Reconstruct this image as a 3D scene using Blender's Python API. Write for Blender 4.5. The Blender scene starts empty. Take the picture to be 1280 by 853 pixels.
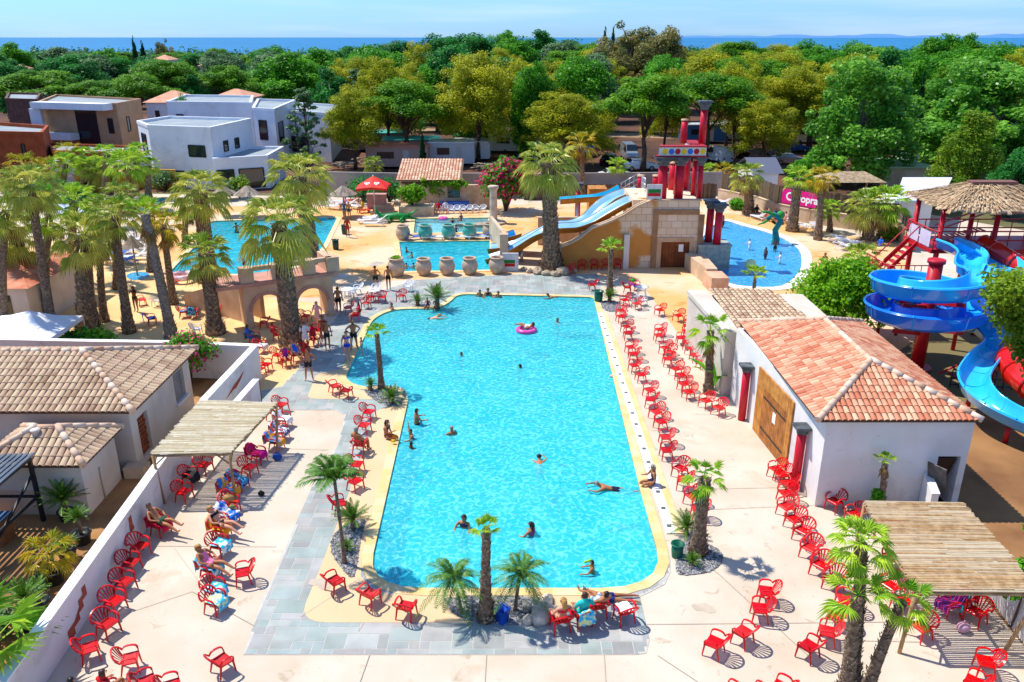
import bpy, bmesh, math, random
import numpy as np
from mathutils import Vector, Matrix
from mathutils.geometry import tessellate_polygon
rad = math.radians
random.seed(7)
RNG = np.random.default_rng(7)
S = bpy.context.scene
COL = S.collection
# ---------------------------------------------------------------- camera model (photo is 1280x853)
F, CAMH, PIT = 1010.0, 16.0, rad(20.6)
def ang(y): return PIT + math.atan((y - 426.5) / F)
def at(x, y, z=0.0):
    """world point at height z seen at photo position (x, y)"""
    Y = (CAMH - z) / math.tan(ang(y))
    d = Y * math.cos(PIT) + (CAMH - z) * math.sin(PIT)
    return Vector(((x - 640) / F * d, Y, z))
def zat(y, Y): return CAMH - Y * math.tan(ang(y))
def xat(x, Y, z=0.0): return (x - 640) / F * (Y * math.cos(PIT) + (CAMH - z) * math.sin(PIT))
def P(pts, z=0.0): return [at(x, y, z) for x, y in pts]

# ---------------------------------------------------------------- materials
MATS = {}
def lin(c):
    if isinstance(c, str):
        c = c.lstrip('#'); c = [int(c[i:i+2], 16) / 255 for i in (0, 2, 4)]
        c = [v / 12.92 if v <= .04045 else ((v + .055) / 1.055) ** 2.4 for v in c]
    return (c[0], c[1], c[2], 1)
def mat(name, col, col2=None, scale=2.0, rough=.7, bump=0, bscale=30, metal=0, spec=.4, tint=None, contrast=(.35, .65), trans=0, coat=0, detail=4, stain=None):
    if name in MATS: return MATS[name]
    m = bpy.data.materials.new(name); m.use_nodes = True
    n, l = m.node_tree.nodes, m.node_tree.links
    b = n['Principled BSDF']; out = n['Material Output']
    b.inputs['Roughness'].default_value = rough
    b.inputs['Metallic'].default_value = metal
    b.inputs['Specular IOR Level'].default_value = spec
    b.inputs['Coat Weight'].default_value = coat
    tc = n.new('ShaderNodeTexCoord')
    c = None
    if col2 is not None:
        nz = n.new('ShaderNodeTexNoise'); nz.inputs['Scale'].default_value = scale; nz.inputs['Detail'].default_value = detail
        l.new(tc.outputs['Object'], nz.inputs['Vector'])
        mr = n.new('ShaderNodeMapRange'); mr.inputs[1].default_value = contrast[0]; mr.inputs[2].default_value = contrast[1]
        l.new(nz.outputs['Fac'], mr.inputs[0])
        mx = n.new('ShaderNodeMix'); mx.data_type = 'RGBA'
        mx.inputs[6].default_value = lin(col); mx.inputs[7].default_value = lin(col2)
        l.new(mr.outputs[0], mx.inputs[0]); c = mx.outputs[2]
    if tint is not None:
        at_ = n.new('ShaderNodeAttribute'); at_.attribute_name = 'tint'
        mx2 = n.new('ShaderNodeMix'); mx2.data_type = 'RGBA'
        if c is None: mx2.inputs[6].default_value = lin(col)
        else: l.new(c, mx2.inputs[6])
        mx2.inputs[7].default_value = lin(tint)
        l.new(at_.outputs['Fac'], mx2.inputs[0]); c = mx2.outputs[2]
    if stain:
        for k_, (sc_, lo_, hi_, cc_) in enumerate(stain):
            ns = n.new('ShaderNodeTexNoise'); ns.inputs['Scale'].default_value = sc_; ns.inputs['Detail'].default_value = 9; ns.inputs['Roughness'].default_value = .65; ns.inputs['Distortion'].default_value = .6
            l.new(tc.outputs['Object'], ns.inputs['Vector']); ms_ = n.new('ShaderNodeMapRange'); ms_.inputs[1].default_value = lo_; ms_.inputs[2].default_value = hi_; ms_.inputs[4].default_value = .8
            l.new(ns.outputs['Fac'], ms_.inputs[0]); m3 = n.new('ShaderNodeMix'); m3.data_type = 'RGBA'; m3.inputs[7].default_value = lin(cc_); l.new(ms_.outputs[0], m3.inputs[0])
            if c is None: m3.inputs[6].default_value = lin(col)
            else: l.new(c, m3.inputs[6])
            c = m3.outputs[2]
    if c is None: b.inputs['Base Color'].default_value = lin(col)
    else: l.new(c, b.inputs['Base Color'])
    if bump:
        nb = n.new('ShaderNodeTexNoise'); nb.inputs['Scale'].default_value = bscale; nb.inputs['Detail'].default_value = 6
        l.new(tc.outputs['Object'], nb.inputs['Vector'])
        bp = n.new('ShaderNodeBump'); bp.inputs['Strength'].default_value = bump; bp.inputs['Distance'].default_value = .05
        l.new(nb.outputs['Fac'], bp.inputs['Height']); l.new(bp.outputs[0], b.inputs['Normal'])
    if trans:
        tr = n.new('ShaderNodeBsdfTranslucent')
        if c is None: tr.inputs[0].default_value = lin(col)
        else: l.new(c, tr.inputs[0])
        ms = n.new('ShaderNodeMixShader'); ms.inputs[0].default_value = trans
        l.new(b.outputs[0], ms.inputs[1]); l.new(tr.outputs[0], ms.inputs[2]); l.new(ms.outputs[0], out.inputs[0])
    MATS[name] = m
    return m

# ---------------------------------------------------------------- mesh builder
class MB:
    def __init__(s): s.v = []; s.f = []; s.m = []; s.t = []; s.sm = []
    def add(s, vs, fs, mi=0, t=0.0, smooth=False):
        o = len(s.v); s.v.extend([tuple(v) for v in vs])
        for f in fs:
            s.f.append([i + o for i in f]); s.m.append(mi); s.t.append(t); s.sm.append(smooth)
        return s
    def box(s, a, b, mi=0, t=0.0):
        x0, y0, z0 = a; x1, y1, z1 = b
        return s.add([(x0,y0,z0),(x1,y0,z0),(x1,y1,z0),(x0,y1,z0),(x0,y0,z1),(x1,y0,z1),(x1,y1,z1),(x0,y1,z1)],
              [(0,3,2,1),(4,5,6,7),(0,1,5,4),(1,2,6,5),(2,3,7,6),(3,0,4,7)], mi, t)
    def beam(s, a, b, w, h, mi=0, t=0.0):
        """box beam from a to b, width w (sideways) height h"""
        a, b = Vector(a), Vector(b); d = (b - a).normalized()
        up = Vector((0,0,1)) if abs(d.z) < .95 else Vector((1,0,0))
        sd = d.cross(up).normalized() * w / 2; u = sd.cross(d).normalized() * h / 2
        vs = [a-sd-u, a+sd-u, a+sd+u, a-sd+u, b-sd-u, b+sd-u, b+sd+u, b-sd+u]
        return s.add(vs, [(0,1,2,3),(7,6,5,4),(0,4,5,1),(1,5,6,2),(2,6,7,3),(3,7,4,0)], mi, t)
    def tube(s, pts, rs, n=8, mi=0, t=0.0, caps=True, flat=1.0, smooth=True):
        pts = [Vector(p) for p in pts]
        if not isinstance(rs, (list, tuple)): rs = [rs] * len(pts)
        vs = []; fs = []
        prev = None
        for i, p in enumerate(pts):
            d = (pts[min(i+1, len(pts)-1)] - pts[max(i-1, 0)])
            d = d.normalized() if d.length > 1e-9 else Vector((0,0,1))
            if prev is None:
                ref = Vector((0,0,1)) if abs(d.z) < .9 else Vector((1,0,0))
                u = d.cross(ref).normalized()
            else:
                u = (prev - d * prev.dot(d))
                u = u.normalized() if u.length > 1e-6 else d.orthogonal().normalized()
            prev = u; w = d.cross(u).normalized()
            for k in range(n):
                a = 2 * math.pi * k / n
                vs.append(p + (u * math.cos(a) + w * math.sin(a) * flat) * rs[i])
        for i in range(len(pts) - 1):
            for k in range(n):
                fs.append((i*n+k, i*n+(k+1) % n, (i+1)*n+(k+1) % n, (i+1)*n+k))
        s.add(vs, fs, mi, t, smooth)
        if caps:
            o = len(s.v) - len(vs)
            s.f.append([o + k for k in range(n)][::-1]); s.m.append(mi); s.t.append(t); s.sm.append(False)
            s.f.append([o + (len(pts)-1)*n + k for k in range(n)]); s.m.append(mi); s.t.append(t); s.sm.append(False)
        return s
    def lathe(s, prof, n=20, c=(0,0,0), mi=0, t=0.0, smooth=True):
        vs = []; fs = []
        for r, z in prof:
            for k in range(n):
                a = 2*math.pi*k/n; vs.append((c[0]+r*math.cos(a), c[1]+r*math.sin(a), c[2]+z))
        for i in range(len(prof)-1):
            for k in range(n): fs.append((i*n+k, i*n+(k+1) % n, (i+1)*n+(k+1) % n, (i+1)*n+k))
        return s.add(vs, fs, mi, t, smooth)
    def prism(s, poly, z0, z1, mi=0, t=0.0, holes=()):
        loops = [[Vector((p[0], p[1], 0)) for p in poly]] + [[Vector((p[0], p[1], 0)) for p in h] for h in holes]
        flat = [p for lp in loops for p in lp]
        tris = tessellate_polygon(loops)
        n = len(flat)
        vs = [(p.x, p.y, z1) for p in flat]; fs = []
        for a, b, c in tris:
            nz = (flat[b]-flat[a]).cross(flat[c]-flat[a]).z
            fs.append((a, b, c) if nz > 0 else (a, c, b))
        if z0 is None: return s.add(vs, fs, mi, t)
        vs += [(p.x, p.y, z0) for p in flat]
        fs += [(a+n, c+n, b+n) for a, b, c in fs]
        o = 0
        for lp in loops:
            k = len(lp)
            area = sum(lp[i].x*lp[(i+1) % k].y - lp[(i+1) % k].x*lp[i].y for i in range(k))
            for i in range(k):
                j = (i+1) % k
                q = (o+i, o+j, o+j+n, o+i+n)
                fs.append(q if area < 0 else q[::-1])
            o += k
        return s.add(vs, fs, mi, t)
    def sweep(s, pts, prof, mi=0, t=0.0, closed=False, smooth=True, bank=0):
        """sweep (side, up) profile along pts keeping up vertical"""
        pts = [Vector(p) for p in pts]; vs = []; fs = []; m = len(prof)
        for i, p in enumerate(pts):
            d = pts[min(i+1, len(pts)-1)] - pts[max(i-1, 0)]; d.z *= 1.0
            sd = Vector((d.y, -d.x, 0)).normalized()
            up = sd.cross(d).normalized()
            if up.z < 0: up = -up
            for a, b in prof: vs.append(p + sd * a + up * b)
        for i in range(len(pts) - 1):
            for k in range(m if closed else m - 1):
                fs.append((i*m+k, i*m+(k+1) % m, (i+1)*m+(k+1) % m, (i+1)*m+k))
        s.add(vs, fs, mi, t, smooth)
        if closed:
            o = len(s.v) - len(vs)
            for base in (0, (len(pts)-1)*m):
                s.f.append([o+base+k for k in range(m)]); s.m.append(mi); s.t.append(t); s.sm.append(False)
        return s
    def blob(s, c, r, n=10, mi=0, t=0.0, sq=(1,1,1)):
        prof = [(max(1e-4, math.sin(math.pi*i/(n//2+2)))*r, -math.cos(math.pi*i/(n//2+2))*r) for i in range(n//2+3)]
        o = len(s.v); s.lathe(prof, n, (0,0,0), mi, t)
        for i in range(o, len(s.v)):
            v = s.v[i]; s.v[i] = (c[0]+v[0]*sq[0], c[1]+v[1]*sq[1], c[2]+v[2]*sq[2])
        return s
    def xf(s, M_):
        s.v = [tuple(M_ @ Vector(v)) for v in s.v]; return s
    def mesh(s, name, mats):
        me = bpy.data.meshes.new(name); me.from_pydata(s.v, [], s.f)
        if not isinstance(mats, (list, tuple)): mats = [mats]
        for m in mats: me.materials.append(m)
        me.polygons.foreach_set('material_index', s.m)
        me.polygons.foreach_set('use_smooth', s.sm)
        a = me.attributes.new('tint', 'FLOAT', 'FACE'); a.data.foreach_set('value', s.t)
        me.update(); return me
    def build(s, name, mats, parent=None, loc=(0,0,0), rz=0):
        o = bpy.data.objects.new(name, s.mesh(name, mats)); COL.objects.link(o)
        o.location = loc; o.rotation_euler = (0, 0, rz)
        if parent: o.parent = parent
        return o
def quadmesh(name, V, tint, m, smooth=False):
    """V: (n,4,3) array of quads"""
    n = len(V); me = bpy.data.meshes.new(name)
    me.vertices.add(4*n); me.vertices.foreach_set('co', V.reshape(-1).astype('f'))
    me.loops.add(4*n); me.loops.foreach_set('vertex_index', np.arange(4*n, dtype='i'))
    me.polygons.add(n); me.polygons.foreach_set('loop_start', np.arange(0, 4*n, 4, dtype='i'))
    a = me.attributes.new('tint', 'FLOAT', 'FACE'); a.data.foreach_set('value', np.asarray(tint, 'f'))
    me.materials.append(m); me.update(calc_edges=True); return me

def tag(o, label=None, cat=None, group=None, kind=None):
    if label: o['label'] = label
    if cat: o['category'] = cat
    if group: o['group'] = group
    if kind: o['kind'] = kind
    return o
def thing(name, label, cat, loc=(0,0,0), rz=0, group=None):
    o = bpy.data.objects.new(name, None); COL.objects.link(o); o.empty_display_size = .3
    o.location = loc; o.rotation_euler = (0, 0, rz)
    return tag(o, label, cat, group)
KIDS = {}
def obj(name, me, parent=None, loc=(0,0,0)):
    o = bpy.data.objects.new(name, me); COL.objects.link(o); o.location = loc
    if parent: o.parent = parent
    return o
def copy_tree(o, parent=None):
    c = o.copy(); COL.objects.link(c); c.parent = parent
    for ch in kids(o): copy_tree(ch, c)
    return c
def kids(o):
    if o.name not in KIDS: KIDS[o.name] = [x for x in bpy.data.objects if x.parent == o]
    return KIDS[o.name]
def place(proto, used, loc, rz, label, cat=None, group=None, scale=None, name=None):
    """first use moves the prototype itself, later uses copy it"""
    if proto.name in used: o = copy_tree(proto)
    else: used.add(proto.name); kids(proto); o = proto
    if isinstance(loc, Vector) or len(loc) == 3: o.location = loc
    o.rotation_euler = (0, 0, rz)
    if scale is not None: o.scale = scale if isinstance(scale, (tuple, list)) else (scale,)*3
    tag(o, label, cat, group); return o
USED = set()
ORD = ['first','second','third','fourth','fifth','sixth','seventh','eighth','ninth','tenth','eleventh','twelfth','thirteenth','fourteenth','fifteenth','sixteenth','seventeenth','eighteenth','nineteenth','twentieth']
def smooth_poly(pts, k=6, closed=True):
    """Catmull-Rom"""
    out = []; n = len(pts); pts = [Vector(p) for p in pts]
    rng = range(n) if closed else range(n-1)
    for i in rng:
        p0 = pts[(i-1) % n] if closed or i > 0 else pts[0]
        p1 = pts[i]; p2 = pts[(i+1) % n]; p3 = pts[(i+2) % n] if closed or i+2 < n else pts[-1]
        for j in range(k):
            t = j / k
            out.append(.5*((2*p1)+(-p0+p2)*t+(2*p0-5*p1+4*p2-p3)*t*t+(-p0+3*p1-3*p2+p3)*t**3))
    if not closed: out.append(pts[-1])
    return out
def fillet(pts, r, k=5):
    """round the corners of closed polygon; r radius or list"""
    out = []; n = len(pts); pts = [Vector((p[0], p[1], 0)) for p in pts]
    for i in range(n):
        a, b, c = pts[i-1], pts[i], pts[(i+1) % n]
        rr = r[i] if isinstance(r, (list, tuple)) else r
        d1 = a-b; d2 = c-b; q = min(rr, d1.length*.48, d2.length*.48)
        if q < .01: out.append(b); continue
        p = b+d1.normalized()*q; e = b+d2.normalized()*q
        for j in range(k+1):
            t = j/k; out.append(p*(1-t)**2+b*2*t*(1-t)+e*t*t)
    return out
def offset(poly, d):
    """offset closed polygon outward by d"""
    n = len(poly)
    area = sum(poly[i].x*poly[(i+1) % n].y-poly[(i+1) % n].x*poly[i].y for i in range(n))
    sg = 1 if area > 0 else -1; out = []
    for i in range(n):
        a, b, c = poly[i-1], poly[i], poly[(i+1) % n]
        d1 = (b-a); d2 = (c-b)
        if d1.length < 1e-6: d1 = d2
        if d2.length < 1e-6: d2 = d1
        n1 = Vector((d1.y, -d1.x, 0)).normalized()*sg; n2 = Vector((d2.y, -d2.x, 0)).normalized()*sg
        m = n1+n2
        m = m.normalized() if m.length > 1e-4 else n1
        q = max(.5, m.dot(n1)); out.append(b+m*d/q)
    return out

# ---------------------------------------------------------------- camera, sun, sky
cam = bpy.data.cameras.new('camera'); co = bpy.data.objects.new('camera', cam); COL.objects.link(co)
co.location = (0, 0, CAMH); co.rotation_euler = (rad(90) - PIT, 0, 0)
cam.lens = 36 * F / 1280; cam.sensor_width = 36; cam.clip_end = 90000; cam.clip_start = .5
S.camera = co
SAZ, SEL = rad(27), rad(60)          # shadows run to the right and slightly towards the camera
sd = Vector((-math.cos(SEL)*math.cos(SAZ), math.cos(SEL)*math.sin(SAZ), math.sin(SEL)))
sun = bpy.data.lights.new('sun', 'SUN'); so = bpy.data.objects.new('sun', sun); COL.objects.link(so)
sun.energy = 4.6; sun.angle = rad(.53); sun.color = (1, .96, .88)
so.rotation_euler = sd.to_track_quat('Z', 'Y').to_euler(); so.location = (0, 0, 60)
w = bpy.data.worlds.new('World'); S.world = w; w.use_nodes = True
n, l = w.node_tree.nodes, w.node_tree.links
bg = n['Background']; bg.inputs[1].default_value = .14
sky = n.new('ShaderNodeTexSky'); sky.sky_type = 'NISHITA'; sky.sun_disc = False
sky.sun_elevation = SEL; sky.sun_rotation = math.atan2(sd.x, sd.y) % (2*math.pi)
sky.air_density = 1.0; sky.dust_density = .25; sky.ozone_density = 2.0; sky.altitude = 20
tc = n.new('ShaderNodeTexCoord'); mp = n.new('ShaderNodeMapping'); mp.inputs['Scale'].default_value = (2.2, 2.2, 30)
l.new(tc.outputs['Generated'], mp.inputs[0])
nz = n.new('ShaderNodeTexNoise'); nz.inputs['Scale'].default_value = 1.6; nz.inputs['Detail'].default_value = 7
l.new(mp.outputs[0], nz.inputs['Vector'])
mr = n.new('ShaderNodeMapRange'); mr.inputs[1].default_value = .5; mr.inputs[2].default_value = .72; mr.inputs[4].default_value = .4
l.new(nz.outputs['Fac'], mr.inputs[0])
tn = n.new('ShaderNodeMix'); tn.data_type = 'RGBA'; tn.blend_type = 'MULTIPLY'; tn.inputs[0].default_value = 1
l.new(sky.outputs[0], tn.inputs[6])
sz_ = n.new('ShaderNodeSeparateXYZ'); l.new(tc.outputs['Generated'], sz_.inputs[0])
me_ = n.new('ShaderNodeMapRange'); me_.inputs[2].default_value = .25; l.new(sz_.outputs[2], me_.inputs[0])
tq_ = n.new('ShaderNodeMix'); tq_.data_type = 'RGBA'; tq_.inputs[6].default_value = (.34, .62, 1.22, 1); tq_.inputs[7].default_value = (.62, .86, 1.15, 1); l.new(me_.outputs[0], tq_.inputs[0]); l.new(tq_.outputs[2], tn.inputs[7])
mx = n.new('ShaderNodeMix'); mx.data_type = 'RGBA'; mx.inputs[7].default_value = (4.6, 5.6, 6.9, 1)
l.new(mr.outputs[0], mx.inputs[0]); l.new(tn.outputs[2], mx.inputs[6]); l.new(mx.outputs[2], bg.inputs[0])
S.view_settings.view_transform = 'Standard'; S.view_settings.look = 'None'; S.view_settings.gamma = 1
S.view_settings.exposure = 0.3
S.cycles.max_bounces = 6; S.cycles.transparent_max_bounces = 10; S.cycles.diffuse_bounces = 3
S.cycles.glossy_bounces = 2; S.cycles.transmission_bounces = 3
S.cycles.caustics_reflective = False; S.cycles.caustics_refractive = False
S.cycles.use_adaptive_sampling = True; S.cycles.adaptive_threshold = .02; S.cycles.use_denoising = True
# ================================================================ GROUND, POOLS, PAVING
main_px = [(742,372),(800,613),(835,736),(457,736),(511,497),(502,484),(448,484),(431,474),(466,399),(490,387),(548,386),(563,378),(572,368)]
main_pool = fillet(P(main_px), [.5,0,2.1,1.8,.7,.7,1.0,.6,1.2,1.0,1.5,1.2,1.2])
lag_px = [(877,300),(901,277),(930,283),(956,290),(980,299),(998,312),(1002,326),(998,341),(976,358),(930,358),(906,353),(888,349),(878,332)]
lagoon = smooth_poly(P(lag_px), 4)
splash_pool = P([(499,303),(612,301.5),(613,338),(504,340)])
kids_pool = P([(519,274),(618,272.5),(618,291),(517,292)])
left_pool = fillet(P([(262,277),(422,272),(404,308),(388,330),(318,344),(212,341.5),(226,326),(250,303)]), .8)
far_pool = fillet(P([(164,250),(206,247),(206,262),(166,264)]), .8)
POOLS = [('main', main_pool, 1.45), ('lagoon', lagoon, .7), ('splash', splash_pool, 1.1), ('kids', kids_pool, .4), ('left', left_pool, 1.2), ('far', far_pool, 1.0)]
holes = [p for _, p, _ in POOLS]

def water_mat(name, tintc, scatter, fac, sc):
    m = bpy.data.materials.new(name); m.use_nodes = True
    n, l = m.node_tree.nodes, m.node_tree.links; n.remove(n['Principled BSDF']); out = n['Material Output']
    tc = n.new('ShaderNodeTexCoord')
    # caustic light veins and glints painted into the transmission and diffuse colours
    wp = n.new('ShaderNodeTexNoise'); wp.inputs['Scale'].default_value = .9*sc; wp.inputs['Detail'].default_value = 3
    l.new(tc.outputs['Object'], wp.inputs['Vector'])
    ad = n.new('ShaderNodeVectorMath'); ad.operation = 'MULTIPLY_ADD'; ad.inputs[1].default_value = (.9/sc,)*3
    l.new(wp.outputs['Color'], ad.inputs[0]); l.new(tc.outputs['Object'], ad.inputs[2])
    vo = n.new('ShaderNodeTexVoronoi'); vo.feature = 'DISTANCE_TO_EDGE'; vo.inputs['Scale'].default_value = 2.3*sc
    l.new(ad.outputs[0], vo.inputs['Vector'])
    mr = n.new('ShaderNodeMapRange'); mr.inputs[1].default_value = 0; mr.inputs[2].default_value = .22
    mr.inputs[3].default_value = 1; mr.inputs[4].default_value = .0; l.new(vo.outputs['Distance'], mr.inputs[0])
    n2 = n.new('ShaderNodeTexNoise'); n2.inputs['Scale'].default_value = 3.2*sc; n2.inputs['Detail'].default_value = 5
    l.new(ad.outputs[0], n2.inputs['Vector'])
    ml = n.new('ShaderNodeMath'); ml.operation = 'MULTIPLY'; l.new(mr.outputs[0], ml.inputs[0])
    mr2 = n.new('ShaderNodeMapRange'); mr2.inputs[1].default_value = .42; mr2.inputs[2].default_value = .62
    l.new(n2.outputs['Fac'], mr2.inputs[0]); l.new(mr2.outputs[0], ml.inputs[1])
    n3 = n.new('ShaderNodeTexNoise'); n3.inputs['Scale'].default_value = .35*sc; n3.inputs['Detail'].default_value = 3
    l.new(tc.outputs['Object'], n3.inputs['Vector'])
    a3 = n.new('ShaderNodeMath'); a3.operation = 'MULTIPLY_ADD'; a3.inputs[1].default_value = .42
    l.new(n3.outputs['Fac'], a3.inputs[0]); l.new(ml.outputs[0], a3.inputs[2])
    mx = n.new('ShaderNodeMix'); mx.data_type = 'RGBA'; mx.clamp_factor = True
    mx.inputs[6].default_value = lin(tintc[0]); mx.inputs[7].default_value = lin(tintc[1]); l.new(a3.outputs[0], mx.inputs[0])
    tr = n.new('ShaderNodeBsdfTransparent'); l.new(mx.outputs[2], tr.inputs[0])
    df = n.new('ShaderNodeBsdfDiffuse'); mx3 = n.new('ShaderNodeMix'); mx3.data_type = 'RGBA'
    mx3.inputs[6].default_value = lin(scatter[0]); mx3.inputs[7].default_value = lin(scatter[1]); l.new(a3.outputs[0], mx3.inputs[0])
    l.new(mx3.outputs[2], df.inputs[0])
    s1 = n.new('ShaderNodeMixShader'); s1.inputs[0].default_value = fac
    l.new(tr.outputs[0], s1.inputs[1]); l.new(df.outputs[0], s1.inputs[2])
    nb = n.new('ShaderNodeTexNoise'); nb.inputs['Scale'].default_value = 2.6*sc; nb.inputs['Detail'].default_value = 4
    l.new(ad.outputs[0], nb.inputs['Vector'])
    bp = n.new('ShaderNodeBump'); bp.inputs['Strength'].default_value = .8; bp.inputs['Distance'].default_value = .12
    l.new(nb.outputs['Fac'], bp.inputs['Height'])
    gl = n.new('ShaderNodeBsdfGlossy'); gl.inputs['Roughness'].default_value = .12; gl.inputs[0].default_value = (.7, .7, .7, 1); l.new(bp.outputs[0], gl.inputs['Normal'])
    fr = n.new('ShaderNodeFresnel'); fr.inputs[0].default_value = 1.33; l.new(bp.outputs[0], fr.inputs['Normal'])
    s2 = n.new('ShaderNodeMixShader'); l.new(fr.outputs[0], s2.inputs[0]); l.new(s1.outputs[0], s2.inputs[1]); l.new(gl.outputs[0], s2.inputs[2])
    l.new(s2.outputs[0], out.inputs[0]); return m
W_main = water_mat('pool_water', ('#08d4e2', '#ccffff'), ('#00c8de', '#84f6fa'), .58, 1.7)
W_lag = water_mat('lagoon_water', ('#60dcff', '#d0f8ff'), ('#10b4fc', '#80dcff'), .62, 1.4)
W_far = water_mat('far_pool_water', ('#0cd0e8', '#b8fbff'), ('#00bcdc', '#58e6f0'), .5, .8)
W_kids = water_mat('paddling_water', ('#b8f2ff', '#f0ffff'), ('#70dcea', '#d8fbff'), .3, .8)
M_tile = mat('pool_liner', '#40f0ec', '#58f4f0', 1.0, .4)
M_tile2 = mat('kids_pool_liner', '#c4f2f4', '#a8ecf2', 1.0, .4)
M_tile3 = mat('lagoon_liner', '#38b8f8', '#44c4fa', 1.0, .4)

M_deck = mat('cream_concrete', '#d2c2ae', '#bfab92', .35, .85, bump=.12, bscale=14, contrast=(.4, .75), detail=8, stain=[(.4,.56,.70,'#bea68a'),(1.7,.60,.68,'#b09c82'),(7,.66,.74,'#96866e')])
M_back = mat('sand_concrete', '#dfa866', '#dcc0a0', .16, .85, bump=.12, bscale=10, contrast=(.42, .6), detail=7, stain=[(.35,.56,.64,'#c88838'),(1.1,.6,.7,'#d8b890')])
M_peach = mat('peach_concrete', '#dcbc94', '#d8b488', .4, .85, bump=.1, bscale=12)
M_coping = mat('yellow_coping', '#e0bc7c', '#e4cc9c', 1.3, .75, bump=.08, tint='#d4aa66', contrast=(.4, .6))
M_white = mat('white_render', '#e8e4e0', '#dcd6d0', .7, .8, bump=.1, bscale=20, stain=[(.6,.56,.72,'#c4bab0'),(3,.64,.74,'#b4a898')])
M_offwhite = mat('off_white_render', '#d8cabc', '#c8b8a6', .8, .85, bump=.12, bscale=20)
M_sand = mat('garden_sand', '#b08050', '#7c5634', .5, .95, bump=.5, bscale=5, detail=9)
M_soil = mat('camp_soil', '#6e4630', '#3c281c', .12, .95, bump=.3, bscale=3, detail=8)
M_land = mat('land_ground', '#5a5a34', '#8c7850', .02, .95, detail=8)

def sheet(name, poly, z, m, hol=(), kind='structure'):
    o = MB().prism(poly, None, z, holes=hol).build(name, m); return tag(o, kind=kind)
V = Vector
# land: far sheet with the pool openings
land = [V((-900,-60,0)), V((900,-60,0)), V((1100,640,0)), V((-1100,640,0))]
sheet('ground', land, -.012, M_land, holes)
pave_poly = [V((-12.9,10,0)), V((20,10,0)), V((20,36,0)), V((10.3,44,0)), V((19.8,46,0)), V((34,52,0)), V((50,64,0)), V((34,86,0)), V((22,95,0)), V((-12,86,0)), V((-62,90,0)), V((-60,40,0)), V((-12.9,40,0))]
sheet('pool_deck', pave_poly, 0, M_deck, [h for h in holes])
# darker sandy area towards the back
back = P([(190,258),(620,258),(840,246),(905,252),(1010,285),(1120,305),(1180,400),(1080,470),(1010,400),(1005,374),(900,376),(872,376),(850,420),(800,352),(740,343),(640,343),(520,350),(440,352),(408,372),(330,372),(318,352),(190,350)])
sheet('sand_terrace', back, .004, M_back, [lagoon, splash_pool, kids_pool, left_pool])
left_terr = P([(-140,470),(-120,330),(140,290),(210,345),(318,347),(330,372),(405,380),(398,430),(352,500),(318,520),(318,440),(180,432)])
sheet('beach_sand', left_terr, .0085, mat('beach_sand', '#ecc78e', '#dcae74', .5, .9, bump=.3, bscale=6, detail=8))
# slate band
def slate_mat():
    m = bpy.data.materials.new('slate_paving'); m.use_nodes = True
    n, l = m.node_tree.nodes, m.node_tree.links; b = n['Principled BSDF']
    at_ = n.new('ShaderNodeAttribute'); at_.attribute_name = 'tint'
    cr = n.new('ShaderNodeValToRGB'); e = cr.color_ramp; e.interpolation = 'LINEAR'
    e.elements[0].color = lin('#98a4a0'); e.elements[0].position = 0
    e.elements[1].color = lin('#aeaca8'); e.elements[1].position = 1
    for p, c in ((.2, '#9ca8a2'), (.4, '#94928e'), (.55, '#b2b2ac'), (.7, '#8ea098'), (.85, '#a09c96')):
        k = e.elements.new(p); k.color = lin(c)
    l.new(at_.outputs['Fac'], cr.inputs[0])
    tc = n.new('ShaderNodeTexCoord'); nz = n.new('ShaderNodeTexNoise'); nz.inputs['Scale'].default_value = 1.2; nz.inputs['Detail'].default_value = 8
    l.new(tc.outputs['Object'], nz.inputs['Vector'])
    mr = n.new('ShaderNodeMapRange'); mr.inputs[1].default_value = .3; mr.inputs[2].default_value = .7; mr.inputs[3].default_value = .8; mr.inputs[4].default_value = 1.12
    l.new(nz.outputs['Fac'], mr.inputs[0])
    mm = n.new('ShaderNodeVectorMath'); mm.operation = 'SCALE'; l.new(cr.outputs[0], mm.inputs[0]); l.new(mr.outputs[0], mm.inputs['Scale'])
    l.new(mm.outputs[0], b.inputs['Base Color']); b.inputs['Roughness'].default_value = .6
    MATS['slate'] = m; return m
slate_px = [(304,819),(322,766),(388,612),(422,556),(431,520),(418,513),(312,513),(312,492),(352,483),(372,462),(398,425),(436,376),(520,350),(640,343),(748,343),(752,362),(745,380),(838,700),(838,716),(831,731),(812,741),(800,746),(812,800),(808,817),(796,819)]
slate_poly = P(slate_px)
sheet('slate_joints', slate_poly, .0115, mat('joint_mortar', '#c8c2b8', '#b8b0a6', 3, .8), [main_pool])
def inside(p, poly):
    c = False; n = len(poly); x, y = p
    for i in range(n):
        a, b = poly[i], poly[i-1]
        if (a.y > y) != (b.y > y) and x < (b.x-a.x)*(y-a.y)/(b.y-a.y)+a.x: c = not c
    return c
mb = MB(); u = .30
grid = {}
x0, x1, y0, y1 = -20, 8, 16, 62
rnd = random.Random(3)
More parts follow.
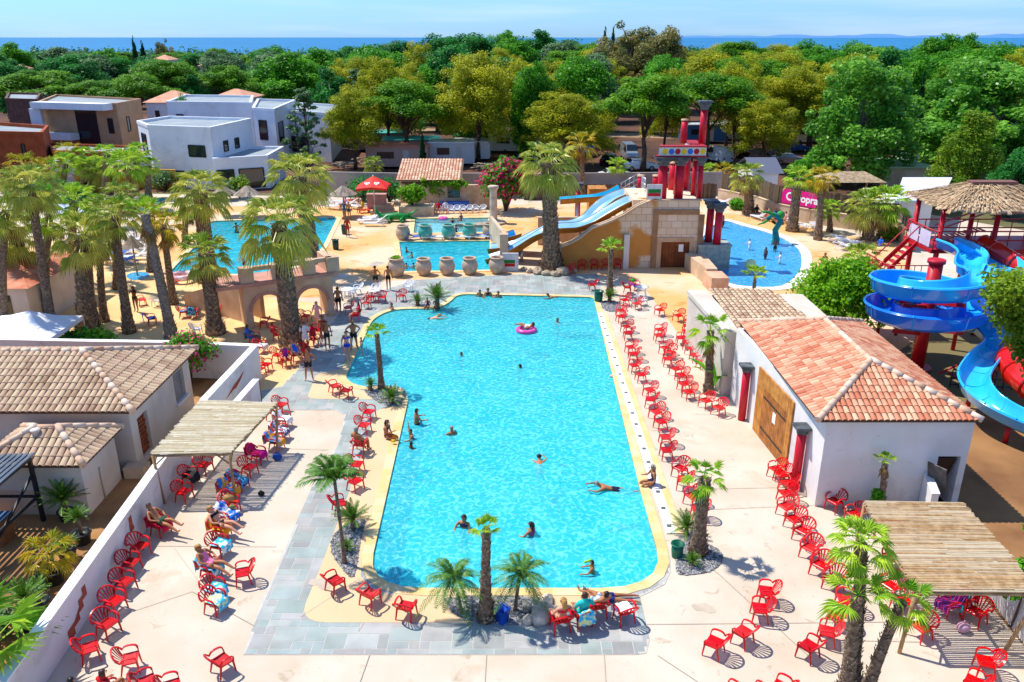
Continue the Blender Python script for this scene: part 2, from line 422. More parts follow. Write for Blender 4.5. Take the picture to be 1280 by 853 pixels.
for iy in range(int((y1-y0)/u)):
    for ix in range(int((x1-x0)/u)):
        if (ix, iy) in grid: continue
        wd, hd = rnd.choice([(1,1),(2,1),(2,2),(3,2),(2,1),(3,1),(1,2),(2,2),(3,2)])
        while any((ix+a, iy) in grid for a in range(wd)): wd -= 1
        for a in range(wd):
            for b_ in range(hd): grid[(ix+a, iy+b_)] = 1
        ax, ay = x0+ix*u+.012, y0+iy*u+.012; bx, by = x0+(ix+wd)*u-.012, y0+(iy+hd)*u-.012
        cs = [(ax,ay),(bx,ay),(bx,by),(ax,by)]
        tv = rnd.random()
        if all(inside(c, slate_poly) for c in cs) and not any(inside(c, main_pool) for c in cs): mb.add([(c[0], c[1], .016) for c in cs], [(0,1,2,3)], 0, tv)
        elif any(inside(c, slate_poly) for c in cs):
            for a in range(wd*3):
                for b_ in range(hd*3):
                    q = [(max(ax, x0+(ix+(a+i)/3)*u), max(ay, y0+(iy+(b_+j)/3)*u)) for i, j in ((0,0),(1,0),(1,1),(0,1))]; q = [(min(c[0], bx), min(c[1], by)) for c in q]
                    if all(inside(c, slate_poly) for c in q) and not any(inside(c, main_pool) for c in q): mb.add([(c[0], c[1], .016) for c in q], [(0,1,2,3)], 0, tv)
tag(mb.build('slate_paving', slate_mat()), kind='structure')
# peach coloured islands on top
peach1 = fillet(P([(372,779),(400,712),(438,612),(470,512),(509,505),(506,520),(452,700),(451,720),(462,735),(486,743),(760,743),(700,770),(655,779)]), [.9,0,0,.6,0,0,0,0,0,0,0,.4,.3])
sheet('peach_terrace', peach1, .020, M_peach)
sheet('peach_island', fillet(P([(383,499),(396,468),(426,462),(436,478),(452,489),(505,492),(500,500)]), [.5,.3,0,0,0,0,.2]), .020, M_peach)
# coping, gutter
def ring(name, pool, wd, z, m, mb=None, seg=.5, kind='structure'):
    outer = offset(pool, wd); n = len(pool); mb = MB()
    cum = 0; rnd = random.Random(5)
    for i in range(n):
        j = (i+1) % n; a, b, c, d = pool[i], pool[j], outer[j], outer[i]
        L = (b-a).length; k = max(1, round(L/seg))
        for q in range(k):
            p0 = a.lerp(b, q/k); p1 = a.lerp(b, (q+1)/k); o0 = d.lerp(c, q/k); o1 = d.lerp(c, (q+1)/k)
            t = rnd.random()**2*.5
            mb.add([(p0.x,p0.y,z),(p1.x,p1.y,z),(o1.x,o1.y,z),(o0.x,o0.y,z)], [(0,1,2,3)], 0, t)
            mb.add([(p0.x,p0.y,z),(p1.x,p1.y,z),(p1.x,p1.y,-.3),(p0.x,p0.y,-.3)], [(0,1,2,3)], 0, t)
            mb.add([(o0.x,o0.y,z),(o1.x,o1.y,z),(o1.x,o1.y,-.02),(o0.x,o0.y,-.02)], [(0,1,2,3)], 0, t)
    return tag(mb.build(name, m), kind=kind)
ring('pool_coping', main_pool, .36, .034, M_coping)
M_wcop = mat('white_coping', '#f0ece6', '#e2d8cc', 1, .6)
ring('lagoon_coping', lagoon, .75, .034, M_wcop)
ring('splash_pool_coping', splash_pool, .45, .05, M_coping)
ring('kids_pool_coping', kids_pool, .4, .05, M_coping)
ring('left_pool_coping', left_pool, .4, .05, mat('beige_coping', '#ecc890', '#e4c49a', 1, .7))
ring('far_pool_coping', far_pool, .4, .05, MATS['beige_coping'])
ga, gb = at(746,392), at(832,668)
dv = (gb-ga).normalized(); nv = V((-dv.y, dv.x, 0))
if nv.x < 0: nv = -nv
mb = MB()
g0 = ga + nv*.02; g1 = gb + nv*.02
mb.add([(p.x,p.y,.042) for p in (g0, g0+nv*.34, g1+nv*.34, g1)], [(0,1,2,3)])
mb.add([(p.x,p.y,.038) for p in (g0+nv*.34, g0+nv*.62, g1+nv*.62, g1+nv*.34)], [(0,1,2,3)], 1, .1)
Lg = (gb-ga).length; k = 21
for i in range(k):
    c = ga + dv*(i+.6)*Lg/k + nv*.20
    mb.add([(q.x,q.y,.047) for q in (c-dv*.09-nv*.08, c+dv*.09-nv*.08, c+dv*.09+nv*.08, c-dv*.09+nv*.08)], [(0,1,2,3)], 2)
tag(mb.build('pool_gutter', [mat('gutter_white', '#f6f4f0', '#ece6de', 2, .5), M_coping, mat('skimmer_grey', '#565a5e')]), kind='structure')
# basins and water
for nm, poly, dep in POOLS:
    n = len(poly); mb = MB()
    mb.prism(poly, None, -dep)
    for i in range(n):
        a, b = poly[i], poly[(i+1) % n]
        mb.add([(a.x,a.y,-dep),(b.x,b.y,-dep),(b.x,b.y,0),(a.x,a.y,0)], [(0,1,2,3)])
    m = {'kids': M_tile2, 'lagoon': M_tile3}.get(nm, M_tile)
    tag(mb.build(nm+'_pool_basin', m), kind='structure')
    wm = {'main': W_main, 'lagoon': W_lag, 'splash': W_far, 'left': W_far, 'far': W_far, 'kids': W_kids}[nm]
    zw = -.06 if nm != 'main' else -.05
    tag(MB().prism(poly, None, zw).build(nm+'_pool_water', wm), kind='structure')
# wide shallow steps inside the pool
M_step = mat('pool_step', '#a8e8f4', '#c0f0f8', 1, .4)
def steps(name, a, b, inward, n_, h, d):
    mb = MB(); a, b = V(a), V(b); inward = V(inward).normalized()
    for i in range(n_):
        z = -.22 - i*h; p = a+inward*d*i; q = b+inward*d*i
        vs = [p, q, q+inward*d, p+inward*d]
        mb.prism(vs, z-h, z, 0)
    tag(mb.build(name, M_step), kind='structure')
steps('pool_steps', at(690,372.5), at(741,373.5), (0,-1,0), 4, .25, .9)
steps('corner_steps', at(434,474), at(452,484), (.6,.8,0), 4, .22, .35)
steps('exit_steps', at(720,736), at(826,736), (0,1,0), 3, .25, .45)
steps('splash_steps', at(500,304), at(505,339), (1,0,0), 3, .22, .4)
# floor drains and inlets of the main pool
mb = MB()
for x, y in ((-3.2,24),(1.6,24),(-2.6,31),(2.2,31),(-1.8,39),(1.8,39),(0,46)): mb.box((x-.16,y-.16,-1.452), (x+.16,y+.16,-1.43))
tag(mb.build('pool_drains', mat('drain_grey', '#4c8890')), kind='structure')
rw = random.Random(21)
def wet(x, y, z, s):
    p = at(x, y); q = []
    for k in range(22): a = k*math.pi/11; r = s*rw.uniform(.8, 1.0)*(1+.35*math.sin(2*a+s*30)+.2*math.cos(3*a+s*9)); q.append(V((p.x+r*math.cos(a), p.y+r*math.sin(a), 0)))
    sheet('wet_patch', smooth_poly(q, 3), z, mat('wet_concrete', '#b8a892', '#c6b6a0', 2, .35))
for x, y, z, s in ((770,470,.005,.3),(812,560,.005,.26),(838,650,.005,.3),(400,730,.0255,.3),(446,560,.0255,.24),(760,410,.005,.3),(880,760,.005,.28),(430,345,.012,.5),(470,330,.012,.6)): wet(x, y, z, s)
# joints in the concrete
mb = MB()
for pts in ([(450,853),(462,819)],[(606,853),(608,819)],[(757,853),(755,819)],[(808,781),(1110,778)],[(898,718),(1012,822)],[(822,640),(1018,632)],[(822,820),(872,853)],
            [(898,718),(862,690)],[(872,612),(1018,609)],[(868,518),(935,519)],[(185,683),(345,684)],[(218,686),(262,745)],[(150,770),(240,740)],[(240,740),(318,783)],[(0,0)],[(376,772),(452,722)],[(455,779),(448,790)],
            [(1058,801),(1150,803)],[(1040,740),(1110,742)],[(815,430),(860,432)],[(318,560),(410,563)]):
    if len(pts) < 2: continue
    a, b = at(*pts[0]), at(*pts[1]); d = (b-a).normalized(); s_ = V((-d.y, d.x, 0))*.011
    mb.add([(p.x,p.y,.0245) for p in (a-s_, b-s_, b+s_, a+s_)], [(0,1,2,3)])
tag(mb.build('concrete_joints', mat('joint_grey', '#b8aa98')), kind='structure')
# soft soil areas
sheet('garden_ground', [V((-34,12,0)), V((-12.9,12,0)), V((-13.1,40,0)), V((-34,40,0))], .004, M_sand)
M_dirt = mat('yard_dirt', '#a07448', '#7c5432', .35, .95, bump=.4, bscale=4, detail=9)
sheet('yard_ground', [V((14.35,14,0)), V((40,14,0)), V((44,34,0)), V((22,34.5,0)), V((18.8,31.5,0)), V((16.4,30,0)), V((16.3,25,0)), V((14.4,22,0))], .006, M_dirt)
tag(MB().prism([V((-420,91,0)), V((-62,91,0)), V((-12,88,0)), V((60,88,0)), V((420,88,0)), V((420,420,0)), V((-420,420,0))], None, -.004).build('camp_ground', M_soil), kind='structure')
# camp road strips
sheet('camp_road', [V((-20,150,0)), V((120,120,0)), V((120,126,0)), V((-20,157,0))], .004, mat('camp_road', '#a88a6c', '#8c7258', .3, .95))
# gravel beds
M_grav = mat('gravel_grey', '#8a8888', '#4c4a4c', 14, .95, bump=1, bscale=26, tint='#d4d0cc', contrast=(.42, .58))
def gravel(name, poly, seed, st=.06):
    rnd = random.Random(seed); mb = MB().prism(poly, -.0, .03)
    xs = [p.x for p in poly]; ys = [p.y for p in poly]
    for _ in range(1500):
        x, y = rnd.uniform(min(xs), max(xs)), rnd.uniform(min(ys), max(ys))
        if not inside((x, y), poly): continue
        r = rnd.uniform(.5, 1.1)*st; a = rnd.uniform(0, 6); h = .03+r*.7
        vs = [(x+r*math.cos(a+k*1.57), y+r*math.sin(a+k*1.57)*.8, .028) for k in range(4)]+[(x+rnd.uniform(-.3,.3)*r, y, h)]
        mb.add(vs, [(0,1,4),(1,2,4),(2,3,4),(3,0,4)], 0, rnd.random()**1.6)
    return tag(mb.build(name, M_grav), kind='stuff', label='grey stone chips in the planting bed', cat='gravel')
gravel('gravel_bed', smooth_poly(P([(458,484),(474,482),(505,487),(504,503),(497,508),(480,507),(463,497),(456,489)]), 3), 1)
gravel('gravel_bed', smooth_poly(P([(456,650),(450,680),(443,722),(428,712),(415,692),(416,672),(430,658)]), 3), 2)
gravel('gravel_bed', smooth_poly(P([(562,748),(640,746),(690,752),(688,772),(672,781),(600,779),(570,770),(560,758)]), 3), 3)
gravel('gravel_bed', smooth_poly(P([(845,682),(880,680),(902,692),(900,706),(884,716),(850,719),(845,704)]), 3), 4)
gravel('gravel_bed', smooth_poly(P([(751,378),(768,377),(776,383),(770,390),(756,388)]), 3), 5)
# sea and far hills
sheet('sea', [V((-60000,600,0)), V((60000,600,0)), V((60000,80000,0)), V((-60000,80000,0))], -.6, mat('sea_water', '#0a6896', '#0f74a4', .002, .45, spec=.25))
M_hill = mat('far_hill_haze', '#4c7cb0', '#5282b4', .0004, .95)  # distance haze painted into the hills' blue diffuse colour
def hills(x0, x1, Y, pk, seed):
    mb = MB(); rnd = random.Random(seed); n = 40; k = 4
    a = [rnd.uniform(0, 6) for _ in range(4)]
    vs = []
    for i in range(n+1):
        t = i/n; x = x0+(x1-x0)*t
        h = pk*math.sin(math.pi*t)**.7*(.62+.2*math.sin(9*t+a[0])+.12*math.sin(23*t+a[1])+.06*math.sin(47*t+a[2]))
        vs += [(x, Y-3000, -5), (x, Y-900, h*.6), (x, Y, h), (x, Y+2500, -5)]
    fs = [(i*4+j, (i+1)*4+j, (i+1)*4+j+1, i*4+j+1) for i in range(n) for j in range(3)]
    mb.add(vs, fs, 0, 0, True); tag(mb.build('hills', M_hill), kind='structure')
hills(7500, 16500, 42000, 200, 1); hills(14500, 24000, 42000, 240, 2); hills(19500, 30000, 38000, 420, 5)
# ================================================================ VEGETATION
def rot_quads(C, N, size, aspect=1.0, spin=None):
    """quads centred at C (n,3) with normals N, per-quad size"""
    n = len(C); N = N/np.linalg.norm(N, axis=1, keepdims=True)
    R_ = RNG.normal(size=(n, 3)); U = np.cross(N, R_); U /= np.linalg.norm(U, axis=1, keepdims=True)+1e-9
    W = np.cross(N, U); s = np.asarray(size).reshape(-1, 1)
    a, b = U*s, W*s*aspect
    return np.stack([C-a*.9-b*.15, C-b, C+a*1.1, C+b], axis=1)
def leafmat(name, dark, light, rough=.5, trans=.42, obj_var=.12):
    m = mat(name, dark, rough=rough, spec=.25, tint=light, trans=trans)
    return m
L_pine = leafmat('pine_needles', '#2f7410', '#86bc1c')
L_olive = leafmat('yellow_pine_needles', '#74880c', '#d0cc24')
L_plane = leafmat('plane_leaves', '#2e7c18', '#98d04c', rough=.35)
L_dark = leafmat('dark_leaves', '#145c26', '#46a03a')
L_green = leafmat('green_leaves', '#287a16', '#7cc428')
L_euc = leafmat('eucalyptus_leaves', '#5e6e3c', '#ac9c58')
L_grey = leafmat('grey_green_leaves', '#3c6c44', '#88a86c')
L_cyp = leafmat('cypress_needles', '#0e3c18', '#235c24')
L_bright = leafmat('bright_leaves', '#388810', '#a0d01c')
L_acacia = leafmat('acacia_leaves', '#457c14', '#a0b82c')
M_bark = mat('bark', '#6e5848', '#3c2e24', 6, .9, bump=.6, bscale=12)
M_barkl = mat('bark_pale', '#a4968a', '#6e6258', 4, .9, bump=.4, bscale=10)

def cloud(C, r, n, size, sq=.75, up=.35, jit=.55):
    up += .45
    """leaves round clump centres C (k,3) with radii r (k,) -> quads, tints"""
    C = np.asarray(C, float); r = np.asarray(r)*RNG.uniform(.65, 1.25, len(C)); w_ = r**2; idx = RNG.choice(len(C), n, p=w_/w_.sum())
    d = RNG.normal(size=(n, 3)); d[:, 2] += .25; d /= np.linalg.norm(d, axis=1, keepdims=True)
    rr = r[idx]*(.42+.78*RNG.random(n)**.75)
    pos = C[idx]+d*rr[:, None]*np.array([1, 1, sq])
    N = d+RNG.normal(size=(n, 3))*jit; N[:, 2] += up
    q = rot_quads(pos, N, size*(.6+.8*RNG.random(n)), .7)
    ct = RNG.random(len(C)); t = np.clip(.55*ct[idx]+.45*RNG.random(n)+.12*d[:, 2]-.05, 0, 1)
    return q, t
def clumps_dome(k, rx, z0, z1, r0, r1, shell=.6, low=0):
    out = []; rs = []
    while len(out) < k:
        p = RNG.normal(size=3); p /= np.linalg.norm(p)
        if p[2] < low: p[2] = -p[2]
        s = shell+(1-shell)*RNG.random()
        out.append((p[0]*rx*s, p[1]*rx*s, z0+(z1-z0)*p[2]*s)); rs.append(RNG.uniform(r0, r1))
    return out, rs
def trunk_mesh(name, h, r, m, limbs=(), lean=0, seed=0):
    rnd = random.Random(seed); mb = MB()
    pts = [(rnd.uniform(-.1,.1)*i*lean, rnd.uniform(-.1,.1)*i*lean, h*i/6) for i in range(7)]
    mb.tube(pts, [r*(1.25 if i == 0 else 1-.1*i) for i in range(7)], 8)
    for (x, y, z, z0, rr) in limbs:
        k = min(5, int(6*z0/h)); b0 = pts[k]
        mid = (b0[0]*.5+x*.45, b0[1]*.5+y*.45, z0+(z-z0)*.65)
        mb.tube([b0, mid, (x, y, z)], [rr, rr*.7, rr*.3], 5)
    return mb.mesh(name, m)
def make_tree(name, cat, kind, seed):
    """canonical: 10 m wide, 13 m tall"""
    global RNG
    RNG = np.random.default_rng(seed); rnd = random.Random(seed)
    Wd, Hh = 5.0, 13.0
    if kind == 'umbrella':
        C, r = clumps_dome(80, 4.3, 8.0, 12.3, .6, 1.2, .6, -.05); q, t = cloud(C, r, 26000, .115, .7, .5)
        lm, bm, th, tr = L_pine, M_bark, 8.6, .3; limbs = [(c[0]*.8, c[1]*.8, c[2]-.3, rnd.uniform(5.2, 7), .12) for c in C[:12]]
    elif kind == 'olive':
        C, r = clumps_dome(105, 4.3, 6.2, 12.5, .6, 1.3, .42, -.5); q, t = cloud(C, r, 34000, .10, .85, .4, .8)
        lm, bm, th, tr = L_olive, M_bark, 9.5, .26; limbs = [(c[0]*.85, c[1]*.85, c[2]-.2, rnd.uniform(3.6, 7), .1) for c in C[:14]]
    elif kind == 'plane':
        C, r = clumps_dome(130, 4.3, 5.6, 12.5, .5, 1.05, .42, -.8); q, t = cloud(C, r, 26000, .155, .9, .2, .9)
        lm, bm, th, tr = L_plane, M_barkl, 9, .3; limbs = [(c[0]*.85, c[1]*.85, c[2]-.2, rnd.uniform(2, 6), .12) for c in C[:14]]
    elif kind in ('broad', 'dark', 'grey'):
        C, r = clumps_dome(80, 4.0, 5.4, 12.0, .8, 1.5, .5, -.75); q, t = cloud(C, r, 18000, .18, .85, .25, .8)
        lm = {'broad': L_green, 'dark': L_dark, 'grey': L_grey}[kind]; bm, th, tr = M_bark, 8, .28; limbs = [(c[0]*.7, c[1]*.7, c[2]-.2, rnd.uniform(2, 5), .1) for c in C[:8]]
    elif kind == 'eucalyptus':
        C, r = clumps_dome(48, 4.2, 7.0, 12.2, .7, 1.3, .4, -.6); q, t = cloud(C, r, 12000, .15, 1, .1, .9)
        lm, bm, th, tr = L_euc, M_barkl, 10.5, .2; limbs = [(c[0]*.9, c[1]*.9, c[2], rnd.uniform(3, 8), .1) for c in C[:18]]
    elif kind == 'cypress':
        zs = np.linspace(.8, 12.4, 44); C = [(rnd.uniform(-.6,.6), rnd.uniform(-.6,.6), z) for z in zs]
        r = [4.2*max(.12, (1-((z-3.5)/9.4)**2 if z > 3.5 else .75+.25*z/3.5)) for z in zs]; q, t = cloud(C, r, 4200, .5, .22, .1)
        lm, bm, th, tr = L_cyp, M_bark, 6, .6; limbs = []
    elif kind == 'sparse':
        C = []; r = []
        for i in range(64):
            z = 3.4+9.4*(i/64); R_ = 4.6*(1-((z-3.4)/10.2))+.4; a = rnd.uniform(0, 6.28); k = R_*rnd.uniform(.35, 1)
            C.append((k*math.cos(a), k*math.sin(a), z)); r.append(rnd.uniform(.45, .8))
        q, t = cloud(C, r, 3000, .24, .4, .6); lm, bm, th, tr = L_grey, M_bark, 12.6, .24
        limbs = [(c[0], c[1], c[2], max(2.2, c[2]-.8), .07) for c in C[::2]]
    elif kind == 'conifer':
        C = []; r = []
        for i in range(110):
            z = .8+11.6*(i/110); R_ = 4.3*(1-(z/13.4)**1.6)+.3; a = rnd.uniform(0, 6.28); k = R_*rnd.uniform(.55, 1)
            C.append((k*math.cos(a), k*math.sin(a), z)); r.append(rnd.uniform(.6, 1.0))
        q, t = cloud(C, r, 18000, .14, 1.15, .2, .8); lm, bm, th, tr = L_acacia, M_bark, 8, .3; limbs = []
    tree = thing(name, 'x', cat)
    obj('trunk', trunk_mesh('trunk', th, tr, bm, limbs, 1, seed), tree)
    obj('crown', quadmesh('crown', q, t, lm), tree)
    return tree
TP = {}
for kd, nm, cnt in (('umbrella','umbrella_pine',3), ('olive','pine_tree',3), ('plane','plane_tree',2), ('broad','broadleaf_tree',3), ('dark','dark_tree',3), ('grey','grey_leaved_tree',2), ('eucalyptus','eucalyptus_tree',2), ('cypress','cypress_tree',1), ('sparse','sparse_conifer',1), ('conifer','cedar_tree',1)):
    TP[kd] = [make_tree(nm, 'tree', kd, 100+len(TP)*7+i) for i in range(cnt)]
TI = [0]
def tree(kind, px, ytop, Y, wpx, label, group=None, depth=None):
    TI[0] += 1; pr = TP[kind][TI[0] % len(TP[kind])]
    z = zat(ytop, Y)
    x = xat(px, Y, z*.7); d = Y*math.cos(PIT)+(CAMH-z*.7)*math.sin(PIT); wm = wpx/F*d
    o = place(pr, USED, (x, Y, -.05), (TI[0]*2.4) % 6.28, label, 'tree', group)
    an_ = random.uniform(.86, 1.16); o.scale = (wm/10*1.06*an_, wm/10*1.06/an_, z/13*random.uniform(.97, 1.07))
    return o
# trees one can tell apart, near the pool ground
NT = [
 ('sparse',380,106,104,62,'thin grey-green conifer with bare trunk in front of the white villas'),
 ('olive',440,100,106,86,'yellow-green pine between the bare conifer and the dense green pine'),
 ('umbrella',505,97,110,118,'dense mid-green pine left of the large olive-coloured pine'),
 ('olive',597,62,113,125,'large olive-coloured pine with tall rounded crown behind the stone pool house'),
 ('olive',660,72,128,120,'olive-green pine between the large olive pine and the green umbrella pines'),
 ('olive',712,105,108,120,'low yellow-green pine above the white pipe of the entrance palms'),
 ('umbrella',808,94,104,118,'green umbrella pine left of the tall red column'),
 ('umbrella',888,84,112,128,'green umbrella pine directly behind the red columns'),
 ('olive',958,122,105,84,'small yellow-green pine right of the tall red column'),
 ('olive',905,60,150,130,'golden olive pine rising above the umbrella pines'),
 ('olive',975,58,160,150,'broad golden pine with crown against the sea, centre right'),
 ('olive',1020,82,125,130,'tall olive pine left of the bright plane tree'),
 ('olive',1075,62,170,120,'golden pine crown just left above the bright plane tree'),
 ('plane',1085,66,94,150,'bright green plane tree with silvery leaves left of the thin cypress'),
 ('plane',1182,100,112,110,'pale green plane tree behind the thin dark cypress'),
 ('plane',1248,62,98,175,'large bright plane tree at the right edge above the thatched tower'),
 ('conifer',1218,135,84,100,'feathery dark olive cedar behind the thatched roof of the slide tower'),
 ('dark',1275,175,76,70,'dark green tree at the right edge behind the thatched roof'),
 ('cypress',1151,88,118,13,'thin dark cypress between the two plane trees'),
 ('cypress',528,163,102,8,'slim clipped cypress standing behind the stone pool house'),
 ('eucalyptus',786,20,195,92,'tall brown-tinged eucalyptus breaking the skyline in the centre'),
 ('eucalyptus',825,32,190,80,'second tall eucalyptus just right of the tallest one'),
 ('eucalyptus',757,48,185,86,'rusty brown eucalyptus left of the tallest one'),
 ('grey',742,66,150,78,'grey-green rounded tree below the eucalyptus group'),
 ('grey',700,46,260,60,'pale silvery tree on the skyline left of the eucalyptus group'),
 ('broad',1180,34,250,66,'round dark-topped green tree on the skyline above the thin cypress'),
 ('broad',1210,44,255,50,'green tree on the skyline at the right of the round-topped one'),
 ('umbrella',1190,78,140,60,'flat rounded green pine behind the thin cypress'),
 ('cypress',168,45,300,9,'taller dark cypress of the pair on the left skyline'),
 ('cypress',179,50,305,9,'shorter dark cypress of the pair on the left skyline'),
 ('cypress',756,31,290,10,'dark pointed tree on the skyline left of the eucalyptus'),
 ('cypress',766,32,292,9,'second dark pointed tree on the skyline left of the eucalyptus'),
 ('eucalyptus',205,46,300,26,'airy tree on the left skyline right of the cypress pair'),
 ('umbrella',40,90,150,120,'wide dark umbrella pine at the left edge behind the brick building'),
 ('umbrella',118,99,150,85,'rounded green pine behind the brown villa, left one'),
 ('umbrella',172,93,148,82,'rounded green pine behind the brown villa, right one'),
 ('umbrella',285,84,165,75,'rounded green pine behind the white villas'),
 ('dark',240,92,160,45,'small dark green tree left of the rounded pine behind the white villas'),
 ('dark',75,64,190,75,'tall dark green tree above the umbrella pine at left'),
 ('dark',135,66,200,70,'dark bushy tree below the cypress pair'),
 ('broad',345,70,175,90,'bright green broadleaf tree above the white villas'),
 ('broad',398,62,190,90,'bright green broadleaf tree left of the grey-brown conifer'),
 ('sparse',447,84,140,60,'grey-brown conifer behind the yellow-green pine'),
 ('broad',470,54,180,85,'dark green rounded tree in the middle distance left of centre'),
 ('broad',545,72,150,70,'bright green tree left behind the large olive pine'),
 ('broad',230,122,122,26,'narrow green tree between the brown and white villas'),
 ('broad',1010,196,92,44,'bright green bush-like tree by the parked cars'),
]
for k_, px, yt, Y, wp, lb in NT: tree(k_, px, yt, Y, wp, lb)
# fill of the wood: individual trees
rnd = random.Random(11)
def profile(x, Y):
    b = 60 if x < 430 else (52 if x < 700 else 55)
    return b
cnt = 0
for Y, n_ in ((117, 12), (128, 11), (146, 12), (168, 13), (192, 15), (220, 16), (255, 17), (295, 18), (340, 19)):
    for i in range(n_):
        px = -40+1360*(i+rnd.uniform(.1, .9))/n_
        wpx = rnd.uniform(62, 92)*(1 if Y < 200 else 190/Y*1.15)
        if px < (470 if Y < 120 else 410) and Y < 160: continue
        if Y < 120 and px > 1040: continue
        if px < 700 and 185 < Y < 215 and 195 < px < 260: continue
        yt = profile(px, Y)+rnd.uniform(-2, 6)+max(0, (230-Y)*.16)
        if px > 700: kind = rnd.choice(['olive', 'olive', 'olive', 'umbrella', 'broad'] if px < 1060 else ['plane', 'broad', 'broad', 'olive', 'dark'])
        elif px > 430: kind = rnd.choice(['broad', 'dark', 'olive', 'olive', 'dark'] if Y < 240 else ['dark', 'broad', 'dark', 'grey'])
        else: kind = rnd.choice(['dark', 'broad', 'broad', 'dark', 'umbrella', 'grey'])
        if 500 < px < 700 and Y > 250: yt -= 12
        if rnd.random() < .22: yt -= rnd.uniform(3, 9)
        hh = zat(yt, Y)
        if hh > 17 and not (500 < px < 700): yt += (hh-14.5)*F/Y*.9
        lab = {'olive': 'golden-green pine in the wood behind the camp', 'umbrella': 'green umbrella pine in the wood behind the camp', 'broad': 'green broadleaf tree in the wood behind the camp',
               'dark': 'dark green tree in the wood towards the sea', 'plane': 'pale green plane tree in the wood on the right', 'grey': 'grey-green tree in the wood towards the sea'}[kind]
        tree(kind, px, yt, Y*rnd.uniform(.97, 1.03), wpx, lab, lab.replace(' in the wood', 's of the wood')); cnt += 1
# far wood as one mass
RNG = np.random.default_rng(5)
n_ = 1500
Yf = 355+(595-355)*RNG.random(n_)**.8; Xf = (RNG.random(n_)-.5)*1.5*Yf
pxf = 640+Xf*F/(Yf*math.cos(PIT)+1)
zt = RNG.uniform(8.5, 11.2, n_)+np.where((pxf > 520) & (pxf < 720), 4.4, 0)+np.where(pxf > 1150, 2.0, 0)+np.where(RNG.random(n_) < .04, 2.6, 0)+np.where(pxf < 430, -1.0, 0)
rr = RNG.uniform(2.2, 4.6, n_)
C = []; r = []
for x, y, z, q_ in zip(Xf, Yf, zt, rr):
    for k in range(3): C.append((x+RNG.normal()*q_*.5, y+RNG.normal()*q_*.5, z-q_*.8-RNG.random()*2.2)); r.append(q_*.8)
    C.append((x, y, z*.35)); r.append(q_*1.2)
q, t = cloud(C, r, 70000, .85, .95, .3)
tag(obj('far_wood', quadmesh('far_wood', q, t, leafmat('far_wood_leaves', '#185034', '#4c8c40'))), 'dark green far-off wood along the coast in front of the sea', 'wood', kind='stuff')

# ---------------------------------------------------------------- palms
M_ptrunk = mat('palm_trunk', '#8c7660', '#5c4838', 9, .95, bump=.8, bscale=18, tint='#b49c80')
M_ptrunk2 = mat('palm_trunk_grey', '#9c9284', '#6c6258', 9, .95, bump=.8, bscale=18, tint='#aca090')
PL = leafmat('fan_palm_leaf', '#6a9422', '#e0d866', rough=.3, trans=.3)
PL2 = leafmat('fan_palm_leaf_fresh', '#4c941c', '#c8e044', rough=.3, trans=.3)
PLY = leafmat('fan_palm_leaf_yellow', '#689020', '#dcb428', rough=.4, trans=.3)
PDRY = leafmat('dry_palm_leaf', '#7c5c34', '#b89458', rough=.8, trans=.2)
PF = leafmat('feather_palm_leaf', '#2e6a20', '#7ca03c', rough=.4, trans=.25)
CY = leafmat('cycas_leaf', '#1e5c1c', '#7c9c2c', rough=.35, trans=.2)
def trunk_palm(h, r0, r1, lean=(0, 0), rings=True, skirt=0, seed=0, boots=True):
    rnd = random.Random(seed); mb = MB(); n = max(8, int(h*3))
    pts = []; rs = []
    for i in range(n+1):
        t = i/n; pts.append((lean[0]*t**1.4, lean[1]*t**1.4, h*t))
        r = r0+(r1-r0)*min(1, t*1.6)+(.35*r0*(1-t*6) if t < .16 else 0); rs.append(r*(1+.05*rnd.uniform(-1, 1)))
    mb.tube(pts, rs, 10)
    if boots:
        for i in range(int(h*r1*420)+30):
            t = rnd.random(); p = pts[min(n, int(t*n))]; a = rnd.uniform(0, 6.28); rr = rs[min(n, int(t*n))]
            c = V((p[0]+rr*.93*math.cos(a), p[1]+rr*.93*math.sin(a), h*t)); o = V((math.cos(a), math.sin(a), 0)); s_ = V((-o.y, o.x, 0))
            e = rnd.uniform(.5, 1)*(.04+.25*rr)
            mb.add([c-s_*e*.7, c+s_*e*.7, c+o*e*.75+V((0,0,e*1.3)), c+V((0,0,-e*.5))+o*.02], [(0,1,2),(0,3,1)], 0, rnd.random()**.8)
    return mb, pts[-1]
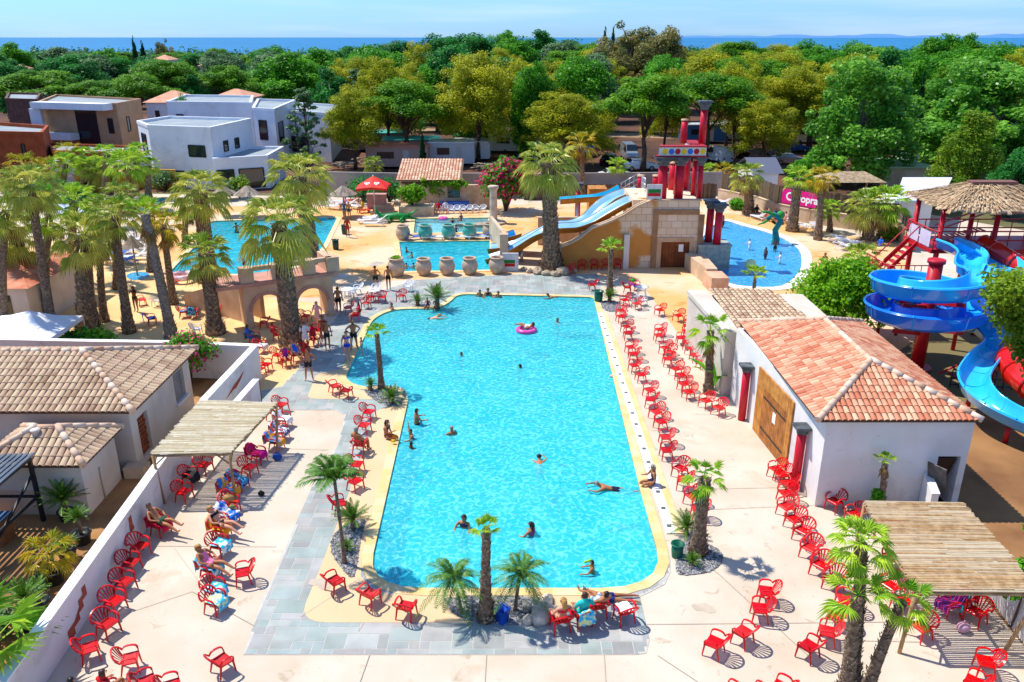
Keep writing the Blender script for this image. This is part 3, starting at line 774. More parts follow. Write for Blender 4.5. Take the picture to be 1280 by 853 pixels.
def fan_leaf(out, tints, base, dirn, L, R_, rnd, droop=.5, seg=15, t0=.5, spread=2.6):
    """one fan leaf: petiole + folded blades"""
    d = V(dirn).normalized(); b = V(base)
    sd = d.cross(V((0,0,1)))
    sd = sd.normalized() if sd.length > .05 else V((1,0,0))
    up = sd.cross(d).normalized()
    c = b+d*L+V((0,0,-L*.18*droop))
    w_ = .018+.01*L
    out.append([b-sd*w_, b+sd*w_, c+sd*w_*.7, c-sd*w_*.7]); tints.append(min(1, t0+.25))
    d2 = (d+V((0,0,-.35*droop))).normalized(); up2 = sd.cross(d2).normalized()
    for k in range(seg):
        a = -spread/2+spread*k/(seg-1); da = spread/(seg-1)*.5
        def dr(an, s=1): return (d2*math.cos(an)+sd*math.sin(an)).normalized()
        ln = R_*(1-.18*abs(a)/1.3)*rnd.uniform(.88, 1.06)
        m0 = c+dr(a)*ln*.55+up2*.03*((k % 2)*2-1)
        tip = c+dr(a)*ln+V((0,0,-ln*(.12+.42*droop*rnd.uniform(.6, 1.3))))+up2*.0
        wl = dr(a-da)*ln*.52+up2*(-.05*ln); wr = dr(a+da)*ln*.52+up2*(-.05*ln)
        tt = min(1, max(0, t0+rnd.uniform(-.25, .25)))
        out.append([c, c+wl, m0, m0]); tints.append(tt); out.append([c, m0, c+wr, c+wr]); tints.append(min(1, tt+.1))
        out.append([c+wl, tip, m0, m0]); tints.append(tt); out.append([m0, tip, c+wr, c+wr]); tints.append(min(1, tt+.1))
def crown_fan(n, L, R_, seed, lo=-.75, hi=1.2, droop=.6, seg=15, ty=.5):
    rnd = random.Random(seed); out = []; tn = []
    for i in range(n):
        t = (i+.5)/n; el = lo+(hi-lo)*t**.85+rnd.uniform(-.12, .12); az = i*2.39996+rnd.uniform(-.3, .3)
        d = (math.cos(el)*math.cos(az), math.cos(el)*math.sin(az), math.sin(el))
        k = (1-.35*max(0, (t-.75)/.25))
        fan_leaf(out, tn, (0,0,.05*t), d, L*k*rnd.uniform(.85, 1.1), R_*rnd.uniform(.85, 1.1)*k, rnd, droop*(1.25-t*.9), seg, min(.95, max(.05, ty+(.5-t)*.25+rnd.uniform(-.3, .3))))
    return np.array([[list(p) for p in q] for q in out]), tn
def skirt_mesh(n, R_, seed, L=.5):
    rnd = random.Random(seed); out = []; tn = []
    for i in range(n):
        az = i*2.4; el = rnd.uniform(-1.35, -.9)
        fan_leaf(out, tn, (0,0,-.1-rnd.random()*.5), (math.cos(el)*math.cos(az), math.cos(el)*math.sin(az), math.sin(el)), L, R_*rnd.uniform(.6, .9), rnd, .6, 9, rnd.uniform(.2, .8), 1.6)
    return quadmesh('dry_leaves', np.array([[list(p) for p in q] for q in out]), tn, PDRY)
CROWNS = {}
def crown_of(key):
    if key in CROWNS: return CROWNS[key]
    cfg = {'big': (46, 1.2, 1.05, 1, -.9, 1.3, .95, 16, .5, PL), 'big2': (42, 1.15, 1.0, 2, -.8, 1.3, .9, 16, .6, PL), 'mid': (34, .95, .88, 3, -.7, 1.3, .7, 14, .45, PL),
           'mid2': (28, .9, .9, 4, -.6, 1.35, .65, 14, .55, PL2), 'few': (11, .65, .85, 5, .15, 1.35, .3, 14, .4, PL2), 'few2': (13, .8, .85, 6, -.7, 1.35, .45, 15, .4, PL2),
           'up': (10, .75, .8, 7, .2, 1.4, .2, 14, .5, PL2), 'yellow': (24, .9, .9, 8, -.8, 1.3, .8, 13, .55, PLY), 'low': (11, .9, .85, 9, .15, 1.35, .35, 16, .4, PL2)}[key]
    q, t = crown_fan(*cfg[:9]); CROWNS[key] = quadmesh('fronds', q, t, cfg[9]); return CROWNS[key]
SK = {}
def fan_palm(loc, h, r, key, scale, label, lean=(0, 0), skirt=10, group=None, seed=1, name='fan_palm', m=None, boots=True, r_top=None):
    t = thing(name, label, 'palm tree', loc, 0, group)
    mb, top = trunk_palm(h, r, r_top or r*.8, lean, seed=seed, boots=boots); mb.build('trunk', m or M_ptrunk, t)
    c = obj('fronds', crown_of(key), t, top); c.rotation_euler = (lean[1]*-.05, lean[0]*.05, seed*1.7); c.scale = (scale,)*3
    if skirt:
        if skirt not in SK: SK[skirt] = skirt_mesh(skirt, .9, skirt)
        s_ = obj('dry_leaves', SK[skirt], t, top); s_.scale = (scale,)*3
    return t
def palm_px(bx, by, cx, cy, wtrunk, wcrown, key, label, skirt=0, **kw):
    """base pixel, crown-centre pixel; trunk stands at the base, crown leans"""
    b = at(bx, by); Y = b.y; h = max(.3, zat(cy, Y)); X = xat(cx, Y, h)
    d = Y*math.cos(PIT)+(CAMH-h)*math.sin(PIT)
    full = {'big': 4.8, 'big2': 4.6, 'mid': 3.7, 'mid2': 3.5, 'few': 2.7, 'few2': 3.0, 'up': 2.4, 'yellow': 3.3, 'low': 3.0}[key]
    return fan_palm((b.x, b.y, 0), h, wtrunk/F*d/2, key, wcrown/F*d/full, label, (X-b.x, 0), skirt, seed=int(bx*7+by) % 97, **kw)
palm_px(70,432,38,232,13,95,'big','tall slender fan palm at the far left with bushy light crown',14)
palm_px(112,416,104,296,25,105,'big2','thick-trunked fan palm standing behind the white tent',14)
palm_px(34,392,18,290,24,95,'big','thick-trunked fan palm at the left edge by the terracotta roof',14)
palm_px(162,416,142,268,13,80,'mid','slender fan palm right of the thick one behind the tent',10)
palm_px(215,424,181,268,14,52,'up','leaning grey-trunked palm with a sparse drying crown',12, m=M_ptrunk2)
palm_px(217,380,204,282,10,60,'yellow','slim palm with yellowing crown behind the leaning grey trunk',8)
palm_px(131,402,124,300,10,62,'mid2','shorter palm between the two trunks behind the white tent',8)
palm_px(270,417,256,318,20,84,'mid','stout fan palm on the sand in front of the left lagoon',10)
palm_px(262,352,250,240,22,98,'big2','large fan palm in front of the left lagoon with spreading grey-green crown',14)
palm_px(366,437,349,280,26,130,'big','massive fan palm with shaggy dark trunk in front of the stone arches',16)
palm_px(392,340,374,222,22,110,'big2','large fan palm behind the stone arches',16)
palm_px(689,338,685,205,23,100,'big','massive fan palm beside the stone slide wall',16)
palm_px(165,262,160,206,9,62,'mid2','fan palm by the small far left pool',8)
palm_px(762,368,764,312,8,40,'few','small young palm at the far right corner of the main pool',0)
palm_px(728,252,726,180,8,50,'yellow','yellow-leaved palm behind the slides',6)
palm_px(770,244,772,208,8,34,'mid2','small palm on the terrace behind the slides',0)
palm_px(936,268,934,220,13,54,'mid','stocky fan palm by the wall right of the red columns',8)
palm_px(990,289,998,222,13,46,'mid2','fan palm whose trunk stands in front of the pink sign',8)
palm_px(1022,300,1028,222,9,48,'yellow','slim palm with orange dead leaves right of the pink sign',6)
palm_px(1037,290,1036,262,7,40,'mid2','small palm between the slim orange palm and the wall',0)
palm_px(1085,300,1084,258,14,70,'mid','left palm of the pair beside the slide tower',8)
palm_px(1106,300,1108,255,14,72,'mid2','right palm of the pair beside the slide tower',8)
palm_px(1078,352,1076,322,11,60,'mid','palm with spiky crown behind the leafy bush by the tiled roof',0)
palm_px(908,240,906,214,7,34,'yellow','small yellowish palm right of the red columns',0)
palm_px(885,238,886,212,6,26,'mid2','tiny green palm just right of the red columns',0)
palm_px(942,366,944,344,5,36,'few','small palm with few fronds at the near edge of the right lagoon',0)
palm_px(607,774,608,662,20,46,'few','palm with shaggy brown trunk and tiny crown at the near end of the main pool',0, r_top=.13)
palm_px(872,692,881,598,19,66,'few2','slim brown-trunked palm in the gravel bed on the right pool side',0)
palm_px(477,487,471,418,8,38,'few','young slim palm in the gravel bed by the pool corner at left',0)
palm_px(885,492,888,414,11,62,'few2','palm beside the long white building with drooping leaves',4)
palm_px(1100,643,1106,578,9,30,'up','withering palm against the shaded wall of the white building',6)
palm_px(1056,872,1072,745,21,105,'few2','front palm trunk of the clump at the lower right corner',0)
palm_px(1064,850,1077,680,18,95,'mid2','tallest palm of the clump at the lower right corner, half behind the front trunk',0)
palm_px(1082,872,1128,752,17,90,'few2','palm leaning right in the clump at the lower right corner',0)
for a in ((60,402,62,268,11,74,'mid2','slim palm between the two thick palms behind the white tent'),(147,362,151,246,9,62,'mid','palm rising left of the leaning grey trunk, farther back'),(92,352,93,252,12,70,'mid2','palm behind the tall slender one at far left'),(8,428,6,266,13,84,'mid','palm cut by the left edge above the terracotta roof'),(188,340,191,270,8,50,'yellow','small palm beside the round foot bath'),(232,305,233,262,8,46,'mid2','small palm at the left end of the left lagoon'),(120,330,121,262,8,54,'mid2','small palm on the far left terrace behind the thick palm')): palm_px(*a, 6)
for i, (bx, cx, cy, k_, s_) in enumerate([(28,30,208,'yellow',52),(52,58,212,'yellow',46),(80,82,205,'mid2',44),(100,104,196,'mid2',40),(88,122,214,'mid',44),(132,134,194,'mid2',42),(112,84,190,'yellow',40),(142,146,208,'mid2',44),(170,172,190,'mid2',38),(8,12,222,'mid',46),(115,112,208,'mid2',40),(186,186,208,'mid2',36)]):
    palm_px(bx, 240+(i % 3)*4, cx, cy, 8, s_, k_, 'fan palm in the grove in front of the brown villa', 0, group='fan palms of the grove in front of the brown villa')
palm_px(468,232,466,206,8,34,'mid','dark spiky palm left of the stone pool house',0)
# feather palms
def feather_crown(n, L, seed, lo=-.4, hi=1.3, w_=.35, tip=.5, m=None, ty=.4, per=26):
    rnd = random.Random(seed); out = []; tn = []
    for i in range(n):
        t = (i+.5)/n; el = lo+(hi-lo)*t+rnd.uniform(-.1, .1); az = i*2.39996+rnd.uniform(-.3, .3)
        d = V((math.cos(el)*math.cos(az), math.cos(el)*math.sin(az), math.sin(el))); hz_ = V((math.cos(az), math.sin(az), 0)); sd_ = V((-math.sin(az), math.cos(az), 0))
        ln = L*rnd.uniform(.85, 1.1); pts = []
        for k in range(per+1):
            s_ = k/per; pts.append(d*ln*s_+V((0,0,-ln*tip*s_**2.2)))
        for k in range(per):
            a, b = pts[k], pts[k+1]; tg = (b-a).normalized(); upv = sd_.cross(tg)
            out.append([a-sd_*.012, a+sd_*.012, b+sd_*.01, b-sd_*.01]); tn.append(.8)
            if k < 2: continue
            s_ = k/per; ll = w_*L*math.sin(math.pi*(.12+.86*s_))**.7*rnd.uniform(.85, 1.1)
            for sg in (-1, 1):
                tipv = a+sd_*sg*ll*.85+tg*ll*.5+upv*ll*rnd.uniform(-.25, .2)+V((0,0,-ll*.25))
                out.append([a, a+tg*.035*L/1.5+sd_*sg*ll*.3, tipv, a+sd_*sg*ll*.35-tg*.01]); tn.append(min(1, max(0, ty+rnd.uniform(-.3, .35))))
    return quadmesh('fronds', np.array([[list(p) for p in q] for q in out]), tn, m or PF)
FCR = {'phoenix': feather_crown(22, 1.3, 3, -.5, 1.3, .22, .5), 'queen': feather_crown(14, 1.9, 4, .55, 1.42, .26, .5, per=34), 'cycas': feather_crown(34, .75, 5, .0, 1.35, .16, .15, CY, .3, per=18)}
def feather_px(bx, by, cx, cy, wt, key, sc, label, name='feather_palm'):
    b = at(bx, by); Y = b.y; h = max(.15, zat(cy, Y)); X = xat(cx, Y, h); d = Y*math.cos(PIT)+(CAMH-h)*math.sin(PIT)
    t = thing(name, label, 'palm tree' if key != 'cycas' else 'plant', (b.x, b.y, 0))
    mb, top = trunk_palm(h, wt/F*d/2, wt/F*d/2*.85, (X-b.x, 0), boots=wt > 6, seed=int(bx)); mb.build('trunk', M_ptrunk, t)
    c = obj('fronds', FCR[key], t, top); c.scale = (sc,)*3; c.rotation_euler = (0, 0, bx); return t
feather_px(577,768,567,722,4,'phoenix',.9,'feathery green palm left of the brown-trunked palm at the near pool end')
feather_px(644,764,651,716,5,'phoenix',.85,'feathery dark green palm right of the brown-trunked palm at the near pool end')
feather_px(431,705,418,600,5,'queen',.78,'tall feathery queen palm with loose fronds left of the main pool')
for bx, by, cy, sc, lb in [(489,505,497,1.05,'cycad with arching fronds in the gravel bed at the pool corner'),(441,662,648,1.1,'spiky cycad in the gravel bed under the queen palm'),(433,690,684,.5,'small dark leafy cycad below the queen palm trunk'),(858,668,658,.95,'dark green cycad beside the shaggy palm on the right pool side'),(866,708,701,.5,'small low cycad in front of the right pool-side palm'),(762,378,371,1.0,'low cycad at the foot of the young palm at the far pool corner'),(547,386,372,1.6,'large dark spiky agave-like plant at the far left corner of the pool'),(522,382,376,.9,'smaller light green tuft left of the spiky plant at the pool edge'),(463,489,480,.6,'small dark spiky plant left of the slim palm by the pool corner')]:
    feather_px(bx, by, bx, cy, 6, 'cycas', sc, lb, 'cycad')
# shrubs
def shrub(loc, rx, rz_, n_, lm, label, name='shrub', seed=0, lsz=.12, low=.1, cat='shrub', flowers=None, sq=.9, k=26, stems=True, zl=.0, lean=0):
    global RNG
    RNG = np.random.default_rng(seed+900)
    C, r = clumps_dome(k, rx*.72, rz_*(.45 if not zl else .72), rz_*.9, rx*.22, rx*.38, .5, -.5+low if not zl else -.9)
    if zl: C = [(c[0]*(.5+.5*u_)+lean*u_, c[1]*(.5+.5*u_), rz_*(zl+(.93-zl)*u_)) for c, u_ in zip(C, RNG.random(k)**.7)]
    q, t = cloud(C, r, n_, lsz, sq, .2, .8)
    th = thing(name, label, cat, loc)
    if stems:
        mb = MB()
        for c in C[:7]: mb.tube([(0,0,0), (c[0]*(.1 if zl else .4), c[1]*(.1 if zl else .4), c[2]*.5), tuple(c)], [.05*rx, .04*rx, .015*rx], 5)
        mb.build('stems', M_bark, th)
    obj('leaves', quadmesh('leaves', q, t, lm), th)
    if flowers:
        m_, nf = flowers; q, t = cloud(C, [a*1.15 for a in r], nf, lsz*.9, sq, .5, .8); obj('flowers', quadmesh('flowers', q, t, m_), th)
    return th
F_pink = leafmat('pink_petals', '#d8205c', '#f06c98', trans=.3); F_mag = leafmat('magenta_petals', '#b01048', '#e83070', trans=.3)
shrub((xat(1052,43.5,2), 43.5, 0), 3.1, 4.7, 12000, L_bright, 'large bright green leafy bush behind the terracotta roof', seed=1, lsz=.11, k=70)
c = at(238,478); shrub((c.x+.1, c.y-.2, 0), 1.55, 2.7, 3800, L_green, 'tall oleander with pink flowers beside the tiled building', 'oleander', 2, .09, flowers=(F_pink, 1100), k=40)
c = at(628,262); shrub((xat(632,79), 79, 0), 2.9, 5.0, 3600, L_green, 'magenta bougainvillea above the stone wall', 'bougainvillea', 3, .18, flowers=(F_mag, 3000), k=40)
shrub((xat(516,77.6), 77.3, .9), 1.5, 1.9, 1600, L_bright, 'bright yellow-green bush in front of the stone pool house', seed=4, lsz=.14)
for i, (px, py, rx, rz_, lb, lm) in enumerate([(455,252,2.6,2.2,'green hedge bush left of the red parasol',L_dark),(487,254,2.2,2.4,'dark ivy-like hedge between parasol and stone house',L_dark),(300,248,1.6,2.4,'reddish-green bush at the foot of the white villa',L_acacia),(283,250,1.3,2.0,'olive-green rounded bush at the foot of the white villa',L_grey),(208,238,2.0,2.0,'grey-green round shrub by the white villa corner',L_grey),(60,258,3.0,2.6,'green shrubs with reddish flowers near the yellow wall',L_green),(98,262,2.0,2.2,'dark shrub by the thatched bar at left',L_dark),(120,440,1.6,.9,'low hedge along the wall beside the white tent',L_green),(100,436,1.3,1.0,'low bush at the foot of the leaning palm by the tent',L_dark),
        (770,240,1.6,2.4,'leafy banana-like plant on the terrace behind the slides',L_bright),(790,236,2.2,1.1,'low bright hedge behind the slides',L_bright),(920,262,1.0,.9,'small green bush by the right lagoon',L_green),(1110,300,1.2,1.0,'low plants by the pair of palms',L_acacia)]):
    p = at(px, py); shrub((p.x, p.y, 0), rx, rz_, 900, lm, lb, seed=20+i, lsz=.13)
p = at(1094,645); shrub((p.x, 24.9, 0), .28, 1.25, 500, L_green, 'narrow green climber beside the withering palm', seed=55, lsz=.07)
# trees at the right edge, near
shrub((21.6, 30, 0), 1.9, 7.7, 12000, L_acacia, 'light green acacia tree at the right edge in front of the blue slide', 'acacia_tree', 60, .085, .3, 'tree', k=60, zl=.42, lean=-2.0)
shrub((16.6, 21.0, 0), 1.0, 3.2, 2600, L_bright, 'leafy green branches at the right edge above the bamboo pergola', 'bay_tree', 61, .1, .6, 'tree', k=30)
shrub((xat(1284,19,2), 19.0, 0), .8, 2.4, 1500, L_green, 'green shrub at the right edge beside the pergola post', 'shrub', 62, .08, .5, 'shrub', k=20)
# ivy on the pool house, banana plant
p = at(900,490); 
def banana(loc, label, n_, L, seed):
    rnd = random.Random(seed); out = []; tn = []
    for i in range(n_):
        az = i*2.4; el = rnd.uniform(.9, 1.4); ln = L*rnd.uniform(.7, 1); sd_ = V((-math.sin(az), math.cos(az), 0)); pts = []
        for k in range(8):
            s_ = k/7; pts.append(V((math.cos(az)*ln*s_**1.5*.6, math.sin(az)*ln*s_**1.5*.6, ln*(s_-.35*s_**3))))
        for k in range(7):
            w0 = .16*max(0, math.sin(math.pi*max(0, k/7-.35)/.65)) if k/7 > .35 else .02; w1 = .16*math.sin(math.pi*max(0, (k+1)/7-.35)/.65) if (k+1)/7 > .35 else .02
            out.append([pts[k]-sd_*w0, pts[k]+sd_*w0, pts[k+1]+sd_*w1, pts[k+1]-sd_*w1]); tn.append(rnd.random())
    return tag(obj('banana_plant', quadmesh('banana_plant', np.array([[list(p) for p in q] for q in out]), tn, L_green), None, loc), label, 'plant')
banana((p.x-.3, p.y+.2, 0), 'broad-leaved banana plant against the white building beside the palm', 12, 2.3, 4)
# ================================================================ BUILDINGS AND STRUCTURES
T_pink = mat('terracotta_tiles', '#d48a66', '#bc6444', 1.6, .75, tint='#e4b490', bump=.1, contrast=(.35, .6))
T_old = mat('old_tiles', '#c0a084', '#9c7a60', 1.2, .85, tint='#cdb290', bump=.15, contrast=(.4, .62), detail=8)
T_far = mat('pale_tiles', '#d8a080', '#c88a6a', .8, .85, tint='#e8c4a0')
T_under = mat('tile_shadow_gap', '#5c4436')
M_ridge = mat('ridge_tiles', '#dcb898', '#c09070', 1.4, .8, tint='#e2ccb6')
M_wood = mat('door_wood', '#b4702c', '#8c5018', 3, .55, bump=.1)
M_woodo = mat('gate_wood', '#c8883c', '#a8681f', 3, .6)
M_dark = mat('dark_interior', '#1c1612'); M_glass = mat('dark_glass', '#20282e', rough=.08, spec=.8)
M_steel = mat('dark_steel', '#24282c', rough=.5, metal=.3)
M_red = mat('red_paint', '#d0102c', '#bc0c24', 1, .4); M_cap = mat('charcoal_cap', '#34363c', '#5c6468', 2, .6)
M_stone = mat('pale_stone', '#d8bea0', '#c0a080', .8, .85, bump=.2, bscale=9)
M_grey = mat('grey_render', '#a89c94', '#948880', .6, .9, bump=.1)
M_metal = mat('pale_metal', '#c8ccd0', rough=.35, metal=.6)

def clip_poly(poly, inside_fn):
    return poly
def tile_plane(mb, P0, U, Vv, poly, pw=.24, pl=.36, h=.055, seed=0, seg=4, lift=.02):
    """barrel tiles over a roof plane: origin P0, U along eave, Vv up slope (unit), polygon in (u,v)"""
    rnd = random.Random(seed); N = U.cross(Vv).normalized()
    if N.z < 0: N = -N
    us = [p[0] for p in poly]; vs_ = [p[1] for p in poly]; pv = [V((p[0], p[1], 0)) for p in poly]
    # under sheet
    mb.add([P0+U*p[0]+Vv*p[1] for p in poly], [tuple(range(len(poly)))], 1)
    nu = int((max(us)-min(us))/pw)+1; nv_ = int((max(vs_)-min(vs_))/pl)+1
    def vrange(u):
        xs = []
        for i in range(len(poly)):
            a, b = poly[i-1], poly[i]
            if (a[0] > u) != (b[0] > u): xs.append(a[1]+(b[1]-a[1])*(u-a[0])/(b[0]-a[0]))
        xs.sort(); return (xs[0], xs[-1]) if len(xs) >= 2 else None
    for i in range(nu):
        u = min(us)+(i+.5)*pw; vr = vrange(u)
        if not vr: continue
        for j in range(nv_):
            a = min(vs_)+j*pl; b = a+pl*1.08
            if b < vr[0]+.03 or a > vr[1]-.03: continue
            a2, b2 = max(a, vr[0]), min(b, vr[1])
            t = rnd.random()**1.3; dz = rnd.uniform(0, .008); w0 = pw*.47; w1 = pw*.40
            vs = []
            for (vv, ww, hh) in ((a2, w0, h+.018), (b2, w1, h*.85)):
                for k in range(seg+1):
                    an = math.pi*k/seg; vs.append(P0+U*(u+math.cos(an)*ww)+Vv*vv+N*(math.sin(an)*hh+lift+dz))
            m = seg+1
            mb.add(vs, [(k, k+1, m+k+1, m+k) for k in range(seg)], 0, t, True)
            mb.add([vs[k] for k in range(m)], [tuple(range(m))], 1)
def ridge(mb, a, b, r=.13, seed=0, step=.4, mi=0):
    a, b = V(a), V(b); d = (b-a); L = d.length; d.normalize(); n = max(1, int(L/step)); rnd = random.Random(seed)
    for i in range(n):
        p = a+d*L*i/n; q = a+d*L*(i+1.12)/n
        mb.tube([p, q], [r, r*.86], 8, mi, rnd.random()**1.5, caps=True)
def hip_roof(name, x0, x1, y0, y1, z, rise, m, parent, seed=0, pw=.24, pl=.36, over=.3, hips=(True, True), rr=.13, thick=.06):
    """ridge along the longer side; hips = (low end, high end)"""
    x0 -= over; x1 += over; y0 -= over; y1 += over
    mb = MB(); along_y = (y1-y0) >= (x1-x0)
    if along_y:
        hw = (x1-x0)/2; xm = (x0+x1)/2; ya = y0+(hw if hips[0] else 0); yb = y1-(hw if hips[1] else 0)
        if ya > yb: ya = yb = (y0+y1)/2
        R0, R1 = V((xm, ya, z+rise)), V((xm, yb, z+rise)); sl = math.hypot(hw, rise)
        # left slope: origin (x0,y0) U=+y, V up towards +x
        tile_plane(mb, V((x0,y0,z)), V((0,1,0)), V((hw,0,rise)).normalized(), [(0,0),(y1-y0,0),(yb-y0,sl),(ya-y0,sl)] if yb > ya else [(0,0),(y1-y0,0),(ya-y0,sl)], pw, pl, seed=seed)
        tile_plane(mb, V((x1,y0,z)), V((0,1,0)), V((-hw,0,rise)).normalized(), [(0,0),(y1-y0,0),(yb-y0,sl),(ya-y0,sl)] if yb > ya else [(0,0),(y1-y0,0),(ya-y0,sl)], pw, pl, seed=seed+1)
        if hips[0]: tile_plane(mb, V((x0,y0,z)), V((1,0,0)), V((0,ya-y0,rise)).normalized(), [(0,0),(2*hw,0),(hw,math.hypot(ya-y0,rise))], pw, pl, seed=seed+2)
        if hips[1]: tile_plane(mb, V((x0,y1,z)), V((1,0,0)), V((0,yb-y1,rise)).normalized(), [(0,0),(2*hw,0),(hw,math.hypot(y1-yb,rise))], pw, pl, seed=seed+3)
    else:
        hw = (y1-y0)/2; ym = (y0+y1)/2; xa = x0+(hw if hips[0] else 0); xb = x1-(hw if hips[1] else 0)
        R0, R1 = V((xa, ym, z+rise)), V((xb, ym, z+rise)); sl = math.hypot(hw, rise)
        tile_plane(mb, V((x0,y0,z)), V((1,0,0)), V((0,hw,rise)).normalized(), [(0,0),(x1-x0,0),(xb-x0,sl),(xa-x0,sl)], pw, pl, seed=seed)
        tile_plane(mb, V((x0,y1,z)), V((1,0,0)), V((0,-hw,rise)).normalized(), [(0,0),(x1-x0,0),(xb-x0,sl),(xa-x0,sl)], pw, pl, seed=seed+1)
        if hips[0]: tile_plane(mb, V((x0,y0,z)), V((0,1,0)), V((xa-x0,0,rise)).normalized(), [(0,0),(2*hw,0),(hw,math.hypot(xa-x0,rise))], pw, pl, seed=seed+2)
        if hips[1]: tile_plane(mb, V((x1,y0,z)), V((0,1,0)), V((xb-x1,0,rise)).normalized(), [(0,0),(2*hw,0),(hw,math.hypot(x1-xb,rise))], pw, pl, seed=seed+3)
    # eave board
    mb.box((x0+.02,y0+.02,z-thick), (x1-.02,y1-.02,z-.004), 1)
    roof = mb.build('roof', [m, T_under], parent)
    rb = MB()
    if (R1-R0).length > .2: ridge(rb, R1, R0, rr, seed)
    cs = []
    if along_y:
        if hips[0]: cs += [((x0,y0),R0), ((x1,y0),R0)]
        if hips[1]: cs += [((x0,y1),R1), ((x1,y1),R1)]
    else:
        if hips[0]: cs += [((x0,y0),R0), ((x0,y1),R0)]
        if hips[1]: cs += [((x1,y0),R1), ((x1,y1),R1)]
    for (c, R_) in cs: ridge(rb, (c[0], c[1], z+.05), (R_.x, R_.y, R_.z+.05), rr, seed+int(c[0]))
    rb.build('ridge_tiles', M_ridge, roof)
    return roof
def wall_with_openings(mb, p0, p1, z0, z1, th, ops, mi=0):
    """vertical wall from p0 to p1 (2d), openings [(s0,s1,z0,z1)] along length"""
    p0, p1 = V((p0[0], p0[1], 0)), V((p1[0], p1[1], 0)); d = (p1-p0).normalized(); L = (p1-p0).length; nn = V((-d.y, d.x, 0))*th
    ss = sorted({0, L, *[o[0] for o in ops], *[o[1] for o in ops]})
    def blk(a, b, za, zb):
        A, B = p0+d*a, p0+d*b
        mb.add([A+V((0,0,za)), B+V((0,0,za)), B+nn+V((0,0,za)), A+nn+V((0,0,za)), A+V((0,0,zb)), B+V((0,0,zb)), B+nn+V((0,0,zb)), A+nn+V((0,0,zb))],
               [(0,3,2,1),(4,5,6,7),(0,1,5,4),(1,2,6,5),(2,3,7,6),(3,0,4,7)], mi)
    for a, b in zip(ss, ss[1:]):
        cov = [(o[2], o[3]) for o in ops if o[0] <= a+1e-6 and o[1] >= b-1e-6]
        z = z0
        for c in sorted(cov):
            if c[0] > z+.01: blk(a, b, z, c[0])
            z = c[1]
        if z < z1-.01: blk(a, b, z, z1)

# ---- long white building on the right
bx0, bx1, by0, by1, bh = 11.0, 16.25, 25.45, 35.0, 3.5
t = thing('service_building', 'long white rendered building with a terracotta hip roof beside the right pool terrace', 'building', (bx0, by0, 0))
def rel(mbuild, o): return mbuild
mb = MB()
Bl = V((10.3, 34.9, 0))
# trapezoid plan follows the photo: left wall leans slightly
lw = [V((11.02,25.45,0)), V((10.32,34.9,0))]
wall_with_openings(mb, (11.02-11.0, 0), (10.32-11.0, 9.45), 0, bh, .2, [(3.0, 5.55, 0, 2.15)])
mb.v = [(x+.0, y, z) for x, y, z in mb.v]
mb2 = MB()
wall_with_openings(mb2, (0.02, 0), (5.2, 0), 0, bh, .2, [(4.15, 4.95, 0, 2.05)])
mb2.box((5.0, .2, 0), (5.2, 9.45, bh)); mb2.box((-.5, 9.3, 0), (5.2, 9.5, bh))
mb.v = [(x+.0, y, z) for x, y, z in mb.v]
# inner side is to the left normal: shift left wall so that its outer face is on the line
mb.v = [(x+.2, y, z) for x, y, z in mb.v]
o_ = len(mb.v); mb.v += mb2.v; mb.f += [[i+o_ for i in f] for f in mb2.f]; mb.m += mb2.m; mb.t += mb2.t; mb.sm += mb2.sm
mb.build('wall', M_white, t)
mbI = MB().box((.3, .3, .01), (4.9, 9.2, .02)).build('inner_floor', M_dark, t)
mb = MB(); mb.box((4.13,.1,0), (4.16,.9,2.05)); mb.add([(4.2,.15,1.9),(4.9,.15,1.9),(4.9,.8,0.02),(4.2,.8,.02)], [(0,1,2,3)]); mb.build('door_recess', mat('brown_interior', '#4a2e20', rough=.9), t)
roof = hip_roof('roof', -.25, 5.25, 0, 10.2, bh, 1.12, T_pink, t, 10, pw=.21, pl=.34, over=.12, hips=(True, True))
# gate on the left wall
def onleft(s, z, off=0):  # point on outer face of the left wall, s metres from the front corner
    d = V((-.7, 9.45, 0)).normalized(); nn = V((-d.y, d.x, 0))
    return V((.02, 0, z))+d*s+nn*off
def leftpanel(s0, s1, z0, z1, off0, off1, m, name, parent, tv=0):
    mb = MB(); vs = [onleft(s, z, o) for o in (off0, off1) for s, z in ((s0,z0),(s1,z0),(s1,z1),(s0,z1))]
    mb.add(vs, [(0,1,2,3),(7,6,5,4),(0,4,5,1),(1,5,6,2),(2,6,7,3),(3,7,4,0)]); return mb.build(name, m, parent)
for s0, s1, hh in ((2.6, 3.02, 2.95), (3.02, 5.5, 2.25), (5.5, 6.25, 2.95)):
    mb = MB(); k = max(2, int((s1-s0)/.2))
    for i in range(k):
        a = s0+(s1-s0)*i/k; b = s0+(s1-s0)*(i+1)/k-.015
        vs = [onleft(s, z, o) for o in (.02, .08) for s, z in ((a,0.02),(b,0.02),(b,hh),(a,hh))]
        mb.add(vs, [(0,1,2,3),(7,6,5,4),(0,4,5,1),(1,5,6,2),(2,6,7,3),(3,7,4,0)], 0, (i*7 % 5)/5)
    if s0 < 3.0 or s0 > 5: mb.build('gate_side_boards', M_woodo, t)
    else: gate = mb.build('gate', M_wood, t)
leftpanel(3.02, 5.5, 2.28, 2.95, .02, .085, M_woodo, 'gate_header', t)
for z in (.5, 1.9): leftpanel(3.1, 5.4, z, z+.06, .085, .1, M_steel, 'hinge_bar', gate)
leftpanel(4.0, 4.3, 1.3, 1.75, .085, .095, mat('paper_white', '#f4f4f4'), 'notice', gate)
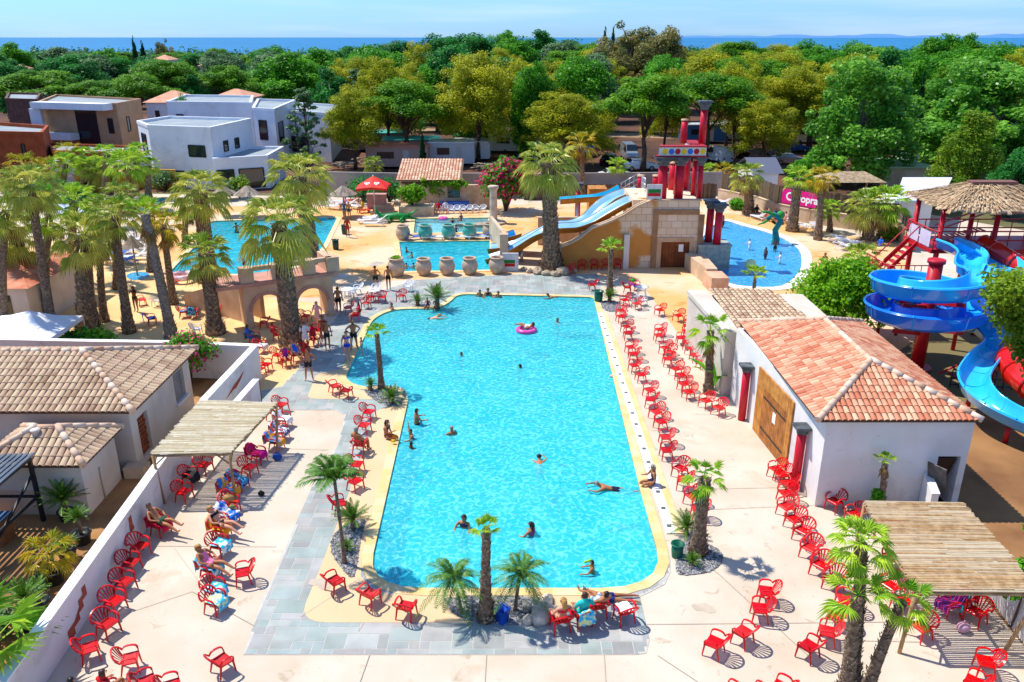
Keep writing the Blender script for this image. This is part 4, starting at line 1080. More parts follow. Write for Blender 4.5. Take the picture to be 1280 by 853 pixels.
for s in (1.25, 7.15):
    c = onleft(s, 0, .24); mb = MB(); mb.tube([c+V((0,0,.02)), c+V((0,0,2.35))], .17, 16); mb.build('half_column', M_red, t)
    mb = MB(); mb.tube([c+V((0,0,2.35)), c+V((0,0,2.55))], .2, 16); mb.box((c.x-.3,c.y-.28,2.55), (c.x+.24,c.y+.28,2.66)); mb.build('column_cap', M_cap, t)
mb = MB(); d = onleft(0,0)
# gutter line of eaves with scalloped edge
# low wing wall by the door
w2 = tag(MB().prism([(14.35,24.0),(14.6,24.0),(15.0,25.4),(14.75,25.4)], 0, 1.35).prism([(14.33,23.98),(14.62,23.98),(15.02,25.4),(14.73,25.4)], 1.35, 1.42).build('wing_wall', M_white), 'short low white wall beside the dark doorway of the long building', 'wall')
tag(MB().box((0,0,0), (.7,.05,1.0)).xf(Matrix.Translation((14.85,25.25,1.05)) @ Matrix.Rotation(rad(-60), 4, 'Z') @ Matrix.Rotation(rad(15), 4, 'X')).build('leaning_board', mat('old_board', '#6a6460', '#4c4640', 4, .9)), 'dark weathered board leaning by the doorway', 'board')
t = thing('annex_building', 'lower cream building with brown tiled roof behind the long white building', 'building', (9.7, 35.2, 0))
mb = MB(); mb.prism([(.25,0),(6.0,0),(6.0,6.6),(-.15,6.6)], 0, 3.0); mb.prism([(.15,-.02),(1.15,-.02),(.75,6.62),(-.25,6.62)], 3.0, 3.22); mb.build('wall', M_offwhite, t)
mb = MB(); tile_plane(mb, V((.85,.1,3.25)), V((1,0,0)), V((0,1,.01)).normalized(), [(0,0),(3.9,0),(3.3,6.4),(.1,6.4)], .27, .4, seed=4)
mb.build('roof', [T_old, T_under], t)

# ---- tiled building on the left
t = thing('tiled_building', 'long beige building with old barrel-tile hip roof at the left edge', 'building', (-14.7, 28, 0))
mb = MB(); wall_with_openings(mb, (0, 0), (0, 6), 0, 2.72, .25, [(.55, 1.45, .25, 2.0), (4.2, 5.3, .95, 2.3)])
mb.box((-13, 0, 0), (-.25, .25, 2.72)); mb.box((-13, 5.75, 0), (-.25, 6, 2.72)); mb.build('wall', M_offwhite, t)
hip_roof('roof', -13, 0, 0, 6, 2.72, 1.2, T_old, t, 40, pw=.25, pl=.4, over=.38, hips=(False, True), rr=.14)
mb = MB()
for i in range(10):
    for j in range(5): mb.box((-.2, .57+j*.175+(i % 2)*.06, .27+i*.172), (-.12, .57+j*.175+.13+(i % 2)*.06, .27+i*.172+.13))
mb.build('brick_screen', mat('screen_brick', '#a85a38', '#8c4428', 4, .9), t)
MB().box((-.22,4.2,.95), (-.15,5.3,2.3)).build('shutter', mat('shutter_grey', '#8c8480', '#787070', 2, .8), t)
MB().box((-.02,4.1,.87), (.14,5.4,.95)).build('window_sill', M_white, t)
# ---- small hut
t = thing('tiled_hut', 'small beige hut with pyramid tile roof in front of the long tiled building', 'building', (-15.1, 24.9, 0))
MB().box((-3.3, 0, 0), (0, 2.5, 2.1)).build('wall', M_offwhite, t)
hip_roof('roof', -3.3, 0, 0, 2.5, 2.1, .75, T_old, t, 60, pw=.25, pl=.4, over=.28, hips=(True, True), rr=.13)
mb = MB(); mb.lathe([(.13,0),(.14,.35),(.17,.36),(.17,.42),(.001,.43)], 12, (-1.9,.95,2.5)); mb.build('vent_pipe', M_offwhite, t)
mb = MB(); mb.tube([(.04,1.1,0),(.04,1.1,1.3)], .035, 8); mb.build('drain_pipe', M_offwhite, t)
tag(MB().box((-15.0,27.4,0), (-14.2,28.0,.45)).build('low_step', M_stone), 'low beige masonry block between the hut and the white wall', 'step')
# ---- dark steel canopy at the left edge
t = thing('steel_canopy', 'dark steel canopy frame with slatted roof at the lower left edge', 'canopy', (-19, 23, 0))
A, B, C_, D_ = at(56,700), at(-20,760), at(-60,640), at(35,640)
mb = MB()
fr = [V((-16.65,21.4,0)), V((-16.55,24.5,0)), V((-20.6,24.5,0)), V((-20.6,21.4,0))]
hs = [2.5, 2.5, 2.3, 2.3]
t.location = (0, 0, 0)
for p, h_ in zip(fr, hs): mb.beam(p, p+V((0,0,h_)), .12, .12)
for i in range(4):
    mb.beam(fr[i]+V((0,0,hs[i])), fr[(i+1) % 4]+V((0,0,hs[(i+1) % 4])), .12, .14); mb.beam(fr[i]+V((0,0,1.0)), fr[(i+1) % 4]+V((0,0,1.0)), .08, .08)
mb.beam(fr[0]+V((0,0,.4)), fr[1]+V((0,0,1.9)), .07, .07); mb.beam(fr[0]+V((0,0,1.9)), fr[3]+V((0,0,.4)), .07, .07)
mb.build('frame', M_steel, t)
mb = MB()
for i in range(22): mb.beam((-20.7+i*.2, 21.2, 2.4+i*.009), (-20.7+i*.2, 24.7, 2.4+i*.009), .12, .04)
mb.build('roof_slats', mat('canopy_slats', '#586470', '#465260', 2, .5), t)
tag(MB().box((-19.6,22.9,0), (-17.0,23.6,.9)).box((-19.6,22.9,.903), (-17.0,23.65,.95), 1).build('bar_counter', [mat('counter_wood', '#8c5c34', '#6c4424', 3), mat('counter_top', '#3c6080')]), 'wooden counter under the dark steel canopy', 'counter')
tag(MB().prism([(-21.5,27.2),(-18.7,27.2),(-18.7,27.95),(-21.5,27.95)], .0, 1.0).build('skip_box', mat('blue_grey_sheet', '#5c6c7c', '#8894a0', 3, .6)), 'blue-grey covered box between the hut and the long tiled building', 'container')

# ---- white garden walls
def wall_line(name, pts, h, th, m, label, cap=None, hs=None):
    t = thing(name, label, 'wall', pts[0]); o = V(pts[0]); mb = MB(); cb = MB()
    for i in range(len(pts)-1):
        a, b = V(pts[i])-o, V(pts[i+1])-o; d = (b-a).normalized(); nn = V((-d.y, d.x, 0))*th/2
        ha, hb = (hs[i], hs[i+1]) if hs else (h, h)
        e = d*th/2 if i < len(pts)-2 else V((0,0,0)); a = a-(d*(th/2-.003) if i else V((0,0,0))); b = b+e
        for bb, za, zb, w_, k in ((mb, (0,0), (ha,hb), 1, 0), (cb, (ha+.003,hb+.003), (ha+.05,hb+.05), 1.25, 0)):
            n2 = nn*w_
            vs = [a-n2+V((0,0,za[0])), b-n2+V((0,0,za[1])), b+n2+V((0,0,za[1])), a+n2+V((0,0,za[0])), a-n2+V((0,0,zb[0])), b-n2+V((0,0,zb[1])), b+n2+V((0,0,zb[1])), a+n2+V((0,0,zb[0]))]
            bb.add(vs, [(0,3,2,1),(4,5,6,7),(0,1,5,4),(1,2,6,5),(2,3,7,6),(3,0,4,7)])
    mb.build('wall', m, t)
    if cap: cb.build('coping', cap, t)
    return t
M_wcap = mat('white_cap', '#fbfaf8', '#f0ece8', 2, .6)
wl = wall_line('garden_wall', [(-12.35,14.5,0), (-12.75,22,0), (-13.15,31.5,0), (-12.65,37.1,0), (-17.2,37.6,0), (-21,38.0,0), (-28,38.4,0)], 1.4, .26, M_white, 'long white garden wall running along the left side of the terrace', M_wcap, [1.35,1.35,1.5,1.8,1.8,1.7,1.7])
M_brickr = mat('rust_brick', '#b4553a', '#9c4430', 4, .9)
# birds-like brick reliefs cut in the render: rust patches
def patch(name, poly_px_s, parent):  # (s along wall y, z)
    mb = MB(); vs = []; ym = sum(q[0] for q in poly_px_s)/len(poly_px_s)
    for y, z in [(ym+(q[0]-ym)*1.5+(.35 if q[1] > .5 and q[0] < ym else 0), q[1]) for q in poly_px_s]:
        x = (-12.75+(-12.35+12.75)*(22-y)/7.5 if y < 22 else (-12.75-.4*(y-22)/9.5 if y < 31.5 else -13.15+.5*(y-31.5)/5.6))+.137
        vs.append((x+12.35, y-14.5, z))
    mb.prism([(v[1], v[2]) for v in vs], -.004, .0); xs = {}
    mb.v = [(np.interp(v[0], [14.5-14.5, 7.5, 17.0, 22.6], [0+.137, -.4+.137, -.8+.137, -.3+.137])-v[2]*1.0+.004, v[0], v[1]) for v in mb.v]
    mb.build(name, M_brickr, parent)
patch('brick_patch', [(18.5,.1),(18.75,.1),(18.75,.3),(19.0,.3),(19.0,.5),(19.2,.5),(19.2,.7),(19.4,.7),(19.4,1.05),(19.25,1.05),(19.25,.85),(19.05,.85),(19.05,.65),(18.8,.65),(18.8,.45),(18.5,.45)], wl)
patch('brick_patch', [(22.6,.6),(22.8,.6),(22.8,.75),(23.0,.75),(23.0,1.15),(22.85,1.15),(22.85,.9),(22.6,.9)], wl)
patch('brick_patch', [(33.2,.75),(33.9,1.05),(34.4,1.1),(34.9,1.25),(34.6,1.0),(34.2,.8),(33.8,.85)], wl)
wl2 = wall_line('garden_wall', [(-12.05,30.8,0), (-11.85,34.4,0)], 1.15, .24, M_white, 'short white wall standing parallel to the long garden wall behind the bamboo pergola', M_wcap)
MB().box((.02,3.625,0), (.34,3.66,1.15)).build('brick_edge', M_brickr, wl2)
wall_line('garden_wall', [(14.45,14.5,0), (14.5,18,0), (14.75,22.3,0)], 1.15, .2, M_white, 'white low wall behind the right bamboo pergola', M_wcap)
wall_line('garden_wall', [(17.9,20.2,0), (21,23.4,0)], .9, .2, M_white, 'separate low white wall at the right edge beyond the dirt yard', M_wcap)

# ---- bamboo pergolas
M_bam = mat('bamboo_pale', '#f6ecd2', '#e4d4ac', 6, .7, tint='#cdb88c'); M_bam2 = mat('bamboo_brown', '#d8b480', '#b08450', 5, .75, tint='#e4d4b4')
M_pole = mat('pergola_pole', '#b89468', '#94704a', 4, .8)
def pergola(label, BLc, BRc, FRc, FLc, z, m, seed, gap, posts, n=None):
    rnd = random.Random(seed); t = thing('bamboo_pergola', label, 'pergola', (0,0,0)); mb = MB()
    BLc, BRc, FRc, FLc = [V((p[0], p[1], z)) for p in (BLc, BRc, FRc, FLc)]
    L = (BLc-FLc).length; k = int(L/gap)
    for i in range(k+1):
        s = i/k; a = FLc.lerp(BLc, s); b = FRc.lerp(BRc, s); d = (b-a)
        a = a-d.normalized()*rnd.uniform(0, .12); b = b+d.normalized()*rnd.uniform(0, .12); r = gap*rnd.uniform(.28, .44)
        cuts = sorted([0, 1]+[rnd.uniform(.2, .8) for _ in range(rnd.choice([0, 1, 1, 2]))])
        for c0, c1 in zip(cuts, cuts[1:]):
            p = a.lerp(b, c0)+V((0,0,rnd.uniform(-.012,.012))); q = a.lerp(b, c1)+V((0,rnd.uniform(-.02,.02),rnd.uniform(-.012,.012)))
            mb.tube([p, q], r, 5, 0, rnd.random()**1.6, caps=False, smooth=False)
    mb.build('bamboo_roof', m, t)
    mb = MB()
    for a, b in ((FLc,FRc),(BLc,BRc),(FLc,BLc),(FRc,BRc),(FLc.lerp(FRc,.5),BLc.lerp(BRc,.5))): mb.tube([a-V((0,0,.09)), b-V((0,0,.09))], .05, 8)
    mb.build('roof_beams', M_pole, t)
    for p, q in zip(posts, (BLc, BRc, FRc, FLc)):
        pb = MB(); pb.tube([(p[0], p[1], 0), (q.x, q.y, z-.08)], .055, 8); pb.build('post', M_pole, t)
    cen = (FLc+BRc)/2
    mb = MB()
    for q in (BRc, FRc, FLc, BLc):
        o = (V((cen.x, q.y, 0))-V((q.x, q.y, 0))).normalized()*.45; mb.tube([(q.x, q.y, z-.5), (q.x+o.x, q.y, z-.09)], .03, 6)
        o2 = (.45 if q.y < cen.y else -.45); mb.tube([(q.x, q.y, z-.5), (q.x, q.y+o2, z-.09)], .03, 6)
    mb.build('brace', M_pole, t); return t
pergola('bamboo pergola with pale cane roof by the left garden wall', (-12.75,30.1), (-9.6,29.9), (-10.15,25.7), (-12.85,25.6), 2.08, M_bam, 1, .062, [(-12.7,30.0), (-9.5,28.95), (-10.15,25.75), (-12.75,25.65)])
pergola('bamboo pergola with brown weathered cane roof in the lower right corner', (11.3,22.4), (14.35,22.3), (14.15,17.9), (10.85,17.95), 2.1, M_bam2, 2, .075, [(11.2,22.3), (14.25,22.2), (13.65,17.95), (10.75,17.95)])

# ---- stone slide wall with gate
def block_mat():
    m = bpy.data.materials.new('ochre_block_wall'); m.use_nodes = True; n, l = m.node_tree.nodes, m.node_tree.links; b = n['Principled BSDF']
    tc = n.new('ShaderNodeTexCoord'); sx = n.new('ShaderNodeSeparateXYZ'); cx = n.new('ShaderNodeCombineXYZ'); l.new(tc.outputs['Object'], sx.inputs[0])
    ad = n.new('ShaderNodeMath'); l.new(sx.outputs[0], ad.inputs[0]); l.new(sx.outputs[1], ad.inputs[1]); l.new(ad.outputs[0], cx.inputs[0]); l.new(sx.outputs[2], cx.inputs[1])
    br = n.new('ShaderNodeTexBrick'); br.inputs['Scale'].default_value = 1; br.inputs['Brick Width'].default_value = .75; br.inputs['Row Height'].default_value = .5
    br.inputs['Mortar Size'].default_value = .018; br.inputs['Color1'].default_value = lin('#dcc0a0'); br.inputs['Color2'].default_value = lin('#e8d0b4'); br.inputs['Mortar'].default_value = lin('#b89474')
    l.new(cx.outputs[0], br.inputs['Vector'])
    nz = n.new('ShaderNodeTexNoise'); nz.inputs['Scale'].default_value = .32; nz.inputs['Detail'].default_value = 8; l.new(tc.outputs['Object'], nz.inputs['Vector'])
    # ochre render remains more on the left part
    ma = n.new('ShaderNodeMath'); ma.operation = 'MULTIPLY_ADD'; ma.inputs[1].default_value = -.07; ma.inputs[2].default_value = .66; l.new(sx.outputs[0], ma.inputs[0])
    a2 = n.new('ShaderNodeMath'); l.new(ma.outputs[0], a2.inputs[0]); l.new(nz.outputs['Fac'], a2.inputs[1])
    mr = n.new('ShaderNodeMapRange'); mr.inputs[1].default_value = .5; mr.inputs[2].default_value = .56; l.new(a2.outputs[0], mr.inputs[0])
    n2 = n.new('ShaderNodeTexNoise'); n2.inputs['Scale'].default_value = 1.1; n2.inputs['Detail'].default_value = 6; l.new(tc.outputs['Object'], n2.inputs['Vector'])
    oc = n.new('ShaderNodeMix'); oc.data_type = 'RGBA'; oc.inputs[6].default_value = lin('#e09a3c'); oc.inputs[7].default_value = lin('#b87840'); l.new(n2.outputs['Fac'], oc.inputs[0])
    mx = n.new('ShaderNodeMix'); mx.data_type = 'RGBA'; l.new(mr.outputs[0], mx.inputs[0]); l.new(br.outputs['Color'], mx.inputs[6]); l.new(oc.outputs[2], mx.inputs[7])
    l.new(mx.outputs[2], b.inputs['Base Color']); b.inputs['Roughness'].default_value = .85; return m
M_block = block_mat()
WY = 58.0
SX0 = xat(701, WY, 0)
prof = [(701,308),(715,303),(727,296),(740,285),(752,281),(765,276),(780,269),(795,259),(808,253),(820,248.5)]
topz = [(xat(x, WY, zat(y, WY)), zat(y, WY)) for x, y in prof]
SXR = xat(872, WY, 2.5); PZ = 4.95
t = thing('slide_house', 'ochre and stone wall with sloping top, wooden gate and platform beside the water slides', 'building', (0, WY, 0))
mb = MB()
poly = [(SX0,0)]+topz+[(SXR,PZ),(SXR,0)]
def extr(mb, poly, y0, y1, mi=0):
    o = len(mb.v); tmp = MB().prism([(p[0], p[1]) for p in poly], y0, y1, mi)
    mb.add([(v[0], v[2], v[1]) for v in tmp.v], [f[::-1] for f in tmp.f], mi)
# door opening cut: build left part, above door, right part
DX0, DX1, DZ = xat(825,WY,0), xat(860,WY,0), 1.95
def topat(x):
    for (a, za), (b, zb) in zip(topz, topz[1:]):
        if a <= x <= b: return za+(zb-za)*(x-a)/(b-a)
    return PZ
left = [(SX0,0)]+topz+[(DX0,PZ),(DX0,0)]
extr(mb, left, 0, .5)
extr(mb, [(DX0,DZ),(DX0,PZ),(DX1,PZ),(DX1,DZ)], 0, .5)
extr(mb, [(DX1,0),(DX1,PZ),(SXR,PZ),(SXR,0)], 0, .5)
mb.box((DX0-2.2,.5,0), (SXR,5.4,PZ))
mb.build('wall', M_block, t)
mb = MB(); rnd = random.Random(2)
mb.sweep([(x, -.06, z+.03) for x, z in topz[:-1]], [(-.16,0),(.5,0),(.5,.14),(.32,.14),(.30,.06),(.02,.06),(0,.14),(-.16,.14)], closed=True, smooth=False)
mb.box((topz[-1][0]-.1,-.06,PZ+.003), (SXR+.1,.5,PZ+.1)); mb.build('parapet', M_stone, t)
mb = MB(); mb.box((DX0,.12,0), (DX1,.2,DZ)); gd = mb.build('gate', mat('brown_gate', '#8c4a1c', '#6c3410', 1.5, .7, bump=.2), t)
mb = MB(); mb.box(((DX0+DX1)/2-.015,.1,0), ((DX0+DX1)/2+.015,.12,DZ))
for i in range(9): mb.box((DX0+(i+.5)*(DX1-DX0)/9-.006,.105,0), (DX0+(i+.5)*(DX1-DX0)/9+.006,.12,DZ))
mb.build('gate_gap', M_dark, gd)
MB().box(((DX0+DX1)/2+.25,.09,1.2), ((DX0+DX1)/2+.6,.118,1.75)).build('notice', MATS['paper_white'], gd)
M_sfr = mat('stone_trim', '#cfae8c', '#b8926c', 1, .85)
mb = MB(); mb.box((DX0-.35,-.08,0), (DX0-.02,-.002,DZ+.35)); mb.box((DX1+.02,-.08,0), (DX1+.3,-.002,DZ+.35)); mb.box((DX0-.02,-.08,DZ+.02), (DX1+.02,-.002,DZ+.35)); mb.build('door_surround', M_sfr, t)
mb = MB(); mb.box((DX0-.75,-.12,0), (DX0-.37,-.002,4.0)); mb.box((DX0-.75,-.14,4.0), (SXR,-.002,4.35)); mb.box((DX1+.9,-.12,0), (SXR,-.002,4.0)); mb.build('portal_frame', mat('brown_trim', '#a8805c', '#906848', 1, .85), t)
px_ = xat(781,WY,0); MB().box((px_-.18,-.3,0), (px_+.22,-.002,2.55)).build('buttress', mat('white_post', '#e0d6cc'), t)
MB().box((SX0-.35,-.2,0), (SX0+.02,.4,1.9)).build('end_post', M_stone, t)
# columns on the platform
def red_column(px, ybase_z, Y, h, r, label, cap=True, captop=.5, grp=None, parent=None):
    X = xat(px, Y, ybase_z+h/2); t_ = thing('red_column', label, 'column', (X, Y, ybase_z), 0, grp)
    MB().tube([(0,0,0),(0,0,h)], [r, r*.93], 16).build('shaft', M_red, t_)
    if cap: MB().lathe([(r*.95,0),(r*1.2,.08),(r*1.2,.2),(r*1.75,.35),(r*1.75,.5),(.001,.5)], 16, (0,0,h), 0, 0, False).box((-r*1.8,-r*1.8,h+.5), (r*1.8,r*1.8,h+.62)).build('capital', M_cap, t_)
    else: MB().lathe([(r*1.06,0),(r*1.06,.1),(.001,.13)], 16, (0,0,h), 0).build('cap', M_sfr, t_)
    return t_
# column positions: (px of shaft, base z, Y, height, radius)
for (px, Y, h, r, cp, lb) in [(828,58.7,2.45,.36,True,'stout red column at the front left corner of the slide platform'),(849,58.7,2.45,.34,True,'red column in the middle front of the slide platform'),(875,58.7,2.45,.2,True,'slim red column at the front right corner of the slide platform'),(868,60.5,2.55,.2,False,'slim red column second from the right on the slide platform'),(841,62.8,2.0,.33,False,'short red column behind the front left one on the platform'),(858,62.8,2.9,.32,False,'red column at the back of the slide platform'),(846,60.8,2.5,.2,False,'thin red column between the stout platform columns')]:
    red_column(px, PZ, Y, h, r, lb, cp)
t = thing('portal_beam', 'pale beam with painted yellow, blue and red circles resting on the red columns', 'portal', (xat(852,58.7,8), 58.7, PZ+3.08))
xl, xr = xat(824,58.7,8)-t.location.x, xat(881,58.7,8)-t.location.x
mb = MB(); mb.prism([(xl-.4,-.4),(xr+.05,-.4),(xr+.05,3.4),(xr-.9,3.4),(xr-.9,.5),(xl+.1,.5)], 0, .1, 1); mb.prism([(xl-.1,-.34),(xr,-.34),(xr,3.3),(xr-.8,3.3),(xr-.8,.4),(xl+.1,.4)], .103, .68); mb.prism([(xl-.1,-.38),(xr+.05,-.38),(xr+.05,3.36),(xr-.86,3.36),(xr-.86,.45),(xl+.1,.45)], .683, .76, 1)
mb.build('beam', [mat('beam_paint', '#c8c8c4', '#dcd8d0', 2, .7), mat('crimson_trim', '#a01828')], t)
cols = ['#e8c020', '#2c70c8', '#b01830', '#e8c020', '#2c70c8', '#b01830', '#e8c020']
for i, c in enumerate(cols):
    x = xl+.35+(xr-xl-.6)*i/6; mb = MB(); mb.add([(x+.2*math.cos(a*math.pi/9), -.345, .39+.2*math.sin(a*math.pi/9)) for a in range(18)], [tuple(range(18))]); mb.build('painted_circle', mat('circle_'+c[1:], c), t)
t = red_column(855, PZ+3.85, 60.0, 1.6, .25, 'shorter red column rising above the painted beam', False)
t = red_column(879, PZ+3.85, 60.0, 2.35, .27, 'tallest red column with dark capital above the painted beam', True)
for px, yb, Y in ((801,0,64.5),(820,0,64.5)): red_column(px, 4.6, Y, 1.1, .3, 'short red post at the top of the slides, %s' % ('left one' if px < 810 else 'right one'), False)
# lagoon tower with two columns
p = at(892,331); tl = thing('lagoon_tower', 'square grey stone block standing in the right lagoon', 'tower', (at(889,331).x, 57.6, -.3))
MB().box((-1.35,0,0), (1.0,1.8,2.0)).box((-1.42,-.07,2.0), (1.07,1.87,2.12)).build('block', mat('grey_mosaic', '#8c9490', '#b4b8a8', 3, .8, bump=.3), tl)
MB().box((-2.8,1.9,0), (-1.4,3.6,2.6)).build('back_block', M_stone, tl)
c1 = red_column(887, 1.85, 58.6, 2.45, .28, 'left red column of the pair on the lagoon block')
c2 = red_column(897.5, 1.85, 57.9, 2.35, .28, 'right red column of the pair on the lagoon block')
# low stone wall beside the gate
t = tag(MB().prism([(xat(863,56,1),57.9),(xat(871,57,1)+.7,57.9),(at(889,349).x,53.6),(at(876,349).x,53.6)], 0, 1.15).build('stone_wall', M_stone), 'sloping low stone wall between the gate and the right lagoon', 'wall')
tag(MB().prism([(at(872,349).x,53.55),(at(889,349).x+.3,53.55),(at(891,350).x+.3,51.8),(at(876,350).x,51.8)], 0, 1.0).build('stone_block', mat('salmon_stone', '#dcb090', '#c89878', 1, .85)), 'salmon stone block at the end of the low wall by the lagoon', 'block')
# ---- the two light-blue slides beside the wall
M_sl = mat('slide_pale_blue', '#98c8f0', '#80b8ec', 1, .25, coat=.4); M_so = mat('slide_ochre_shell', '#a87830', '#8c6024', 1.2, .7)
Ucut = [(-.65,.42),(-.6,.42),(-.5,.1),(-.3,0),(.3,0),(.5,.1),(.6,.42),(.65,.42)]
def slide(label, pts, prof, mi, mo, name='water_slide', group=None, k=8, supports=(), thick=.06, sup_m=None):
    t = thing(name, label, 'water slide', (0,0,0), 0, group); pp = smooth_poly([V(p) for p in pts], k, False)
    a = MB(); a.sweep(pp, prof); a.build('flume', mi, t)
    lo = [(x*1.06+(0), y-.07) for x, y in prof]; b = MB(); b.sweep(pp, lo); b.sweep(pp, [(prof[0][0]*1.06, prof[0][1]-.07), (prof[0][0]*1.06-.03, prof[0][1]+.03), (prof[0][0], prof[0][1]+.03)]); b.sweep(pp, [(prof[-1][0]*1.06, prof[-1][1]-.07), (prof[-1][0]*1.06+.03, prof[-1][1]+.03), (prof[-1][0], prof[-1][1]+.03)])
    b.build('shell', mo, t)
    for s_ in supports:
        q = pp[int(s_*(len(pp)-1))]; MB().tube([(q.x, q.y, 0), (q.x, q.y, q.z-.1)], .12, 10).build('support', sup_m or M_metal, t)
    return t
def SP(x, y, Y): z = zat(y, Y); return (xat(x, Y, z), Y, z)
slide('front pale blue wave slide running beside the ochre wall into the small pool', [SP(803,252,60),SP(786,256,59.8),SP(762,269,59.6),SP(742,281,59.5),SP(722,288,59.5),SP(698,290,59.5),SP(675,297,59.6),SP(655,309,59.8),SP(632,321,60),SP(611,328,60.2)], [(x*1.35, y) for x, y in Ucut], M_sl, M_so, supports=(.35, .6, .8))
slide('rear pale blue wave slide running parallel behind the front one', [SP(800,243,63.5),SP(785,245,63.2),SP(765,253,62.8),SP(748,266,62.4),SP(735,277,62.2),SP(715,285,62.1),SP(692,287,62),SP(665,299,62.2),SP(640,311,62.4),SP(612,315,62.6)], [(x*1.35, y) for x, y in Ucut], M_sl, M_so, supports=(.3, .5, .7, .85))
slide('short dark-backed blue slide mouth beside the small pool', [SP(648,296,66),SP(634,300,65.6),SP(617,303,65.2)], [(x*1.2, y) for x, y in Ucut], mat('slide_blue_mid', '#1c88d0', rough=.25), M_so)
# railings at the top
def railing(label, pts, h, m, name='railing', gap=.35, r=.03, rails=(1.0, .55, .15)):
    t = thing(name, label, 'railing', pts[0]); o = V(pts[0]); mb = MB(); pb = MB()
    for a, b in zip(pts, pts[1:]):
        a, b = V(a)-o, V(b)-o; L = (b-a).length; n_ = max(1, int(L/gap))
        for q in rails: mb.tube([a+V((0,0,h*q)), b+V((0,0,h*q))], r, 6)
        for i in range(n_+1): c = a.lerp(b, i/n_); pb.tube([c, c+V((0,0,h))], r*.8, 5)
    mb.build('rail', m, t); pb.build('bars', m, t); return t
railing('pale grey railing at the top of the pale blue slides', [(*SP(776,243,66)[:2],3.9), (*SP(797,238,66)[:2],4.7), (*SP(806,246,62)[:2],4.9)], 1.0, M_metal)
# slide pool things: aqua slides with tower behind the palm
tag(MB().box((xat(672,66,2),65,0), (xat(780,66,2),65.4,2.3)).build('rear_wall', M_stone), 'beige stone wall behind the pale blue slides', 'wall')
slide('turquoise kiddie slide behind the massive palm', [SP(780,238,72),SP(765,246,71),SP(748,250,70),SP(725,252,70),SP(700,254,70)], Ucut, mat('slide_turquoise', '#18b0dc', rough=.3), M_so, supports=(.2,.5,.8))
t = red_column(722, 0, 72, 3.3, .25, 'dark-capped red column behind the massive palm')
tag(MB().prism([(xat(735,74,2),73),(xat(757,74,2),73),(xat(757,74,2),75),(xat(735,74,2),75)], 0, 3.2).build('slide_box', M_woodo), 'ochre wooden box structure between the slides', 'box')
def rocks(label, pts, seed, m, name='rock'):
    rnd = random.Random(seed)
    for i, (x, y, s) in enumerate(pts):
        p = at(x, y); mb = MB(); mb.blob((0,0,s*.3), s, 8, sq=(rnd.uniform(.8,1.3), rnd.uniform(.7,1), rnd.uniform(.5,.8)))
        mb.v = [(a*rnd.uniform(.88,1.1), b*rnd.uniform(.88,1.1), c*rnd.uniform(.9,1.1)) for a, b, c in mb.v]
        for j in range(len(mb.sm)): mb.sm[j] = False
        tag(mb.build(name, m, None, (p.x, p.y, 0), rnd.uniform(0, 6)), label, 'rock', label+'s')
M_rock = mat('rock_beige', '#b8a48c', '#8c7c68', 2, .95, bump=.6, bscale=5)
rocks('rounded beige boulder around the foot of the massive palm', [(662,341,.35),(672,342,.45),(683,344,.42),(694,345,.45),(704,343,.65),(714,341,.4),(655,338,.3)], 4, M_rock)
M_limes = mat('limestone', '#dccab4', '#a89884', 1.5, .9, bump=.6, bscale=4)
rocks('pale limestone slab beside the palms at the near pool end', [(666,760,.34),(678,772,.4),(660,778,.24),(684,752,.22),(694,766,.2)], 7, M_limes)
rocks('grey boulder by the shaded wall of the long building', [(1063,643,.3)], 8, M_rock)
tag(MB().box((at(628,338).x,at(628,338).y-.3,0), (at(648,338).x,at(628,338).y-.15,1.35)).build('notice_board', mat('board_pale', '#e4e0dc', '#d0cccc', 4)), 'pale notice board with a green and red stripe beside the slide end', 'sign')
sg = bpy.data.objects['notice_board']
bxx = at(628,338); MB().box((bxx.x+.1,bxx.y-.31,.62), (at(648,338).x-.25,bxx.y-.303,.85)).build('green_stripe', mat('sign_green', '#108030'), sg)
MB().box((bxx.x+.1,bxx.y-.31,.36), (at(648,338).x-.25,bxx.y-.303,.6)).build('red_stripe', mat('sign_red', '#c81c28'), sg)
s2x = xat(818,57.9,5.2)
t = tag(MB().box((s2x-.55,58.05,PZ+.1), (s2x+.55,58.12,PZ+1.2)).build('rules_sign', MATS['board_pale']), 'small pale sign with green and red stripes at the top of the slides', 'sign')
MB().box((s2x-.45,58.03,PZ+.6), (s2x+.45,58.047,PZ+.85)).build('green_stripe', MATS['sign_green'], t); MB().box((s2x-.45,58.03,PZ+.35), (s2x+.45,58.047,PZ+.58)).build('red_stripe', MATS['sign_red'], t)
for i, (a, b, yb) in enumerate([((618,300),(623,264),0),]):
    pass
